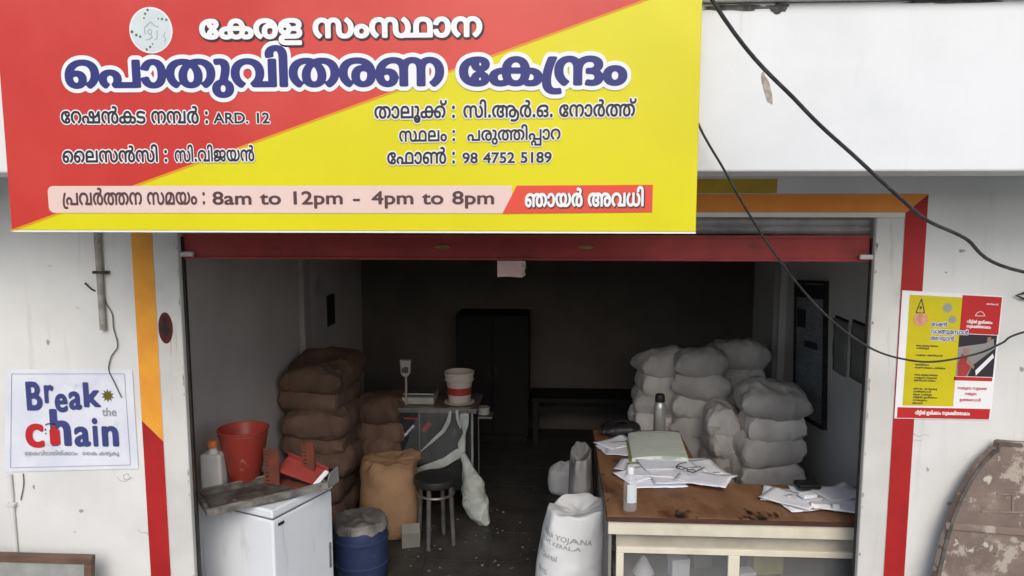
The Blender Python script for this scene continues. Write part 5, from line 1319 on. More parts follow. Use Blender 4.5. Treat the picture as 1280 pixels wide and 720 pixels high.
d.build('lettering', M['p_red'], rp)
d = MB()
a_, b_, c_ = V_(.15, .165), V_(.235, .165), V_(.195, .055)
stroke(d, [a_, b_, c_, a_], .0045, PY - .0011)
d.prism(circ(*V_(.193, .125), .005, .007, 10), PY - .0015, PY - .0011)
d.build('logo_triangle', M['s_brown'], rp)
d = MB()
d.prism(circ(*V_(.20, .215), .030, .028, 24), PY - .0015, PY - .0011)
d.build('logo_roundel', M['p_pink'], rp)
d = MB()
for (u, v, r_) in ((.46, .115, .024), (.52, .205, .020)):
    cx, cz = V_(u, v)
    d.prism([(cx + (r_ if k % 2 else r_ * .62) * math.cos(2 * PI * k / 22), cz + (r_ if k % 2 else r_ * .62) * math.sin(2 * PI * k / 22)) for k in range(22)], PY - .0011, PY - .0007)
d.build('virus_print', M['s_grey'], rp)
d = MB()
cx, cz = V_(.79, .155)
stroke(d, [(cx - .02, cz - .006), (cx - .012, cz + .008), (cx, cz + .013), (cx + .012, cz + .008), (cx + .02, cz - .006), (cx - .02, cz - .006)], .003, PY - .0013)
d.build('house_logo', M['s_pink'], rp)

# pencil scribbles and scuffs on the plaster
for pts_, wd_ in (([(146, 596), (150, 601), (157, 602), (163, 598), (160, 592), (154, 594), (156, 600), (166, 597)], .0022), ([(172, 662), (177, 666), (184, 666), (186, 670)], .0025),
                  ([(1140, 541), (1148, 546), (1156, 543), (1161, 545)], .002), ([(1143, 550), (1152, 551)], .002), ([(92, 664), (95, 666)], .003), ([(1181, 340), (1184, 341)], .006),
                  ([(95, 384), (99, 386)], .003), ([(60, 332), (64, 333)], .003)):
    d = MB()
    pp_ = [at(*q_, Y=-.001) for q_ in pts_]
    for k_, (a_, b_) in enumerate(zip(pp_[:-1], pp_[1:])):
        stroke(d, [(a_.x, a_.z), (b_.x, b_.z)], wd_, -.0012 - .00004 * k_, .0006)
    d.build('scribble', M['scuff'], shop)
rc = random.Random(5)
for (cx, cz) in ((-2.2, .82), (-2.42, .93), (1.72, .95), (1.62, 1.10), (1.98, 1.55), (2.0, 2.0), (-2.3, 1.62), (1.70, 2.05)):
    q_ = []
    rx_, rz_ = rc.uniform(.006, .016), rc.uniform(.004, .012)
    for k_ in range(12):
        a_ = 2 * PI * k_ / 12
        q_.append((cx + rx_ * math.cos(a_) * rc.uniform(.5, 1.3), cz + rz_ * math.sin(a_) * rc.uniform(.5, 1.3)))
    MB().prism(q_, -.0011, -.0002).build('chipped_patch', M['scuff'], shop)
for (x_, side_) in ((OXL - .006, 1), (OXR + .006, -1)):
    for k_ in range(14):
        z_ = rc.uniform(.45, 2.1)
        w_ = rc.uniform(.003, .009)
        h_ = rc.uniform(.006, .03)
        MB().prism([(x_ - w_ * .5, z_), (x_ + w_ * .5, z_ - h_ * .3), (x_ + w_ * .6, z_ + h_ * .6), (x_, z_ + h_)], -.0042, -.0031).build('chipped_patch', M['peel'], shop)

# oval sticker on the left pillar
q = at(207, 410, Y=-.004)
ov = thing('sticker', 'dark red oval sticker on the white left door pillar', 'sticker', (q.x, -.004, q.z - .075))
MB().prism(circ(q.x, q.z, .033, .071), -.0052, -.0032).build('backing', mat('maroon print', (.085, .012, .012), None, .5), ov)
d = MB()
for (dx, dz, a, b) in ((0, .03, .010, .022), (-.008, -.002, .016, .016), (.010, -.008, .012, .014), (0, -.024, .008, .012)):
    d.prism(circ(q.x + dx, q.z + dz, a, b, 14), -.0058 - .0003 * dz * 10, -.0054)
d.build('figure_print', M['black'], ov)
# ---------------------------------------------------------------- sacks
def pillow(L, W, H, seed, nu=44, nv=32, ear=.10, fold=1.0, boxy=4.5, crump=1.0):
    """a filled sack lying flat: two seamed sheets with bulging faces, puckered ends, dents and creases"""
    rnd = random.Random(seed)
    off = Vector((rnd.uniform(0, 50), rnd.uniform(0, 50), rnd.uniform(0, 50)))
    mb = MB()
    idx = {}

    def ridge(p):
        return 1 - abs(noise.noise(p)) * 2

    def pt(i, j, side):
        u, v = -1 + 2 * i / nu, -1 + 2 * j / nv
        u = math.copysign(abs(u) ** .7, u)
        v = math.copysign(abs(v) ** .66, v)
        t = max(0, 1 - abs(u) ** boxy) ** .40 * max(0, 1 - abs(v) ** boxy) ** .42
        x = L / 2 * u * (1 - .05 * (1 - v * v) * abs(u) ** 2)
        y = W / 2 * v * (1 - ear * abs(u) ** 3 + .05 * (1 - abs(u)))
        z = side * H / 2 * t
        p = Vector((x, y, z))
        n1 = noise.noise(p * 4.5 + off)
        n2 = noise.noise(Vector((x * 5, y * 18, z * 7 + side)) + off)
        n3 = ridge(p * 9 + off * 1.3)
        n4 = ridge(Vector((x * 16, y * 7, z * 15)) + off * .7)
        e = abs(u) ** 2
        k = (.014 * n3 * n3 * n3 + .009 * n4 * n4 * n4 - .006) * crump
        z += side * t * (.024 * n1 + k) * fold + t * .018 * n2 * e * fold
        rim = 1 - t
        x += .016 * n1 + (.014 * n2 + .010 * n4) * e + math.copysign(k, u) * e * .8
        y += .018 * noise.noise(p * 5 + off * 1.7) + math.copysign(k, v) * abs(v) ** 2 * .8 + .004 * rim * noise.noise(Vector((x * 24, y * 5, side)) + off)
        z += .026 * noise.noise(Vector((x * 2.1, y * 2.1, 0)) + off)      # the whole bag sags
        return (x, y, z)
    for side in (1, -1):
        for j in range(nv + 1):
            for i in range(nu + 1):
                edge = i in (0, nu) or j in (0, nv)
                if side == -1 and edge:
                    idx[(i, j, -1)] = idx[(i, j, 1)]
                    continue
                idx[(i, j, side)] = len(mb.v)
                mb.v.append(pt(i, j, side))
        for j in range(nv):
            for i in range(nu):
                q = (idx[(i, j, side)], idx[(i + 1, j, side)], idx[(i + 1, j + 1, side)], idx[(i, j + 1, side)])
                mb.f.append(q if side == 1 else q[::-1])
    return mb


def stack(name, meshes, m, spots, label, cat, group):
    """spots: (x, y, z, rotz, tilt, scale, label)"""
    for k, (x, y, z, rz, tx, ty, sc, lab) in enumerate(spots):
        o = bpy.data.objects.new(name, meshes[k % len(meshes)])
        COL.objects.link(o)
        o.location = (x, y, z)
        o.rotation_euler = (tx, ty, rz)
        o.scale = sc
        tag(o, lab, cat, group)


def proto_meshes(prefix, specs, m):
    r = []
    for s_ in specs:
        o = pillow(*s_).build(prefix, m, smooth=True)
        me = o.data
        bpy.data.objects.remove(o)
        r.append(me)
    return r


ORD = ['lowest', 'second from bottom', 'third from bottom', 'fourth from bottom', 'fifth from bottom', 'sixth from bottom', 'seventh from bottom', 'eighth from bottom']


def ordinal(k, n):
    if k == n - 1:
        return 'topmost'
    if k == n - 2:
        return 'second from top'
    if k == n - 3:
        return 'third from top'
    return ORD[k]


jute = proto_meshes('jute_sack', [(.66, .45, .20, 11), (.64, .44, .205, 12), (.68, .46, .195, 13), (.62, .45, .20, 14)], M['burlap'])
rnd = random.Random(3)
sp = []
n = 7
for k in range(n):
    z = .10 + k * .156
    sp.append((-1.66 + rnd.uniform(-.02, .03), 1.96 + rnd.uniform(-.03, .04), z, PI / 2 + rnd.uniform(-.10, .10) + (PI if k % 3 == 0 else 0), rnd.uniform(-.05, .05), rnd.uniform(-.04, .04), (1, 1, 1.12),
               'brown jute sack, %s in the tall stack against the left wall' % ordinal(k, n)))
stack('jute_sack', jute, M['burlap'], sp, '', 'sack', 'brown jute sacks stacked by left wall')
sp = []
n = 5
for k in range(n):
    z = .09 + k * .155
    sp.append((-1.255 + rnd.uniform(-.02, .02), 2.20 + rnd.uniform(-.03, .03), z, -.5 + rnd.uniform(-.2, .2), rnd.uniform(-.05, .05), -.12 + rnd.uniform(-.06, .06), (.62, .80, 1.08),
               'brown jute sack, %s in the shorter jute stack beside black table' % ordinal(k, n)))
stack('jute_sack', jute[1:] + jute[:1], M['burlap'], sp, '', 'sack', 'brown jute sacks stacked by left wall')

white = proto_meshes('white_sack', [(.44, .34, .19, s_, 44, 32, .12, 1.2, 3.6, .75) for s_ in range(21, 29)], M['pp'])


def white_col(x, y, n, dz, rz, where, z0=.095, lean=(0, 0), jit=.022, sc=1.0):
    sp = []
    for k in range(n):
        sp.append((x + lean[0] * k + rnd.uniform(-jit, jit), y + lean[1] * k + rnd.uniform(-jit, jit), z0 + k * dz,
                   rz + rnd.uniform(-.18, .18) + (PI if rnd.random() < .5 else 0), rnd.uniform(-.10, .10), rnd.uniform(-.10, .10), (sc * rnd.uniform(.92, 1.08), sc * rnd.uniform(.92, 1.08), dz / .136),
                   'off-white plastic sack, %s in the stack %s' % (ordinal(k, n), where)))
    order = list(range(len(white)))
    rnd.shuffle(order)
    stack('white_sack', [white[i] for i in order], M['pp'], sp, '', 'sack', 'white sacks stacked behind the counter')


white_col(.80, 2.62, 7, .150, .1, 'directly behind the steel flask', lean=(.008, 0), sc=.92)
white_col(1.10, 2.42, 7, .156, -.05, 'between the flask stack and corner stack', sc=.92)
white_col(1.43, 2.62, 7, .162, .08, 'in the far right corner', sc=1.0)
white_col(1.475, 1.84, 6, .162, .10, 'nearest the right wall notice', sc=.95)
white_col(1.20, 2.06, 5, .150, PI / 2, 'end-on in the low middle', sc=.72)


def stand_sack(h, rx, ry, seed, top='fold', n=40, m=34, neck=.75, lean=(0, 0)):
    """a filled sack standing upright, its mouth gathered or folded over"""
    rd = random.Random(seed)
    off = Vector((rd.uniform(0, 50), rd.uniform(0, 50), rd.uniform(0, 50)))
    mb = MB()
    for j in range(m + 1):
        t = j / m
        if t < .12:
            r = .80 + .20 * (t / .12) ** .6
        elif t < .68:
            r = 1.0 + .05 * math.sin((t - .12) / .56 * PI)
        else:
            s = (t - .68) / .32
            r = 1.0 - (1 - neck) * s ** 1.6
        for i in range(n):
            a = 2 * PI * i / n
            ca, sa = math.cos(a), math.sin(a)
            e = .78
            qx, qy = math.copysign(abs(ca) ** e, ca), math.copysign(abs(sa) ** e, sa)
            amp = .03 + (.12 * max(0, t - .62) / .38)
            k = noise.noise(Vector((ca * 2.2, sa * 2.2, t * 3)) + off) * amp
            k += noise.noise(Vector((ca * 6, sa * 6, t * 5)) + off) * amp * .55
            rr = r * (1 + k)
            x, y, z = rx * rr * qx + lean[0] * t * t, ry * rr * qy + lean[1] * t * t, h * t
            if top == 'fold' and t > .86:      # the mouth flops over to one side
                s = (t - .86) / .14
                x += .24 * rx * s
                y += -.12 * ry * s
                z = h * (.86 + .10 * math.sin(s * PI * .62)) + .03 * noise.noise(Vector((ca * 3, sa * 3, 1)) + off)
            elif t > .8:
                z += .07 * h * (t - .8) / .2 * (noise.noise(Vector((ca * 1.6, sa * 1.6, 4)) + off) + .5 * ca)
            mb.v.append((x, y, z))
    for j in range(m):
        for i in range(n):
            mb.f.append((j * n + i, j * n + (i + 1) % n, (j + 1) * n + (i + 1) % n, (j + 1) * n + i))
    # closed bottom, slack cloth across the mouth
    c0 = len(mb.v)
    mb.v.append((0, 0, .01))
    for i in range(n):
        mb.f.append((c0, (i + 1) % n, i))
    base = m * n
    prev = [base + i for i in range(n)]
    cx = sum(mb.v[k][0] for k in prev) / n
    cy = sum(mb.v[k][1] for k in prev) / n
    cz = sum(mb.v[k][2] for k in prev) / n
    for s in (.75, .45, .2):
        ring = []
        for i in range(n):
            x, y, z = mb.v[base + i]
            a = 2 * PI * i / n
            ring.append(len(mb.v))
            mb.v.append((cx + (x - cx) * s, cy + (y - cy) * s, z + (cz - z) * (1 - s) - .10 * h * (1 - s) * (.4 if top == 'fold' else 1) + .025 * noise.noise(Vector((x * 14, y * 14, s * 5)) + off)))
        for i in range(n):
            mb.f.append((prev[i], prev[(i + 1) % n], ring[(i + 1) % n], ring[i]))
        prev = ring
    mb.f.append(tuple(prev))
    return mb


# jute sack standing open by the table
o = stand_sack(.56, .19, .16, 5, 'fold', neck=.95).build('jute_sack', M['burlap_lit'], smooth=True, sub=1)
o.location = (-1.11, 1.62, 0)
o.rotation_euler = (0, 0, .2)
tag(o, 'brown jute sack standing upright with its mouth flopped over, behind blue barrel', 'sack')

# the printed white sack by the counter
ws = thing('printed_sack', 'full white plastic sack with grey printing, standing on the floor beside the counter', 'sack', (.085, .66, 0))
o = stand_sack(.625, .178, .165, 9, 'open', neck=.90, lean=(.05, .02)).build('cloth', M['pp_new'], None, smooth=True, sub=1)
o.parent = ws


def onsack(x, y, z):
    t = min(max(z / .625, 0), 1)
    a = x / .195 - PI / 2 - .20
    ca, sa = math.cos(a), math.sin(a)
    e = .78
    rr = 1.105 * (1.0 if t < .68 else 1 - .10 * ((t - .68) / .32) ** 1.6)
    qx, qy = math.copysign(abs(ca) ** e, ca), math.copysign(abs(sa) ** e, sa)
    return (.185 * rr * qx + .05 * t * t, .165 * rr * qy + .02 * t * t, z)


# small bags and grey sacking left of the counter
o = stand_sack(.76, .075, .22, 31, 'open', neck=.8).build('grey_sack', M['pp_grey'], smooth=True, sub=1)
o.location = (.165, 1.16, 0)
tag(o, 'dusty grey sack leaning on the counter side behind the printed white sack', 'sack')
o = stand_sack(.24, .12, .10, 41, 'open', neck=.35).build('small_bag', M['pp_new'], smooth=True, sub=1)
o.location = (.08, 2.42, 0)
tag(o, 'small pale bag on the dark floor beside the grey sack', 'bag')

# ---------------------------------------------------------------- counter
CZ = .79
ct = thing('shop_counter', 'L-shaped wooden counter with worn brown top and cream glass-fronted showcase', 'counter', (.9, .4, 0))
top = [(.252, .150), (1.86, .150), (1.86, .60), (.80, .60), (.80, 1.50), (.252, 1.50)]
MB().slab(top, CZ - .022, CZ).build('top', M['wood_top'], ct, bevel=.004)
e_ = MB()
e_.box(.250, 1.86, .1455, .1495, CZ - .024, CZ - .001)
e_.box(.2475, .2515, .150, 1.50, CZ - .024, CZ - .001)
e_.build('edge_strip', M['wood_edge'], ct)
MB().box(.258, 1.85, .158, .176, CZ - .092, CZ - .0245).build('front_board', M['cream'], ct, bevel=.003)
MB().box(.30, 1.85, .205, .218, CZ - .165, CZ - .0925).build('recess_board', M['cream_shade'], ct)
f = MB()
f.box(.300, 1.85, .186, .216, CZ - .196, CZ - .166)
f.box(.300, .336, .186, .216, .08, CZ - .1965)
f.box(.826, .880, .186, .216, .08, CZ - .1965)
f.box(1.50, 1.55, .186, .216, .08, CZ - .1965)
f.box(.3365, .8255, .186, .216, .08, .12)
f.box(.8805, 1.4995, .186, .216, .08, .12)
f.build('showcase_frame', M['cream'], ct, bevel=.003)
for x0, x1 in ((.337, .8255), (.8805, 1.4995)):
    MB().box(x0, x1, .199, .203, .121, CZ - .197).build('glass_pane', M['glass'], ct)
c_ = MB()
c_.box(.301, 1.85, .590, .598, .02, CZ - .023)
c_.box(.301, 1.85, .2185, .5895, .02, .06)
c_.box(.301, 1.85, .2185, .5895, .40, .412)
c_.build('case_back', M['case_in'], ct)
c_ = MB()
c_.box(.262, .276, .18, 1.48, .0, CZ - .0235)
c_.build('side_board', M['grey_board'], ct)
c_ = MB()
c_.box(.78, .792, .605, 1.48, .0, CZ - .0235)
c_.box(.2765, .7795, 1.468, 1.48, .0, CZ - .0235)
c_.box(1.84, 1.852, .2185, .5895, .061, CZ - .0235)
c_.build('back_board', M['grey_board'], ct)
# goods inside the showcase
g = MB().lathe([(.0, 0), (.055, 0), (.052, .01), (.028, .055), (.010, .085), (.0, .088)], 20, (.45, .36, .4125))
tag(g.build('paper_cone', M['paper'], smooth=True, origin=(.45, .36, .4125)), 'white paper cone lying in the left half of the showcase', 'cone')
for (x, y, w_, h_, m_, nm, lab, cat) in ((.62, .33, .09, .10, 'paper', 'white_box', 'small white box in the left half of the showcase', 'box'),
                                         (.935, .30, .085, .055, 'white_plastic', 'white_box', 'low white box in the right half of the showcase', 'box'),
                                         (1.06, .40, .16, .16, 'book_cover', 'paper_packet', 'yellowish paper packet in the right half of the showcase', 'packet'),
                                         (.75, .45, .10, .13, 'calendar', 'paper_packet', 'grey paper packet at the back of the showcase left half', 'packet')):
    t = thing(nm, lab, cat, (x, y, .4125), .2)
    b_ = MB().box(-w_ / 2, w_ / 2, -.035, .035, 0, h_)
    o = bpy.data.objects.new('tmp', None)
    ob = b_.build('carton', M[m_], None, bevel=.004)
    ob.parent = t
    fl_ = MB().box(-w_ / 2 - .001, w_ / 2 + .001, -.036, .036, h_ * .8, h_ + .001).build('lid', M[m_], None, bevel=.003)
    fl_.parent = t
    bpy.data.objects.remove(o)


# ---------------------------------------------------------------- papers
def sheet_mesh(L, W, seed, curl=.012, n=10, crumple=.006):
    rd = random.Random(seed)
    off = Vector((rd.uniform(0, 30), rd.uniform(0, 30), 0))
    mb = MB()
    for j in range(n + 1):
        for i in range(n + 1):
            x, y = (i / n - .5) * L, (j / n - .5) * W
            z = curl * abs(noise.noise(Vector((x * 3.2, y * 3.2, .5)) + off)) * 1.6 + crumple * abs(noise.noise(Vector((x * 13, y * 13, 2)) + off))
            cx = max(0, x / L * 2 - .45) * max(0, y / W * 2 - .3)
            z += curl * 2.2 * cx
            mb.v.append((x, y, z))
    mb.f += [(j * (n + 1) + i, j * (n + 1) + i + 1, (j + 1) * (n + 1) + i + 1, (j + 1) * (n + 1) + i) for j in range(n) for i in range(n)]
    return mb


def papers(spots, label, group, L=.297, W=.21, m='paper_ink'):
    for k, (x, y, z, a, sc) in enumerate(spots):
        o = sheet_mesh(L * sc, W * sc, int(x * 977 + y * 131 + k)).build('paper_sheet', M[m], smooth=True, solid=.0006)
        o.location = (x, y, CZ + .003 + z)
        o.rotation_euler = (0, 0, a)
        tag(o, label, 'paper', group)


papers([(x, y - .03, z, a, s_) for x, y, z, a, s_ in [(.53, .64, .000, .15, 1), (.72, .68, .003, -.25, 1), (.60, .78, .006, .05, 1.05), (.76, .80, .010, .30, 1), (.54, .74, .014, -.12, 1), (.66, .66, .018, .10, 1.0), (.78, .62, .022, -.42, .9), (.62, .84, .026, .2, 1), (.50, .84, .002, -.3, 1), (.82, .72, .004, .6, .9), (.70, .88, .008, -.15, 1), (.46, .70, .006, .5, .8)]],
       'loose white sheet in the paper heap in the middle of the counter', 'papers heaped in the middle of the counter')
papers([(.40, 1.12, 0, .3, .9), (.44, 1.06, .004, -.1, .9), (.38, 1.20, .008, .7, .8)],
       'loose white sheet under and left of the ledger on the counter', 'papers beside the ledger')
papers([(1.19, .42, 0, -.35, 1), (1.24, .36, .004, .25, 1), (1.34, .44, .008, -.1, 1), (1.30, .38, .013, .55, .9), (1.16, .36, .017, -.7, .85), (1.42, .45, .017, .4, .8), (1.46, .38, .004, .15, 1), (1.40, .30, .010, -.3, .9)],
       'loose crumpled sheet in the paper heap at the counter right end', 'papers heaped at right end of counter', m='paper')
# ledger
bk = thing('ledger_book', 'thick open ledger with pale green pages lying on the counter near the flask', 'book', (.600, 1.06, CZ + .012), -.04)
pg = MB()
nn = 14
for s_ in (0,):
    for i in range(nn + 1):
        u = i / nn
        for y in (-.20, .20):
            zz = .020 + .012 * math.sin(u * PI) ** .5 + .012 * u
            pg.v.append((-.155 + u * .31, y, zz + (.020 if y > 0 else 0)))
    pg.f += [(2 * i, 2 * i + 2, 2 * i + 3, 2 * i + 1) for i in range(nn)]
    k0 = len(pg.v)
    for i in range(nn + 1):
        u = i / nn
        for y in (-.205, .20):
            pg.v.append((-.155 + u * .31, y, .004))
    pg.f += [(k0 + 2 * i, k0 + 2 * i + 1, k0 + 2 * i + 3, k0 + 2 * i + 2) for i in range(nn)]
    pg.f += [(2 * i, k0 + 2 * i, k0 + 2 * i + 2, 2 * i + 2) for i in range(nn)]
    pg.f += [(2 * i + 1, 2 * i + 3, k0 + 2 * i + 3, k0 + 2 * i + 1) for i in range(nn)]
    pg.f += [(0, 1, k0 + 1, k0), (2 * nn, k0 + 2 * nn, k0 + 2 * nn + 1, 2 * nn + 1)]
o = pg.build('pages', M['book_page'], None)
o.parent = bk
o = MB().box(-.17, .17, -.22, .21, -.002, .0035).build('cover', M['book_cover'], None, bevel=.002)
o.parent = bk
# flask
fk = thing('vacuum_flask', 'tall brushed steel vacuum flask with black cap standing on the counter', 'flask', (.665, 1.43, CZ))
MB().lathe([(0, 0), (.036, 0), (.038, .004), (.038, .17), (.036, .185), (.030, .200), (.029, .208)], 32, (.665, 1.43, CZ)).build('body', M['flask'], fk, smooth=True)
MB().lathe([(.0295, 0), (.031, .002), (.031, .030), (.026, .048), (.0, .050)], 28, (.665, 1.43, CZ + .209)).build('cap', M['black'], fk, smooth=True)
MB().lathe([(.0385, 0), (.040, .002), (.040, .014), (.0385, .016)], 32, (.665, 1.43, CZ + .004)).build('base_ring', M['steel_pan'], fk, smooth=True)
dk = thing('dark_bag', 'crumpled dark cloth bag heaped on the far end of the counter', 'bag', (.42, 1.40, CZ))
o = pillow(.24, .15, .07, 77, 22, 14).build('cloth', M['black'], None, smooth=True)
o.parent = dk
o.location = (0, 0, .035)
hd = MB().tube([(-.06, -.02, .07), (-.03, -.05, .10), (.02, -.05, .105), (.05, -.02, .075)], .006, 6).build('strap', M['black'], None, smooth=True)
hd.parent = dk
# sanitiser bottle
bx, by = .365, .225
bt = thing('sanitizer_bottle', 'clear plastic sanitizer bottle with white cap and label at the counter front corner', 'bottle', (bx, by, CZ))
MB().lathe([(0, .001), (.030, .001), (.033, .006), (.033, .135), (.030, .150), (.016, .172), (.013, .176), (.013, .190)], 32, (bx, by, CZ), 1, .72).build('bottle_body', M['clear'], bt, smooth=True)
MB().lathe([(0, .004), (.029, .004), (.031, .008), (.031, .045), (0, .0451)], 28, (bx, by, CZ), 1, .72).build('liquid', M['gel'], bt, smooth=True)
MB().lathe([(.0165, 0), (.0165, .030), (.014, .034), (0, .034)], 24, (bx, by, CZ + .182)).build('cap', M['white_plastic'], bt, smooth=True)
lb = MB()
for i in range(9):
    a = -PI / 2 + (i / 8 - .5) * 1.5 + .25
    for z in (.045, .135):
        lb.v.append((bx + .0334 * math.cos(a), by + .72 * .0334 * math.sin(a), CZ + z))
lb.f += [(2 * i, 2 * i + 2, 2 * i + 3, 2 * i + 1) for i in range(8)]
lb.build('label', M['s_emblem'], bt, smooth=True)
# little things among the papers
pen = thing('spectacles', 'black spectacles lying on the paper heap in the middle of the counter', 'spectacles', (.70, .66, CZ + .045))
for s_ in (-1, 1):
    o = MB().tube([(s_ * .033 + .024 * math.cos(a), .018 * math.sin(a), .006) for a in np.linspace(0, 2 * PI, 15)], .0026, 6).build('rim', M['black'], None, smooth=True)
    o.parent = pen
    o = MB().tube([(s_ * .058, 0, .008), (s_ * .062, .05, .010), (s_ * .055, .10, .004)], .0024, 6).build('temple', M['black'], None, smooth=True)
    o.parent = pen
o = MB().tube([(-.010, .004, .008), (0, .008, .009), (.010, .004, .008)], .0026, 6).build('bridge', M['black'], None, smooth=True)
o.parent = pen
pen.rotation_euler = (0, 0, -.7)
for (x, y, z, a, lab) in ((.505, .93, .012, .5, 'black ink pad lying just in front of the ledger, left of its twin'), (.575, .93, .012, -.3, 'black ink pad lying just in front of the ledger, right of its twin')):
    t = thing('ink_pad', lab, 'ink pad', (x, y, CZ + z), a, 'ink pads by the ledger')
    o = MB().box(-.035, .035, -.024, .024, 0, .012).build('tin', M['black'], None, bevel=.004)
    o.parent = t
    o = MB().box(-.036, .036, -.025, .025, .0122, .020).build('lid', M['iron'], None, bevel=.004)
    o.parent = t
t = thing('wallet', 'black wallet lying on the paper heap at the counter right end', 'wallet', (1.28, .50, CZ + .03), .1)
o = MB().box(-.055, .055, -.042, .042, 0, .012).build('back_flap', M['black'], None, bevel=.005)
o.parent = t
o = MB().box(-.054, .056, -.043, .040, .0125, .024).build('front_flap', M['black'], None, bevel=.005)
o.parent = t
for (x, y, z, w_, d_, h_, a, lab, m_) in ((1.265, .265, .018, .085, .035, .024, -.15, 'white medicine carton at the front edge of the counter right end', 'white_plastic'),
                                         (1.335, .262, .018, .030, .034, .026, -.1, 'pale green small carton beside the white medicine carton', 's_emblem'),
                                         (1.235, .35, .036, .07, .05, .018, .3, 'creased white slip folded on top of the right paper heap', 'paper')):
    t = thing('small_carton' if 'carton' in lab else 'folded_slip', lab, 'carton' if 'carton' in lab else 'paper', (x, y, CZ + z), a)
    o = MB().box(-w_ / 2, w_ / 2, -d_ / 2, d_ / 2, 0, h_).build('body', M[m_], None, bevel=.002)
    o.parent = t
    o = MB().box(w_ / 2 + .0005, w_ / 2 + .002, -d_ / 2 + .002, d_ / 2 - .002, .002, h_ - .002).build('end_flap', M[m_], None)
    o.parent = t

# ---------------------------------------------------------------- freezer corner on the left
FZ = .775
fa = -R(23)
fz = thing('chest_freezer', 'white chest freezer just inside the doorway on the left', 'freezer', (-1.355, .165, 0), fa)


def loc(o, parent):
    o.parent = parent
    return o


loc(MB().box(-.52, 0, 0, .44, .04, FZ - .055).build('body', M['freezer'], None, bevel=.012, seg=3), fz)
loc(MB().box(-.515, -.004, .004, .436, FZ - .0545, FZ - .046).build('gasket', M['gasket'], None), fz)
loc(MB().box(-.525, .005, -.006, .445, FZ - .0455, FZ).build('lid', M['freezer'], None, bevel=.010, seg=3), fz)
loc(MB().box(-.50, -.02, .02, .42, -.0, .0395).build('plinth', M['gasket'], None), fz)
loc(MB().box(.0005, .004, .035, .075, FZ - .095, FZ - .08).build('badge', M['iron'], None, bevel=.001), fz)
loc(MB().box(.0005, .006, .40, .415, .30, .44).build('hinge_cover', M['gasket'], None, bevel=.002), fz)
# grimy tray across the freezer
tr = thing('metal_tray', 'grimy grey metal tray with raised rim lying askew on the freezer', 'tray', (-1.475, .345, FZ + .012), R(36))
t_ = MB()
TL, TW, TH = .29, .150, .030
o_, i_ = [(-TL, -TW), (TL, -TW), (TL, TW), (-TL, TW)], [(-TL + .035, -TW + .035), (TL - .035, -TW + .035), (TL - .035, TW - .035), (-TL + .035, TW - .035)]
t_.v = [(x, y, 0) for x, y in o_] + [(x, y, TH) for x, y in o_] + [(x * 1.0 - math.copysign(.012, x), y - math.copysign(.012, y), TH) for x, y in o_] + [(x, y, .008) for x, y in i_]
t_.f = [(3, 2, 1, 0)] + [(i + 4, (i + 1) % 4 + 4, (i + 1) % 4 + 8, i + 8) for i in range(4)] + [(i + 8, (i + 1) % 4 + 8, (i + 1) % 4 + 12, i + 12) for i in range(4)] + [(12, 13, 14, 15)]
loc(t_.build('pan', M['tray'], None, bevel=.003), tr)
wl_ = MB()
wl_.v = [(x * 1.006, y * 1.008, -.0005) for x, y in o_] + [(x * 1.006, y * 1.008, TH) for x, y in o_]
wl_.f = [(i, (i + 1) % 4, (i + 1) % 4 + 4, i + 4) for i in range(4)]
loc(wl_.build('side_wall', M['tray_rim'], None), tr)
rm_ = MB()
rm_.box(-TL - .004, TL + .004, -TW - .004, -TW + .013, TH + .0005, TH + .006)
rm_.box(-TL - .004, TL + .004, TW - .013, TW + .004, TH + .0005, TH + .006)
rm_.box(-TL - .004, -TL + .013, -TW + .0135, TW - .0135, TH + .0005, TH + .006)
rm_.box(TL - .013, TL + .004, -TW + .0135, TW - .0135, TH + .0005, TH + .006)
loc(rm_.build('rim', M['tray_rim'], None, bevel=.002), tr)
tr.rotation_euler = (R(-1), R(-1.5), R(36))
# second dark tray under the bucket
t2 = thing('dark_tray', 'dark flat tray under the red bucket at the back of the freezer', 'tray', (-1.46, .50, FZ + .002), R(10))
loc(MB().box(-.25, .27, -.09, .10, .0, .012).build('plate', M['tray'], None, bevel=.003), t2)
loc(MB().box(-.25, .27, .1005, .106, .0, .03).build('rim', M['tray'], None, bevel=.002), t2)
# red bucket
rb = thing('red_bucket', 'faded red plastic bucket standing at the back of the chest freezer', 'bucket', (-1.625, .50, FZ + .016))
c0 = wloc(rb)
MB().lathe([(.0, 0), (.072, 0), (.079, .006), (.128, .276), (.132, .278), (.132, .284), (.126, .286), (.120, .280), (.080, .012), (0, .010)], 40, tuple(c0)).build('pail', M['red_plastic'], rb, smooth=True)
MB().tube([(c0.x + .125 * math.cos(a), c0.y + .125 * math.sin(a), c0.z + .262 + .004 * math.sin(a * 3)) for a in np.linspace(PI * .97, PI * 2.03, 20)], .003, 6).build('wire_handle', M['rack'], rb, smooth=True)
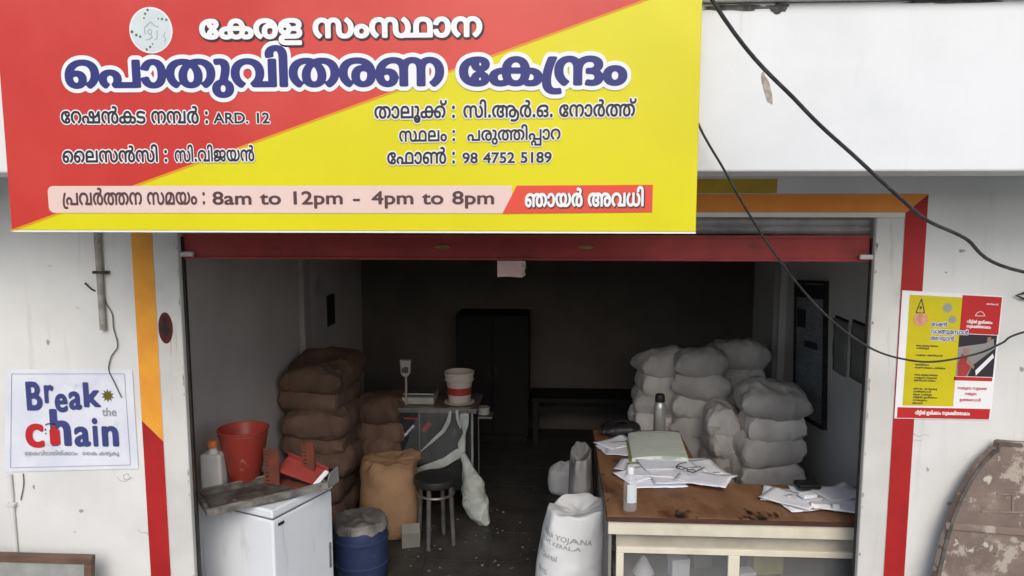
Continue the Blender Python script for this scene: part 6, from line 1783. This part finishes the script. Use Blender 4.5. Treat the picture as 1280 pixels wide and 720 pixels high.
# red perforated stand and red plate beside the bucket
rs = thing('red_rack', 'dull red perforated plastic rack propped in front of the red bucket', 'rack', (-1.475, .43, FZ + .03), -.35)
rk = MB()
for k in range(9):
    z = .0 + k * .020
    rk.box(-.012, .012, -.004, .004, z, z + .011)
rk.box(-.020, -.0125, -.004, .004, 0, .185)
rk.box(.0125, .075, -.004, .004, 0, .185)
loc(rk.build('upright', M['rack'], None, bevel=.001), rs)
rk = MB()
for k in range(9):
    z = .02 + k * .020
    rk.box(.150, .170, .10, .108, z, z + .011)
rk.box(.1705, .215, .10, .108, 0, .215)
rk.box(.1415, .1495, .10, .108, 0, .215)
loc(rk.build('upright', M['rack'], None, bevel=.001), rs)
loc(MB().box(-.02, .21, .01, .095, -.006, -.0005).build('foot', M['rack'], None, bevel=.001), rs)
pl = thing('red_scoop', 'red enamel sheet with pale end, propped flat over the freezer trays', 'scoop', (-1.30, .45, FZ + .09))
loc(MB().box(-.125, .10, -.055, .055, -.006, .006).build('sheet', M['red_board'], None, bevel=.003), pl)
loc(MB().box(.1005, .125, -.055, .055, -.007, .007).build('pale_end', M['paper'], None, bevel=.003), pl)
loc(MB().box(-.125, .12, .0555, .062, -.006, .03).build('raised_edge', M['red_board'], None, bevel=.002), pl)
pl.rotation_euler = (R(20), R(13), R(-14))
db = thing('dark_carton', 'dark open carton with a pale bent flap on the freezer rear corner', 'carton', (-1.23, .50, FZ + .002), R(-14))
loc(MB().box(-.13, .07, -.06, .07, 0, .065).build('box', M['dark_wood'], None, bevel=.003), db)
fl_ = MB()
fl_.v = [(.072, -.06, .0), (.072, .07, .0), (.074, .06, .085), (.074, -.02, .075), (.078, -.06, 0), (.078, .07, 0), (.080, .06, .085), (.080, -.02, .075)]
fl_.f = [(0, 1, 2, 3), (7, 6, 5, 4), (0, 4, 5, 1), (1, 5, 6, 2), (2, 6, 7, 3), (3, 7, 4, 0)]
loc(fl_.build('flap', M['calendar'], None), db)
# jerrycan
jc = thing('jerry_can', 'milky plastic can with orange cap at the left edge of the freezer', 'can', (-1.755, .42, FZ + .002))
c0 = wloc(jc)
loc(MB().box(-.055, .055, -.04, .04, 0, .19).build('body', M['can_white'], None, bevel=.014, seg=3), jc)
MB().lathe([(.028, 0), (.024, .012), (.020, .02), (.020, .03)], 20, (c0.x, c0.y, c0.z + .19)).build('neck', M['can_white'], jc, smooth=True)
MB().lathe([(.026, 0), (.026, .028), (.022, .034), (0, .034)], 20, (c0.x, c0.y, c0.z + .2205)).build('cap', M['can_cap'], jc, smooth=True)

# ---------------------------------------------------------------- blue barrel with a film cover
ba = thing('blue_barrel', 'scuffed blue plastic barrel with crumpled film over its top, beside the freezer', 'barrel', (-1.155, 1.03, 0))
c0 = tuple(wloc(ba))
MB().lathe([(0, 0), (.145, 0), (.155, .012), (.158, .09), (.163, .095), (.163, .108), (.158, .113), (.160, .24), (.165, .245), (.165, .260), (.160, .265), (.156, .325), (.146, .345), (.140, .35), (0, .35)], 40, c0).build('drum', M['barrel'], ba, smooth=True)
fm = MB()
nr, na = 9, 40
for j in range(nr + 1):
    t = j / nr
    for i in range(na):
        a = 2 * PI * i / na
        k = noise.noise((math.cos(a) * 3, math.sin(a) * 3, t * 3))
        if t < .7:
            r = .005 + .15 * t / .7
            z = .353 + .030 * abs(noise.noise((r * 14 * math.cos(a), r * 14 * math.sin(a), 3))) + .01
        else:
            s = (t - .7) / .3
            r = .158 + .006 * s + .010 * k
            z = .350 - .03 * s * (1 + .9 * k)
        fm.v.append((c0[0] + r * math.cos(a), c0[1] + r * math.sin(a), z))
fm.f += [(j * na + i, j * na + (i + 1) % na, (j + 1) * na + (i + 1) % na, (j + 1) * na + i) for j in range(nr) for i in range(na)]
fm.f.append(tuple(range(na - 1, -1, -1)))
fm.build('film_cover', M['film'], ba, smooth=True)
# pale plate leaning between barrel and standing sack
t = thing('pale_board', 'small grey board lying on the floor behind the blue barrel', 'board', (-.93, 1.42, 0), .3)
loc(MB().obox((0, 0, .075), (.06, 0, 0), (0, .012, .03), (0, -.006, .055)).build('panel', M['grey_board'], None, bevel=.002), t)
loc(MB().obox((0, .02, .135), (.062, 0, 0), (0, .012, .0), (0, 0, .008)).build('edge', M['grey_board'], None, bevel=.001), t)

# ---------------------------------------------------------------- scale table
TZ = .755
tb = thing('scale_table', 'small steel table with black side sheet and bright legs, carrying the weighing scale', 'table', (-.90, 2.25, 0))
tx0, tx1, ty0, ty1 = -1.235, -.560, 2.05, 2.50
MB().box(tx0, tx1, ty0, ty1, TZ - .035, TZ).build('top', M['table_metal'], tb, bevel=.003)
for x, y in ((tx0 + .035, ty0 + .018), (tx1 - .035, ty0 + .018), (tx0 + .035, ty1 - .018), (tx1 - .035, ty1 - .018)):
    MB().tube([(x, y, .008), (x, y, TZ - .0355)], .010, 12).build('leg', M['leg_metal'], tb, smooth=True)
MB().box(tx0 + .048, tx1 - .048, ty0 + .014, ty0 + .022, .14, TZ - .036).build('side_sheet', M['black_panel'], tb)
MB().box(tx0 + .048, tx1 - .048, ty0 + .0225, ty1 - .03, .135, .139).build('shelf', M['black_panel'], tb)
TYF = ty0 + .0125
MB().box(tx0 + .03, tx0 + .034, ty0 + .035, ty1 - .035, .12, TZ - .036).build('end_sheet', M['black_panel'], tb)
MB().box(tx1 - .034, tx1 - .03, ty0 + .035, ty1 - .035, .12, TZ - .036).build('end_sheet', M['black_panel'], tb)
MB().box(tx0 + .048, tx1 - .048, ty1 - .022, ty1 - .018, .12, TZ - .036).build('back_sheet', M['black_panel'], tb)
q = at(524, 515, Y=TYF)
MB().box(q.x - .004, q.x + .004, TYF, TYF + .001, .42, TZ - .037).build('sheet_seam', M['table_metal'], tb)


def sticker(px, py, w_, h_, ang, m, words=None):
    q = at(px, py, Y=TYF)
    ca, sa = math.cos(ang), math.sin(ang)
    rot = lambda x, z: (q.x + x * ca - z * sa, q.z + x * sa + z * ca)
    if m is not None:
        o = MB().prism([rot(-w_ / 2, -h_ / 2), rot(w_ / 2, -h_ / 2), rot(w_ / 2, h_ / 2), rot(-w_ / 2, h_ / 2)], TYF - .0006, TYF).build('sticker', M[m], tb)
    if words:
        d = MB()
        letters(d, words, -w_ * .46, w_ * .46, -h_ * .25, -h_ * .25, h_ * .55, 0, True, 30, 40, 1, 0, lambda x, y, z: (rot(x, z)[0], TYF - .001, rot(x, z)[1]))
        d.build('lettering', M['s_halo'], tb)


sticker(495.5, 531, .10, .030, PI / 2, 'label_red')
sticker(513, 523, .10, .012, -.03, 'label_red')
sticker(533, 534, .082, .032, R(50), 'label_red')
sticker(511, 538, .12, .042, R(48), None, 'Samrat')
# weighing scale
sc = thing('weighing_scale', 'electronic weighing scale with raised grey display head on a thin pole', 'scale', (-1.0, 2.27, TZ))
MB().box(-1.125, -.885, 2.14, 2.40, TZ + .002, TZ + .055).build('body', M['scale_grey'], sc, bevel=.008)
MB().box(-1.115, -.875 - .012, 2.145, 2.395, TZ + .072, TZ + .084).build('weighing_pan', M['steel_pan'], sc, bevel=.004)
MB().box(-1.02, -.98, 2.24, 2.30, TZ + .0555, TZ + .0715).build('pan_support', M['iron'], sc)
MB().tube([(-1.085, 2.120, TZ + .004), (-1.085, 2.120, TZ + .215)], .008, 12).build('pole', M['scale_grey'], sc, smooth=True)
hd = MB().prism([(-1.120, TZ + .245), (-1.100, TZ + .222), (-1.070, TZ + .222), (-1.050, TZ + .245), (-1.045, TZ + .345), (-1.125, TZ + .345)], 2.095, 2.140).build('display_head', M['scale_grey'], sc, bevel=.005)
MB().prism([(-1.112, TZ + .250), (-1.060, TZ + .250), (-1.060, TZ + .292), (-1.085, TZ + .296), (-1.112, TZ + .282)], 2.092, 2.0948).build('screen', M['screen_grey'], hd)
# cream bucket on a plate
cbk = thing('cream_bucket', 'cream plastic bucket with a red label band standing on the steel table', 'bucket', (-.705, 2.22, TZ))
c0 = tuple(wloc(cbk))
MB().lathe([(0, .012), (.078, .012), (.082, .018), (.096, .170), (.106, .171), (.110, .176), (.110, .182), (.103, .186), (.112, .232), (.112, .238), (.104, .240), (.098, .19), (.080, .03), (0, .028)], 36, c0).build('pail', M['bucket'], cbk, smooth=True)
MB().lathe([(.0885, .072), (.0938, .128)], 36, c0).build('label_band', M['label_red'], cbk, smooth=True)
MB().lathe([(0, 0.001), (.10, .001), (.112, .008), (.112, .011), (0, .0105)], 36, c0).build('plate', M['bucket'], cbk, smooth=True)
tn = thing('small_tin', 'small pale tin on a bracket at the right side of the steel table', 'tin', (-.525, 2.22, .67))
c0 = wloc(tn)
MB().lathe([(0, .005), (.045, .005), (.045, .045), (.048, .047), (.048, .055), (0, .056)], 24, tuple(c0)).build('can', M['scale_grey'], tn, smooth=True)
MB().lathe([(0, 0.0), (.025, .0), (.025, .0048), (0, .0049)], 24, tuple(c0)).build('foot', M['scale_grey'], tn, smooth=True)
MB().box(-.5595, -.455, 2.15, 2.29, .655, .6695).build('bracket', M['table_metal'], tb)

# ---------------------------------------------------------------- plastic bag tied at the table
pb = thing('plastic_bag', 'long milky plastic bag knotted at the table edge, bulging near the floor', 'bag', (-.55, 1.98, .2))
P_ = lambda px, py, y=None: at(px, py, Y=y if y is not None else 1.985 - max(0, py - 566) * .0022)


def baggy(pts, rad, seed, name, n=18, squash=.5, sub=4):
    """a crumpled skin round a line of points"""
    C_, R_ = [], []
    for (a, b, ra, rb_) in zip(pts[:-1], pts[1:], rad[:-1], rad[1:]):
        for k in range(sub):
            C_.append(a.lerp(b, k / sub))
            R_.append(ra + (rb_ - ra) * k / sub)
    C_.append(pts[-1])
    R_.append(rad[-1])
    mb = MB()
    for i, (c_, r_) in enumerate(zip(C_, R_)):
        d_ = (C_[min(i + 1, len(C_) - 1)] - C_[max(i - 1, 0)]).normalized()
        a_ = d_.cross(Vector((0, 1, 0))).normalized()
        for k in range(n):
            t = 2 * PI * k / n
            w_ = 1 + .28 * noise.noise((math.cos(t) * 2.2 + seed, math.sin(t) * 2.2, i * .22)) + .22 * noise.noise((math.cos(t) * 5, math.sin(t) * 5 + seed, i * .5))
            mb.v.append(c_ + a_ * r_ * w_ * math.cos(t) + Vector((0, 1, 0)) * r_ * squash * w_ * math.sin(t))
    mb.f += [(i * n + k, i * n + (k + 1) % n, (i + 1) * n + (k + 1) % n, (i + 1) * n + k) for i in range(len(C_) - 1) for k in range(n)]
    mb.f += [tuple(range(n - 1, -1, -1)), tuple(range((len(C_) - 1) * n, len(C_) * n))]
    return mb.build(name, M['bag'], pb, smooth=True, sub=1)


baggy([P_(580, 516), P_(581, 530), P_(580, 542), P_(577, 556), P_(578, 566)], [.035, .030, .010, .026, .026], 1, 'neck')
baggy([P_(577, 564), P_(556, 578), P_(535, 584), P_(518, 591)], [.038, .032, .026, .022], 2, 'strip_and_crease_glint', squash=.25)
baggy([P_(577, 566), P_(584, 582), P_(590, 605), P_(594, 625), P_(602, 645), P_(610, 656)], [.020, .034, .080, .098, .070, .022], 3, 'filled_end', squash=.8, sub=6)
baggy([P_(563, 513), P_(561, 526), P_(554, 539), P_(542, 550), P_(525, 565)], [.008, .016, .014, .012, .004], 5, 'strip_and_crease_glint', squash=.2)  # thin pale strip standing in for a bright highlight along a film crease
baggy([P_(571, 512), P_(572, 524), P_(576, 536)], [.010, .012, .005], 6, 'strip_and_crease_glint', squash=.2)  # second pale strip shaped as a crease highlight on the film
fs = thing('plastic_sheet', 'thin crumpled clear plastic sheet draped over the front of the steel table', 'plastic sheet', (-.75, 2.03, .45))
ql = [at(*q, Y=2.03) for q in ((526, 509), (588, 509), (578, 574), (497, 582))]
sm = MB()
for j in range(21):
    for i in range(21):
        u, v = i / 20, j / 20
        a = ql[0].lerp(ql[1], u)
        b = ql[3].lerp(ql[2], u)
        q = a.lerp(b, v)
        k = abs(noise.noise((u * 5 + v * 3, v * 2.5, 7))) + .5 * abs(noise.noise((u * 11, v * 9, 3)))
        sm.v.append((q.x + .012 * noise.noise((v * 6, u * 2, 2)), q.y - .004 - .030 * k, q.z))
sm.f += [(j * 21 + i, (j + 1) * 21 + i, (j + 1) * 21 + i + 1, j * 21 + i + 1) for j in range(20) for i in range(20)]
sm.build('film', M['sheer'], fs, smooth=True)
hm = MB()
for i in range(21):
    q = ql[0].lerp(ql[1], i / 20)
    hm.v += [(q.x, 2.022, TZ + .006), (q.x, 2.09 + .02 * noise.noise((i * .4, 1, 1)), TZ + .005 + .004 * noise.noise((i * .7, 3, 1)))]
hm.f += [(2 * i, 2 * i + 2, 2 * i + 3, 2 * i + 1) for i in range(20)]
hm.build('folded_hem', M['sheer'], fs, smooth=True)
# litter on the floor
lt = MB()
rl = random.Random(12)
for k in range(90):
    x, y = rl.uniform(-.95, .1), rl.uniform(1.0, 2.6)
    r_, a = rl.uniform(.003, .012), rl.uniform(0, 6)
    lt.add([(x + r_ * math.cos(a + q) * rl.uniform(.5, 1.2), y + r_ * math.sin(a + q), .003 + rl.uniform(0, .006)) for q in (0, 1.7, 3.1, 4.6)], [(0, 1, 2, 3)])
lo = lt.build('litter', M['calendar'])
lo['kind'] = 'stuff'
# drum-top stool
stl = thing('stool', 'steel stool with round black seat in front of the scale table', 'stool', (-.775, 1.50, 0))
c0 = wloc(stl)
MB().lathe([(0, 0), (.13, 0), (.143, .010), (.146, .03), (.140, .05), (.11, .06), (0, .064)], 32, (c0.x, c0.y, .405)).build('seat', M['black'], stl, smooth=True)
for k in range(4):
    a = R(55 + 90 * k + 20)
    MB().tube([(c0.x + .105 * math.cos(a), c0.y + .105 * math.sin(a), .404), (c0.x + .125 * math.cos(a), c0.y + .125 * math.sin(a), .0)], .015, 10).build('leg', M['stool_leg'], stl, smooth=True)
MB().tube([(c0.x + .118 * math.cos(a), c0.y + .118 * math.sin(a), .345) for a in np.linspace(0, 2 * PI, 25)], .009, 8, caps=False).build('foot_ring', M['table_metal'], stl, smooth=True)

# ---------------------------------------------------------------- dark things along the back wall
cp = thing('cupboard', 'tall dark cupboard standing against the back wall', 'cupboard', (-.57, 3.80, 0))
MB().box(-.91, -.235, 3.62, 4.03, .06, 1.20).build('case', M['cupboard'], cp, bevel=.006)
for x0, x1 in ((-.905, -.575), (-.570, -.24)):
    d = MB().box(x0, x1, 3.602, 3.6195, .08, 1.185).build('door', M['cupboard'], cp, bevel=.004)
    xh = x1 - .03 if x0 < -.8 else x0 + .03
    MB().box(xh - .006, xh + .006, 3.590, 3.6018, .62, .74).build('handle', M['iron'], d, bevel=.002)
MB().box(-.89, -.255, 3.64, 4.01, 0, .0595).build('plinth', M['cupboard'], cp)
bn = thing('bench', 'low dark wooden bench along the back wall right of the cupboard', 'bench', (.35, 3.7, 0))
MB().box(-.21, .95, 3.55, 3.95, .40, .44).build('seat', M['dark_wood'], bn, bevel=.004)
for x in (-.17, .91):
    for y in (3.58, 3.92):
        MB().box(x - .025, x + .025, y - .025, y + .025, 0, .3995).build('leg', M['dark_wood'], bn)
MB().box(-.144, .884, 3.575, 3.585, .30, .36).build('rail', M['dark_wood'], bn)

# ---------------------------------------------------------------- things on the right inside wall
nb = thing('framed_notice', 'tall framed printed notice hanging crooked on the right inside wall', 'notice', (RX, 2.34, 1.15))
fb = MB()
yc, zc, hw, hh, ti = 2.36, 1.15, .335, .52, R(-5.5)
pt_ = lambda y, z: (yc + y * math.cos(ti) - z * math.sin(ti), zc + y * math.sin(ti) + z * math.cos(ti))


def wallquad(y0, y1, z0, z1, d0, d1):
    mb = MB()
    q = [pt_(y0, z0), pt_(y1, z0), pt_(y1, z1), pt_(y0, z1)]
    vs = [(RX - d1, y, z) for y, z in q] + [(RX - d0, y, z) for y, z in q]
    return mb.add(vs, [(0, 3, 2, 1), (4, 5, 6, 7)] + [(i, (i + 1) % 4, (i + 1) % 4 + 4, i + 4) for i in range(4)])


fr = MB()
for a in ((-hw, hw, -hh, -hh + .022), (-hw, hw, hh - .022, hh), (-hw, -hw + .022, -hh + .0225, hh - .0225), (hw - .022, hw, -hh + .0225, hh - .0225)):
    w_ = wallquad(*a, .002, .032)
    fr.add(w_.v, w_.f)
fr.build('frame', M['iron'], nb)
wallquad(-hw + .022, hw - .022, -hh + .022, hh - .022, .002, .016).build('sheet', M['notice'], nb)
wallquad(-hw + .03, hw - .03, hh - .13, hh - .03, .0162, .018).build('header', M['notice_head'], nb)
wallquad(.10, hw - .04, hh - .36, hh - .22, .0162, .018).build('picture', M['notice_head'], nb)
wallquad(-.16, .12, hh - .50, hh - .45, .0162, .018).build('dark_line', M['notice_head'], nb)
# lines of writing on the header
for k, (y, z, lab) in enumerate(((1.80, 1.29, 'grey old paper sheet pinned to the right inside wall beside the framed notice'), (1.50, 1.31, 'grey old paper sheet pinned to the right inside wall nearest the doorway'))):
    t = thing('wall_paper_sheet', lab, 'paper', (RX, y, z), 0, 'old sheets on the right inside wall')
    mb = MB()
    for j in range(7):
        for i in range(7):
            yy, zz = y - .12 + i * .04, z - .18 + j * .06
            mb.v.append((RX - .006 - .018 * abs(noise.noise((yy * 6, zz * 6, k * 5))), yy, zz))
    mb.f += [(j * 7 + i, (j + 1) * 7 + i, (j + 1) * 7 + i + 1, j * 7 + i + 1) for j in range(6) for i in range(6)]
    mb.build('sheet', M['calendar'], t, smooth=True, solid=.001)
    MB().box(RX - .008, RX - .001, y - .11, y + .11, z + .178, z + .196).build('clip_strip', M['iron'], t)

t = thing('paper_scrap', 'small white torn paper scrap stuck on the shorter jute stack', 'paper', at(458, 514, Y=2.13))
loc(MB().prism([(-.016, -.022), (.010, -.026), (.022, .006), (-.010, .026)], -.001, .001).build('scrap', M['paper'], None), t)
loc(MB().prism([(.0105, -.024), (.030, .0), (.0225, .006)], -.006, .0).build('folded_corner', M['paper'], None), t)

# paper tag hanging under the shutter
tg = thing('paper_tag', 'small torn pinkish paper tag hanging from the shutter bottom edge', 'tag', (-.19, .045, 1.99))
tgp = [(-.252, 1.998), (-.252, 1.927), (-.20, 1.929), (-.145, 1.925), (-.128, 1.938), (-.134, 1.955), (-.126, 1.97), (-.130, 1.998)]
MB().prism(tgp, .0262, .0268).build('card', mat('pinkish card', (.62, .44, .42), (.54, .37, .35), .8, 20), tg)
MB().prism([(-.150, 1.930), (-.1295, 1.94), (-.134, 1.955), (-.127, 1.969), (-.131, 1.992), (-.148, 1.985), (-.142, 1.96)], .0255, .026).build('stain', M['peel'], tg)


# ---------------------------------------------------------------- cables, wires, pipe
def spline(pts, sub=10):
    pts = [Vector(p) for p in pts]
    P_ = [pts[0] * 2 - pts[1]] + pts + [pts[-1] * 2 - pts[-2]]
    out = []
    for i in range(1, len(P_) - 2):
        a, b, c_, d_ = P_[i - 1], P_[i], P_[i + 1], P_[i + 2]
        for k in range(sub):
            t = k / sub
            out.append(.5 * ((2 * b) + (c_ - a) * t + (2 * a - 5 * b + 4 * c_ - d_) * t * t + (3 * b - a - 3 * c_ + d_) * t ** 3))
    out.append(pts[-1])
    return out


def cable(pts, r, m, name, label, cat, sub=10):
    P3 = spline(pts, sub)
    mb = MB().tube(P3, r, 8)
    o = mb.build(name, M[m], None, smooth=True, origin=tuple(P3[0]))
    return tag(o, label, cat)


A1 = lambda px, py, y: at(px, py, Y=y)
pts = [(-.10, -1.25, 3.6)] + [A1(*q) for q in ((890, 0, -1.0), (1000, 131, -.93), (1070, 197, -.85), (1128, 250, -.78), (1160, 276, -.72), (1205, 297, -.66), (1280, 340, -.55))]
pts += [(pts[-1].x + .9, -.45, pts[-1].z - .12), (4.5, -.4, 1.9)]
cable(pts, .0062, 'cable', 'cable', 'thick black cable crossing the white canopy down to the right', 'cable')
pts = [(.40, -.665, 2.72)] + [A1(*q) for q in ((873, 155, -.665), (905, 212, -.66), (930, 257, -.62), (962, 308, -.52), (1003, 362, -.44), (1045, 405, -.36), (1090, 436, -.28), (1130, 449, -.22), (1170, 452, -.18), (1222, 442, -.15), (1252, 429, -.12), (1284, 414, -.10))]
pts += [(pts[-1].x + .5, -.08, pts[-1].z + .12), (3.2, -.02, 2.3)]
cable(pts, .0042, 'cable', 'cable', 'thin dark cable looping down from the sign across the doorway and poster', 'cable')
pts = [at(*q, Y=-.008) for q in ((127, 345), (131, 375), (140, 392), (142, 410), (147, 432), (139, 446), (136, 462))] + [at(*q, Y=-.012) for q in ((143, 478), (152, 497))]
cable(pts, .0026, 'wire_grey', 'loose_wire', 'thin loose wire dangling from the conduit onto the white poster', 'wire', 6)
pts = [at(*q, Y=-.006) for q in ((29, 592), (29.5, 606), (26, 625))]
cable(pts, .0022, 'wire_grey', 'loose_wire', 'short wire end hanging below the white poster', 'wire', 6)
a, b_ = at(124, 284, Y=-.018), at(129, 412, Y=-.018)
cd_ = thing('conduit', 'short stained pipe running down the white wall above the white poster', 'pipe', (b_.x, -.018, b_.z))
MB().tube([(b_.x, -.018, 2.355), (b_.x, -.018, b_.z)], .014, 12).build('pipe', M['pipe_grey'], cd_, smooth=True)
s_ = at(127, 340, Y=-.01)
MB().box(s_.x - .03, s_.x + .035, -.034, -.002, s_.z - .006, s_.z + .006).build('clip', M['iron'], cd_, bevel=.002)
a = at(112, 358, Y=-.004)
t = thing('nail', 'bent iron nail in the white wall left of the stained pipe', 'nail', (a.x, -.003, a.z))
MB().tube([(a.x + .022, .002, a.z - .022), (a.x + .012, -.010, a.z - .012), (a.x - .012, -.014, a.z + .014)], .004, 6).build('shank', M['iron'], t, smooth=True)
MB().tube([(a.x - .012, -.014, a.z + .014), (a.x - .0135, -.0145, a.z + .0155)], .007, 8).build('head', M['iron'], t)
a = at(1273, 369, Y=-.01)
t = thing('wall_hook', 'small black wire hook in the wall right of the notice poster', 'hook', (a.x, -.002, a.z))
MB().tube([(a.x + .05, .002, a.z + .012), (a.x + .02, -.012, a.z + .010), (a.x - .012, -.016, a.z), (a.x + .02, -.014, a.z - .014), (a.x + .05, -.012, a.z - .016)], .005, 6).build('shank', M['iron'], t, smooth=True)
MB().box(a.x + .045, a.x + .06, -.006, -.0003, a.z - .01, a.z + .025).build('plate', M['iron'], t)
# thin white pipe at the far left
t = thing('wall_pipe', 'thin white pipe running down the wall at far left', 'pipe', (-2.525, -.012, -.05))
MB().tube([(-2.525, -.012, -.05), (-2.525, -.012, .995)], .011, 10).build('pipe', M['wall'], t, smooth=True)
for z in (.85, .35):
    MB().box(-2.545, -2.505, -.026, -.0005, z - .008, z + .008).build('clip', M['pillar'], t, bevel=.002)

# ---------------------------------------------------------------- frame leaning at the left, old board at the right
bd = thing('framed_board', 'brown wooden framed grey board leaning against the wall at lower left', 'board', (-2.5, -.16, -.05))
pz = .706
f = MB()
x1 = -2.072
lean = lambda x, y, z: (x, -.24 + y + (z + .05) * .14, z)
def lbox(mb, x0, x1, y0, y1, z0, z1):
    n = len(mb.v)
    mb.box(x0, x1, y0, y1, z0, z1)
    mb.v[n:] = [lean(*p) for p in mb.v[n:]]
top_z = .667
lbox(f, -3.3, x1, 0, .03, top_z - .034, top_z)
lbox(f, -3.3, x1, 0, .03, -.048, -.012)
lbox(f, x1 - .036, x1, 0, .03, -.0115, top_z - .0345)
lbox(f, -3.3, -3.264, 0, .03, -.0115, top_z - .0345)
f.build('frame', M['frame_wood'], bd, bevel=.003)
f = MB()
lbox(f, -3.2635, x1 - .0365, .010, .018, -.0115, top_z - .0345)
f.build('panel', M['frame_panel'], bd)

ob_ = thing('old_board', 'weathered brown board with curved edge and peeling cream paint leaning at lower right', 'board', (2.25, -.1, -.05))
left = [(1.56, -.05), (1.575, .25), (1.597, .52), (1.618, .665), (1.645, .80), (1.675, .917), (1.712, 1.02), (1.754, 1.101), (1.800, 1.170), (1.848, 1.222), (1.862, 1.224), (1.866, 1.248), (1.876, 1.254)]
right = [(4.50 - x, z) for x, z in reversed(left)]
outl = left + [(1.96, 1.248)] + [(2.54, 1.248)] + right
outl = outl[::-1]
def leanb(p):
    return (p[0], p[1] + (p[2] + .05) * .10, p[2])
b_ = MB().prism(outl, -.20, -.165)
b_.v = [leanb(p) for p in b_.v]
b_.build('face', M['plank'], ob_, bevel=.004)
rim = []
def inset(pl, d_):
    cx, cz = 2.25, .5
    return [(x + (cx - x) / math.hypot(cx - x, cz - z) * d_, z + (cz - z) / math.hypot(cx - x, cz - z) * d_) for x, z in pl]
po = left + [(1.96, 1.248)]
rm = MB()
pi_ = inset(po, .016)
for (a, b2, c2, d2) in zip(po[:-1], po[1:], pi_[1:], pi_[:-1]):
    rm.prism([a, d2, c2, b2], -.208, -.2003)
rm.v = [leanb(p) for p in rm.v]
rm.build('rim', M['plank_rim'], ob_)
bt_ = MB()
for z, h_ in ((.845, .030), (.35, .035)):
    n = len(bt_.v)
    bt_.box(1.655 if z > .5 else 1.60, 2.84, -.2075, -.2002, z, z + h_)
    for i in range(n, len(bt_.v)):
        p = bt_.v[i]
        bt_.v[i] = (p[0], p[1], p[2] - (p[0] - 2.25) * .06)
bt_.v = [leanb(p) for p in bt_.v]
bt_.build('batten', M['plank'], ob_, bevel=.002)
cr = MB()
cr.box(1.86, 2.02, -.2045, -.2002, 1.03, 1.036)
cr.box(1.925, 1.932, -.2045, -.2002, .965, 1.0295)
cr.box(1.80, 2.02, -.2045, -.2002, .955, .962)
cr.v = [leanb(p) for p in cr.v]
cr.build('chalk_line', M['chalk'], ob_)

# printing on the standing sack
d = MB()
for s_, x0, x1, z0, z1, h in (("ANNA YOJANA", -.20, .115, .520, .468, .028), ("GOVT. KERALA", -.19, .06, .480, .440, .022),
                              ("Quintal", -.16, -.03, .395, .380, .030), ("50 KG", -.185, -.09, .315, .298, .026), ("RICE", -.26, -.19, .43, .41, .025)):
    letters(d, s_, x0, x1, z0, z1, h, 0, True, 22, 34, 1, 0, onsack)
o = d.build('lettering', M['s_grey'], None)
o.parent = ws
k = o.modifiers.new('cling', 'SHRINKWRAP')
k.target = [c for c in ws.children if c.name.startswith('cloth')][0]
k.wrap_method = 'NEAREST_SURFACEPOINT'
k.wrap_mode = 'ABOVE_SURFACE'
k.offset = .0012
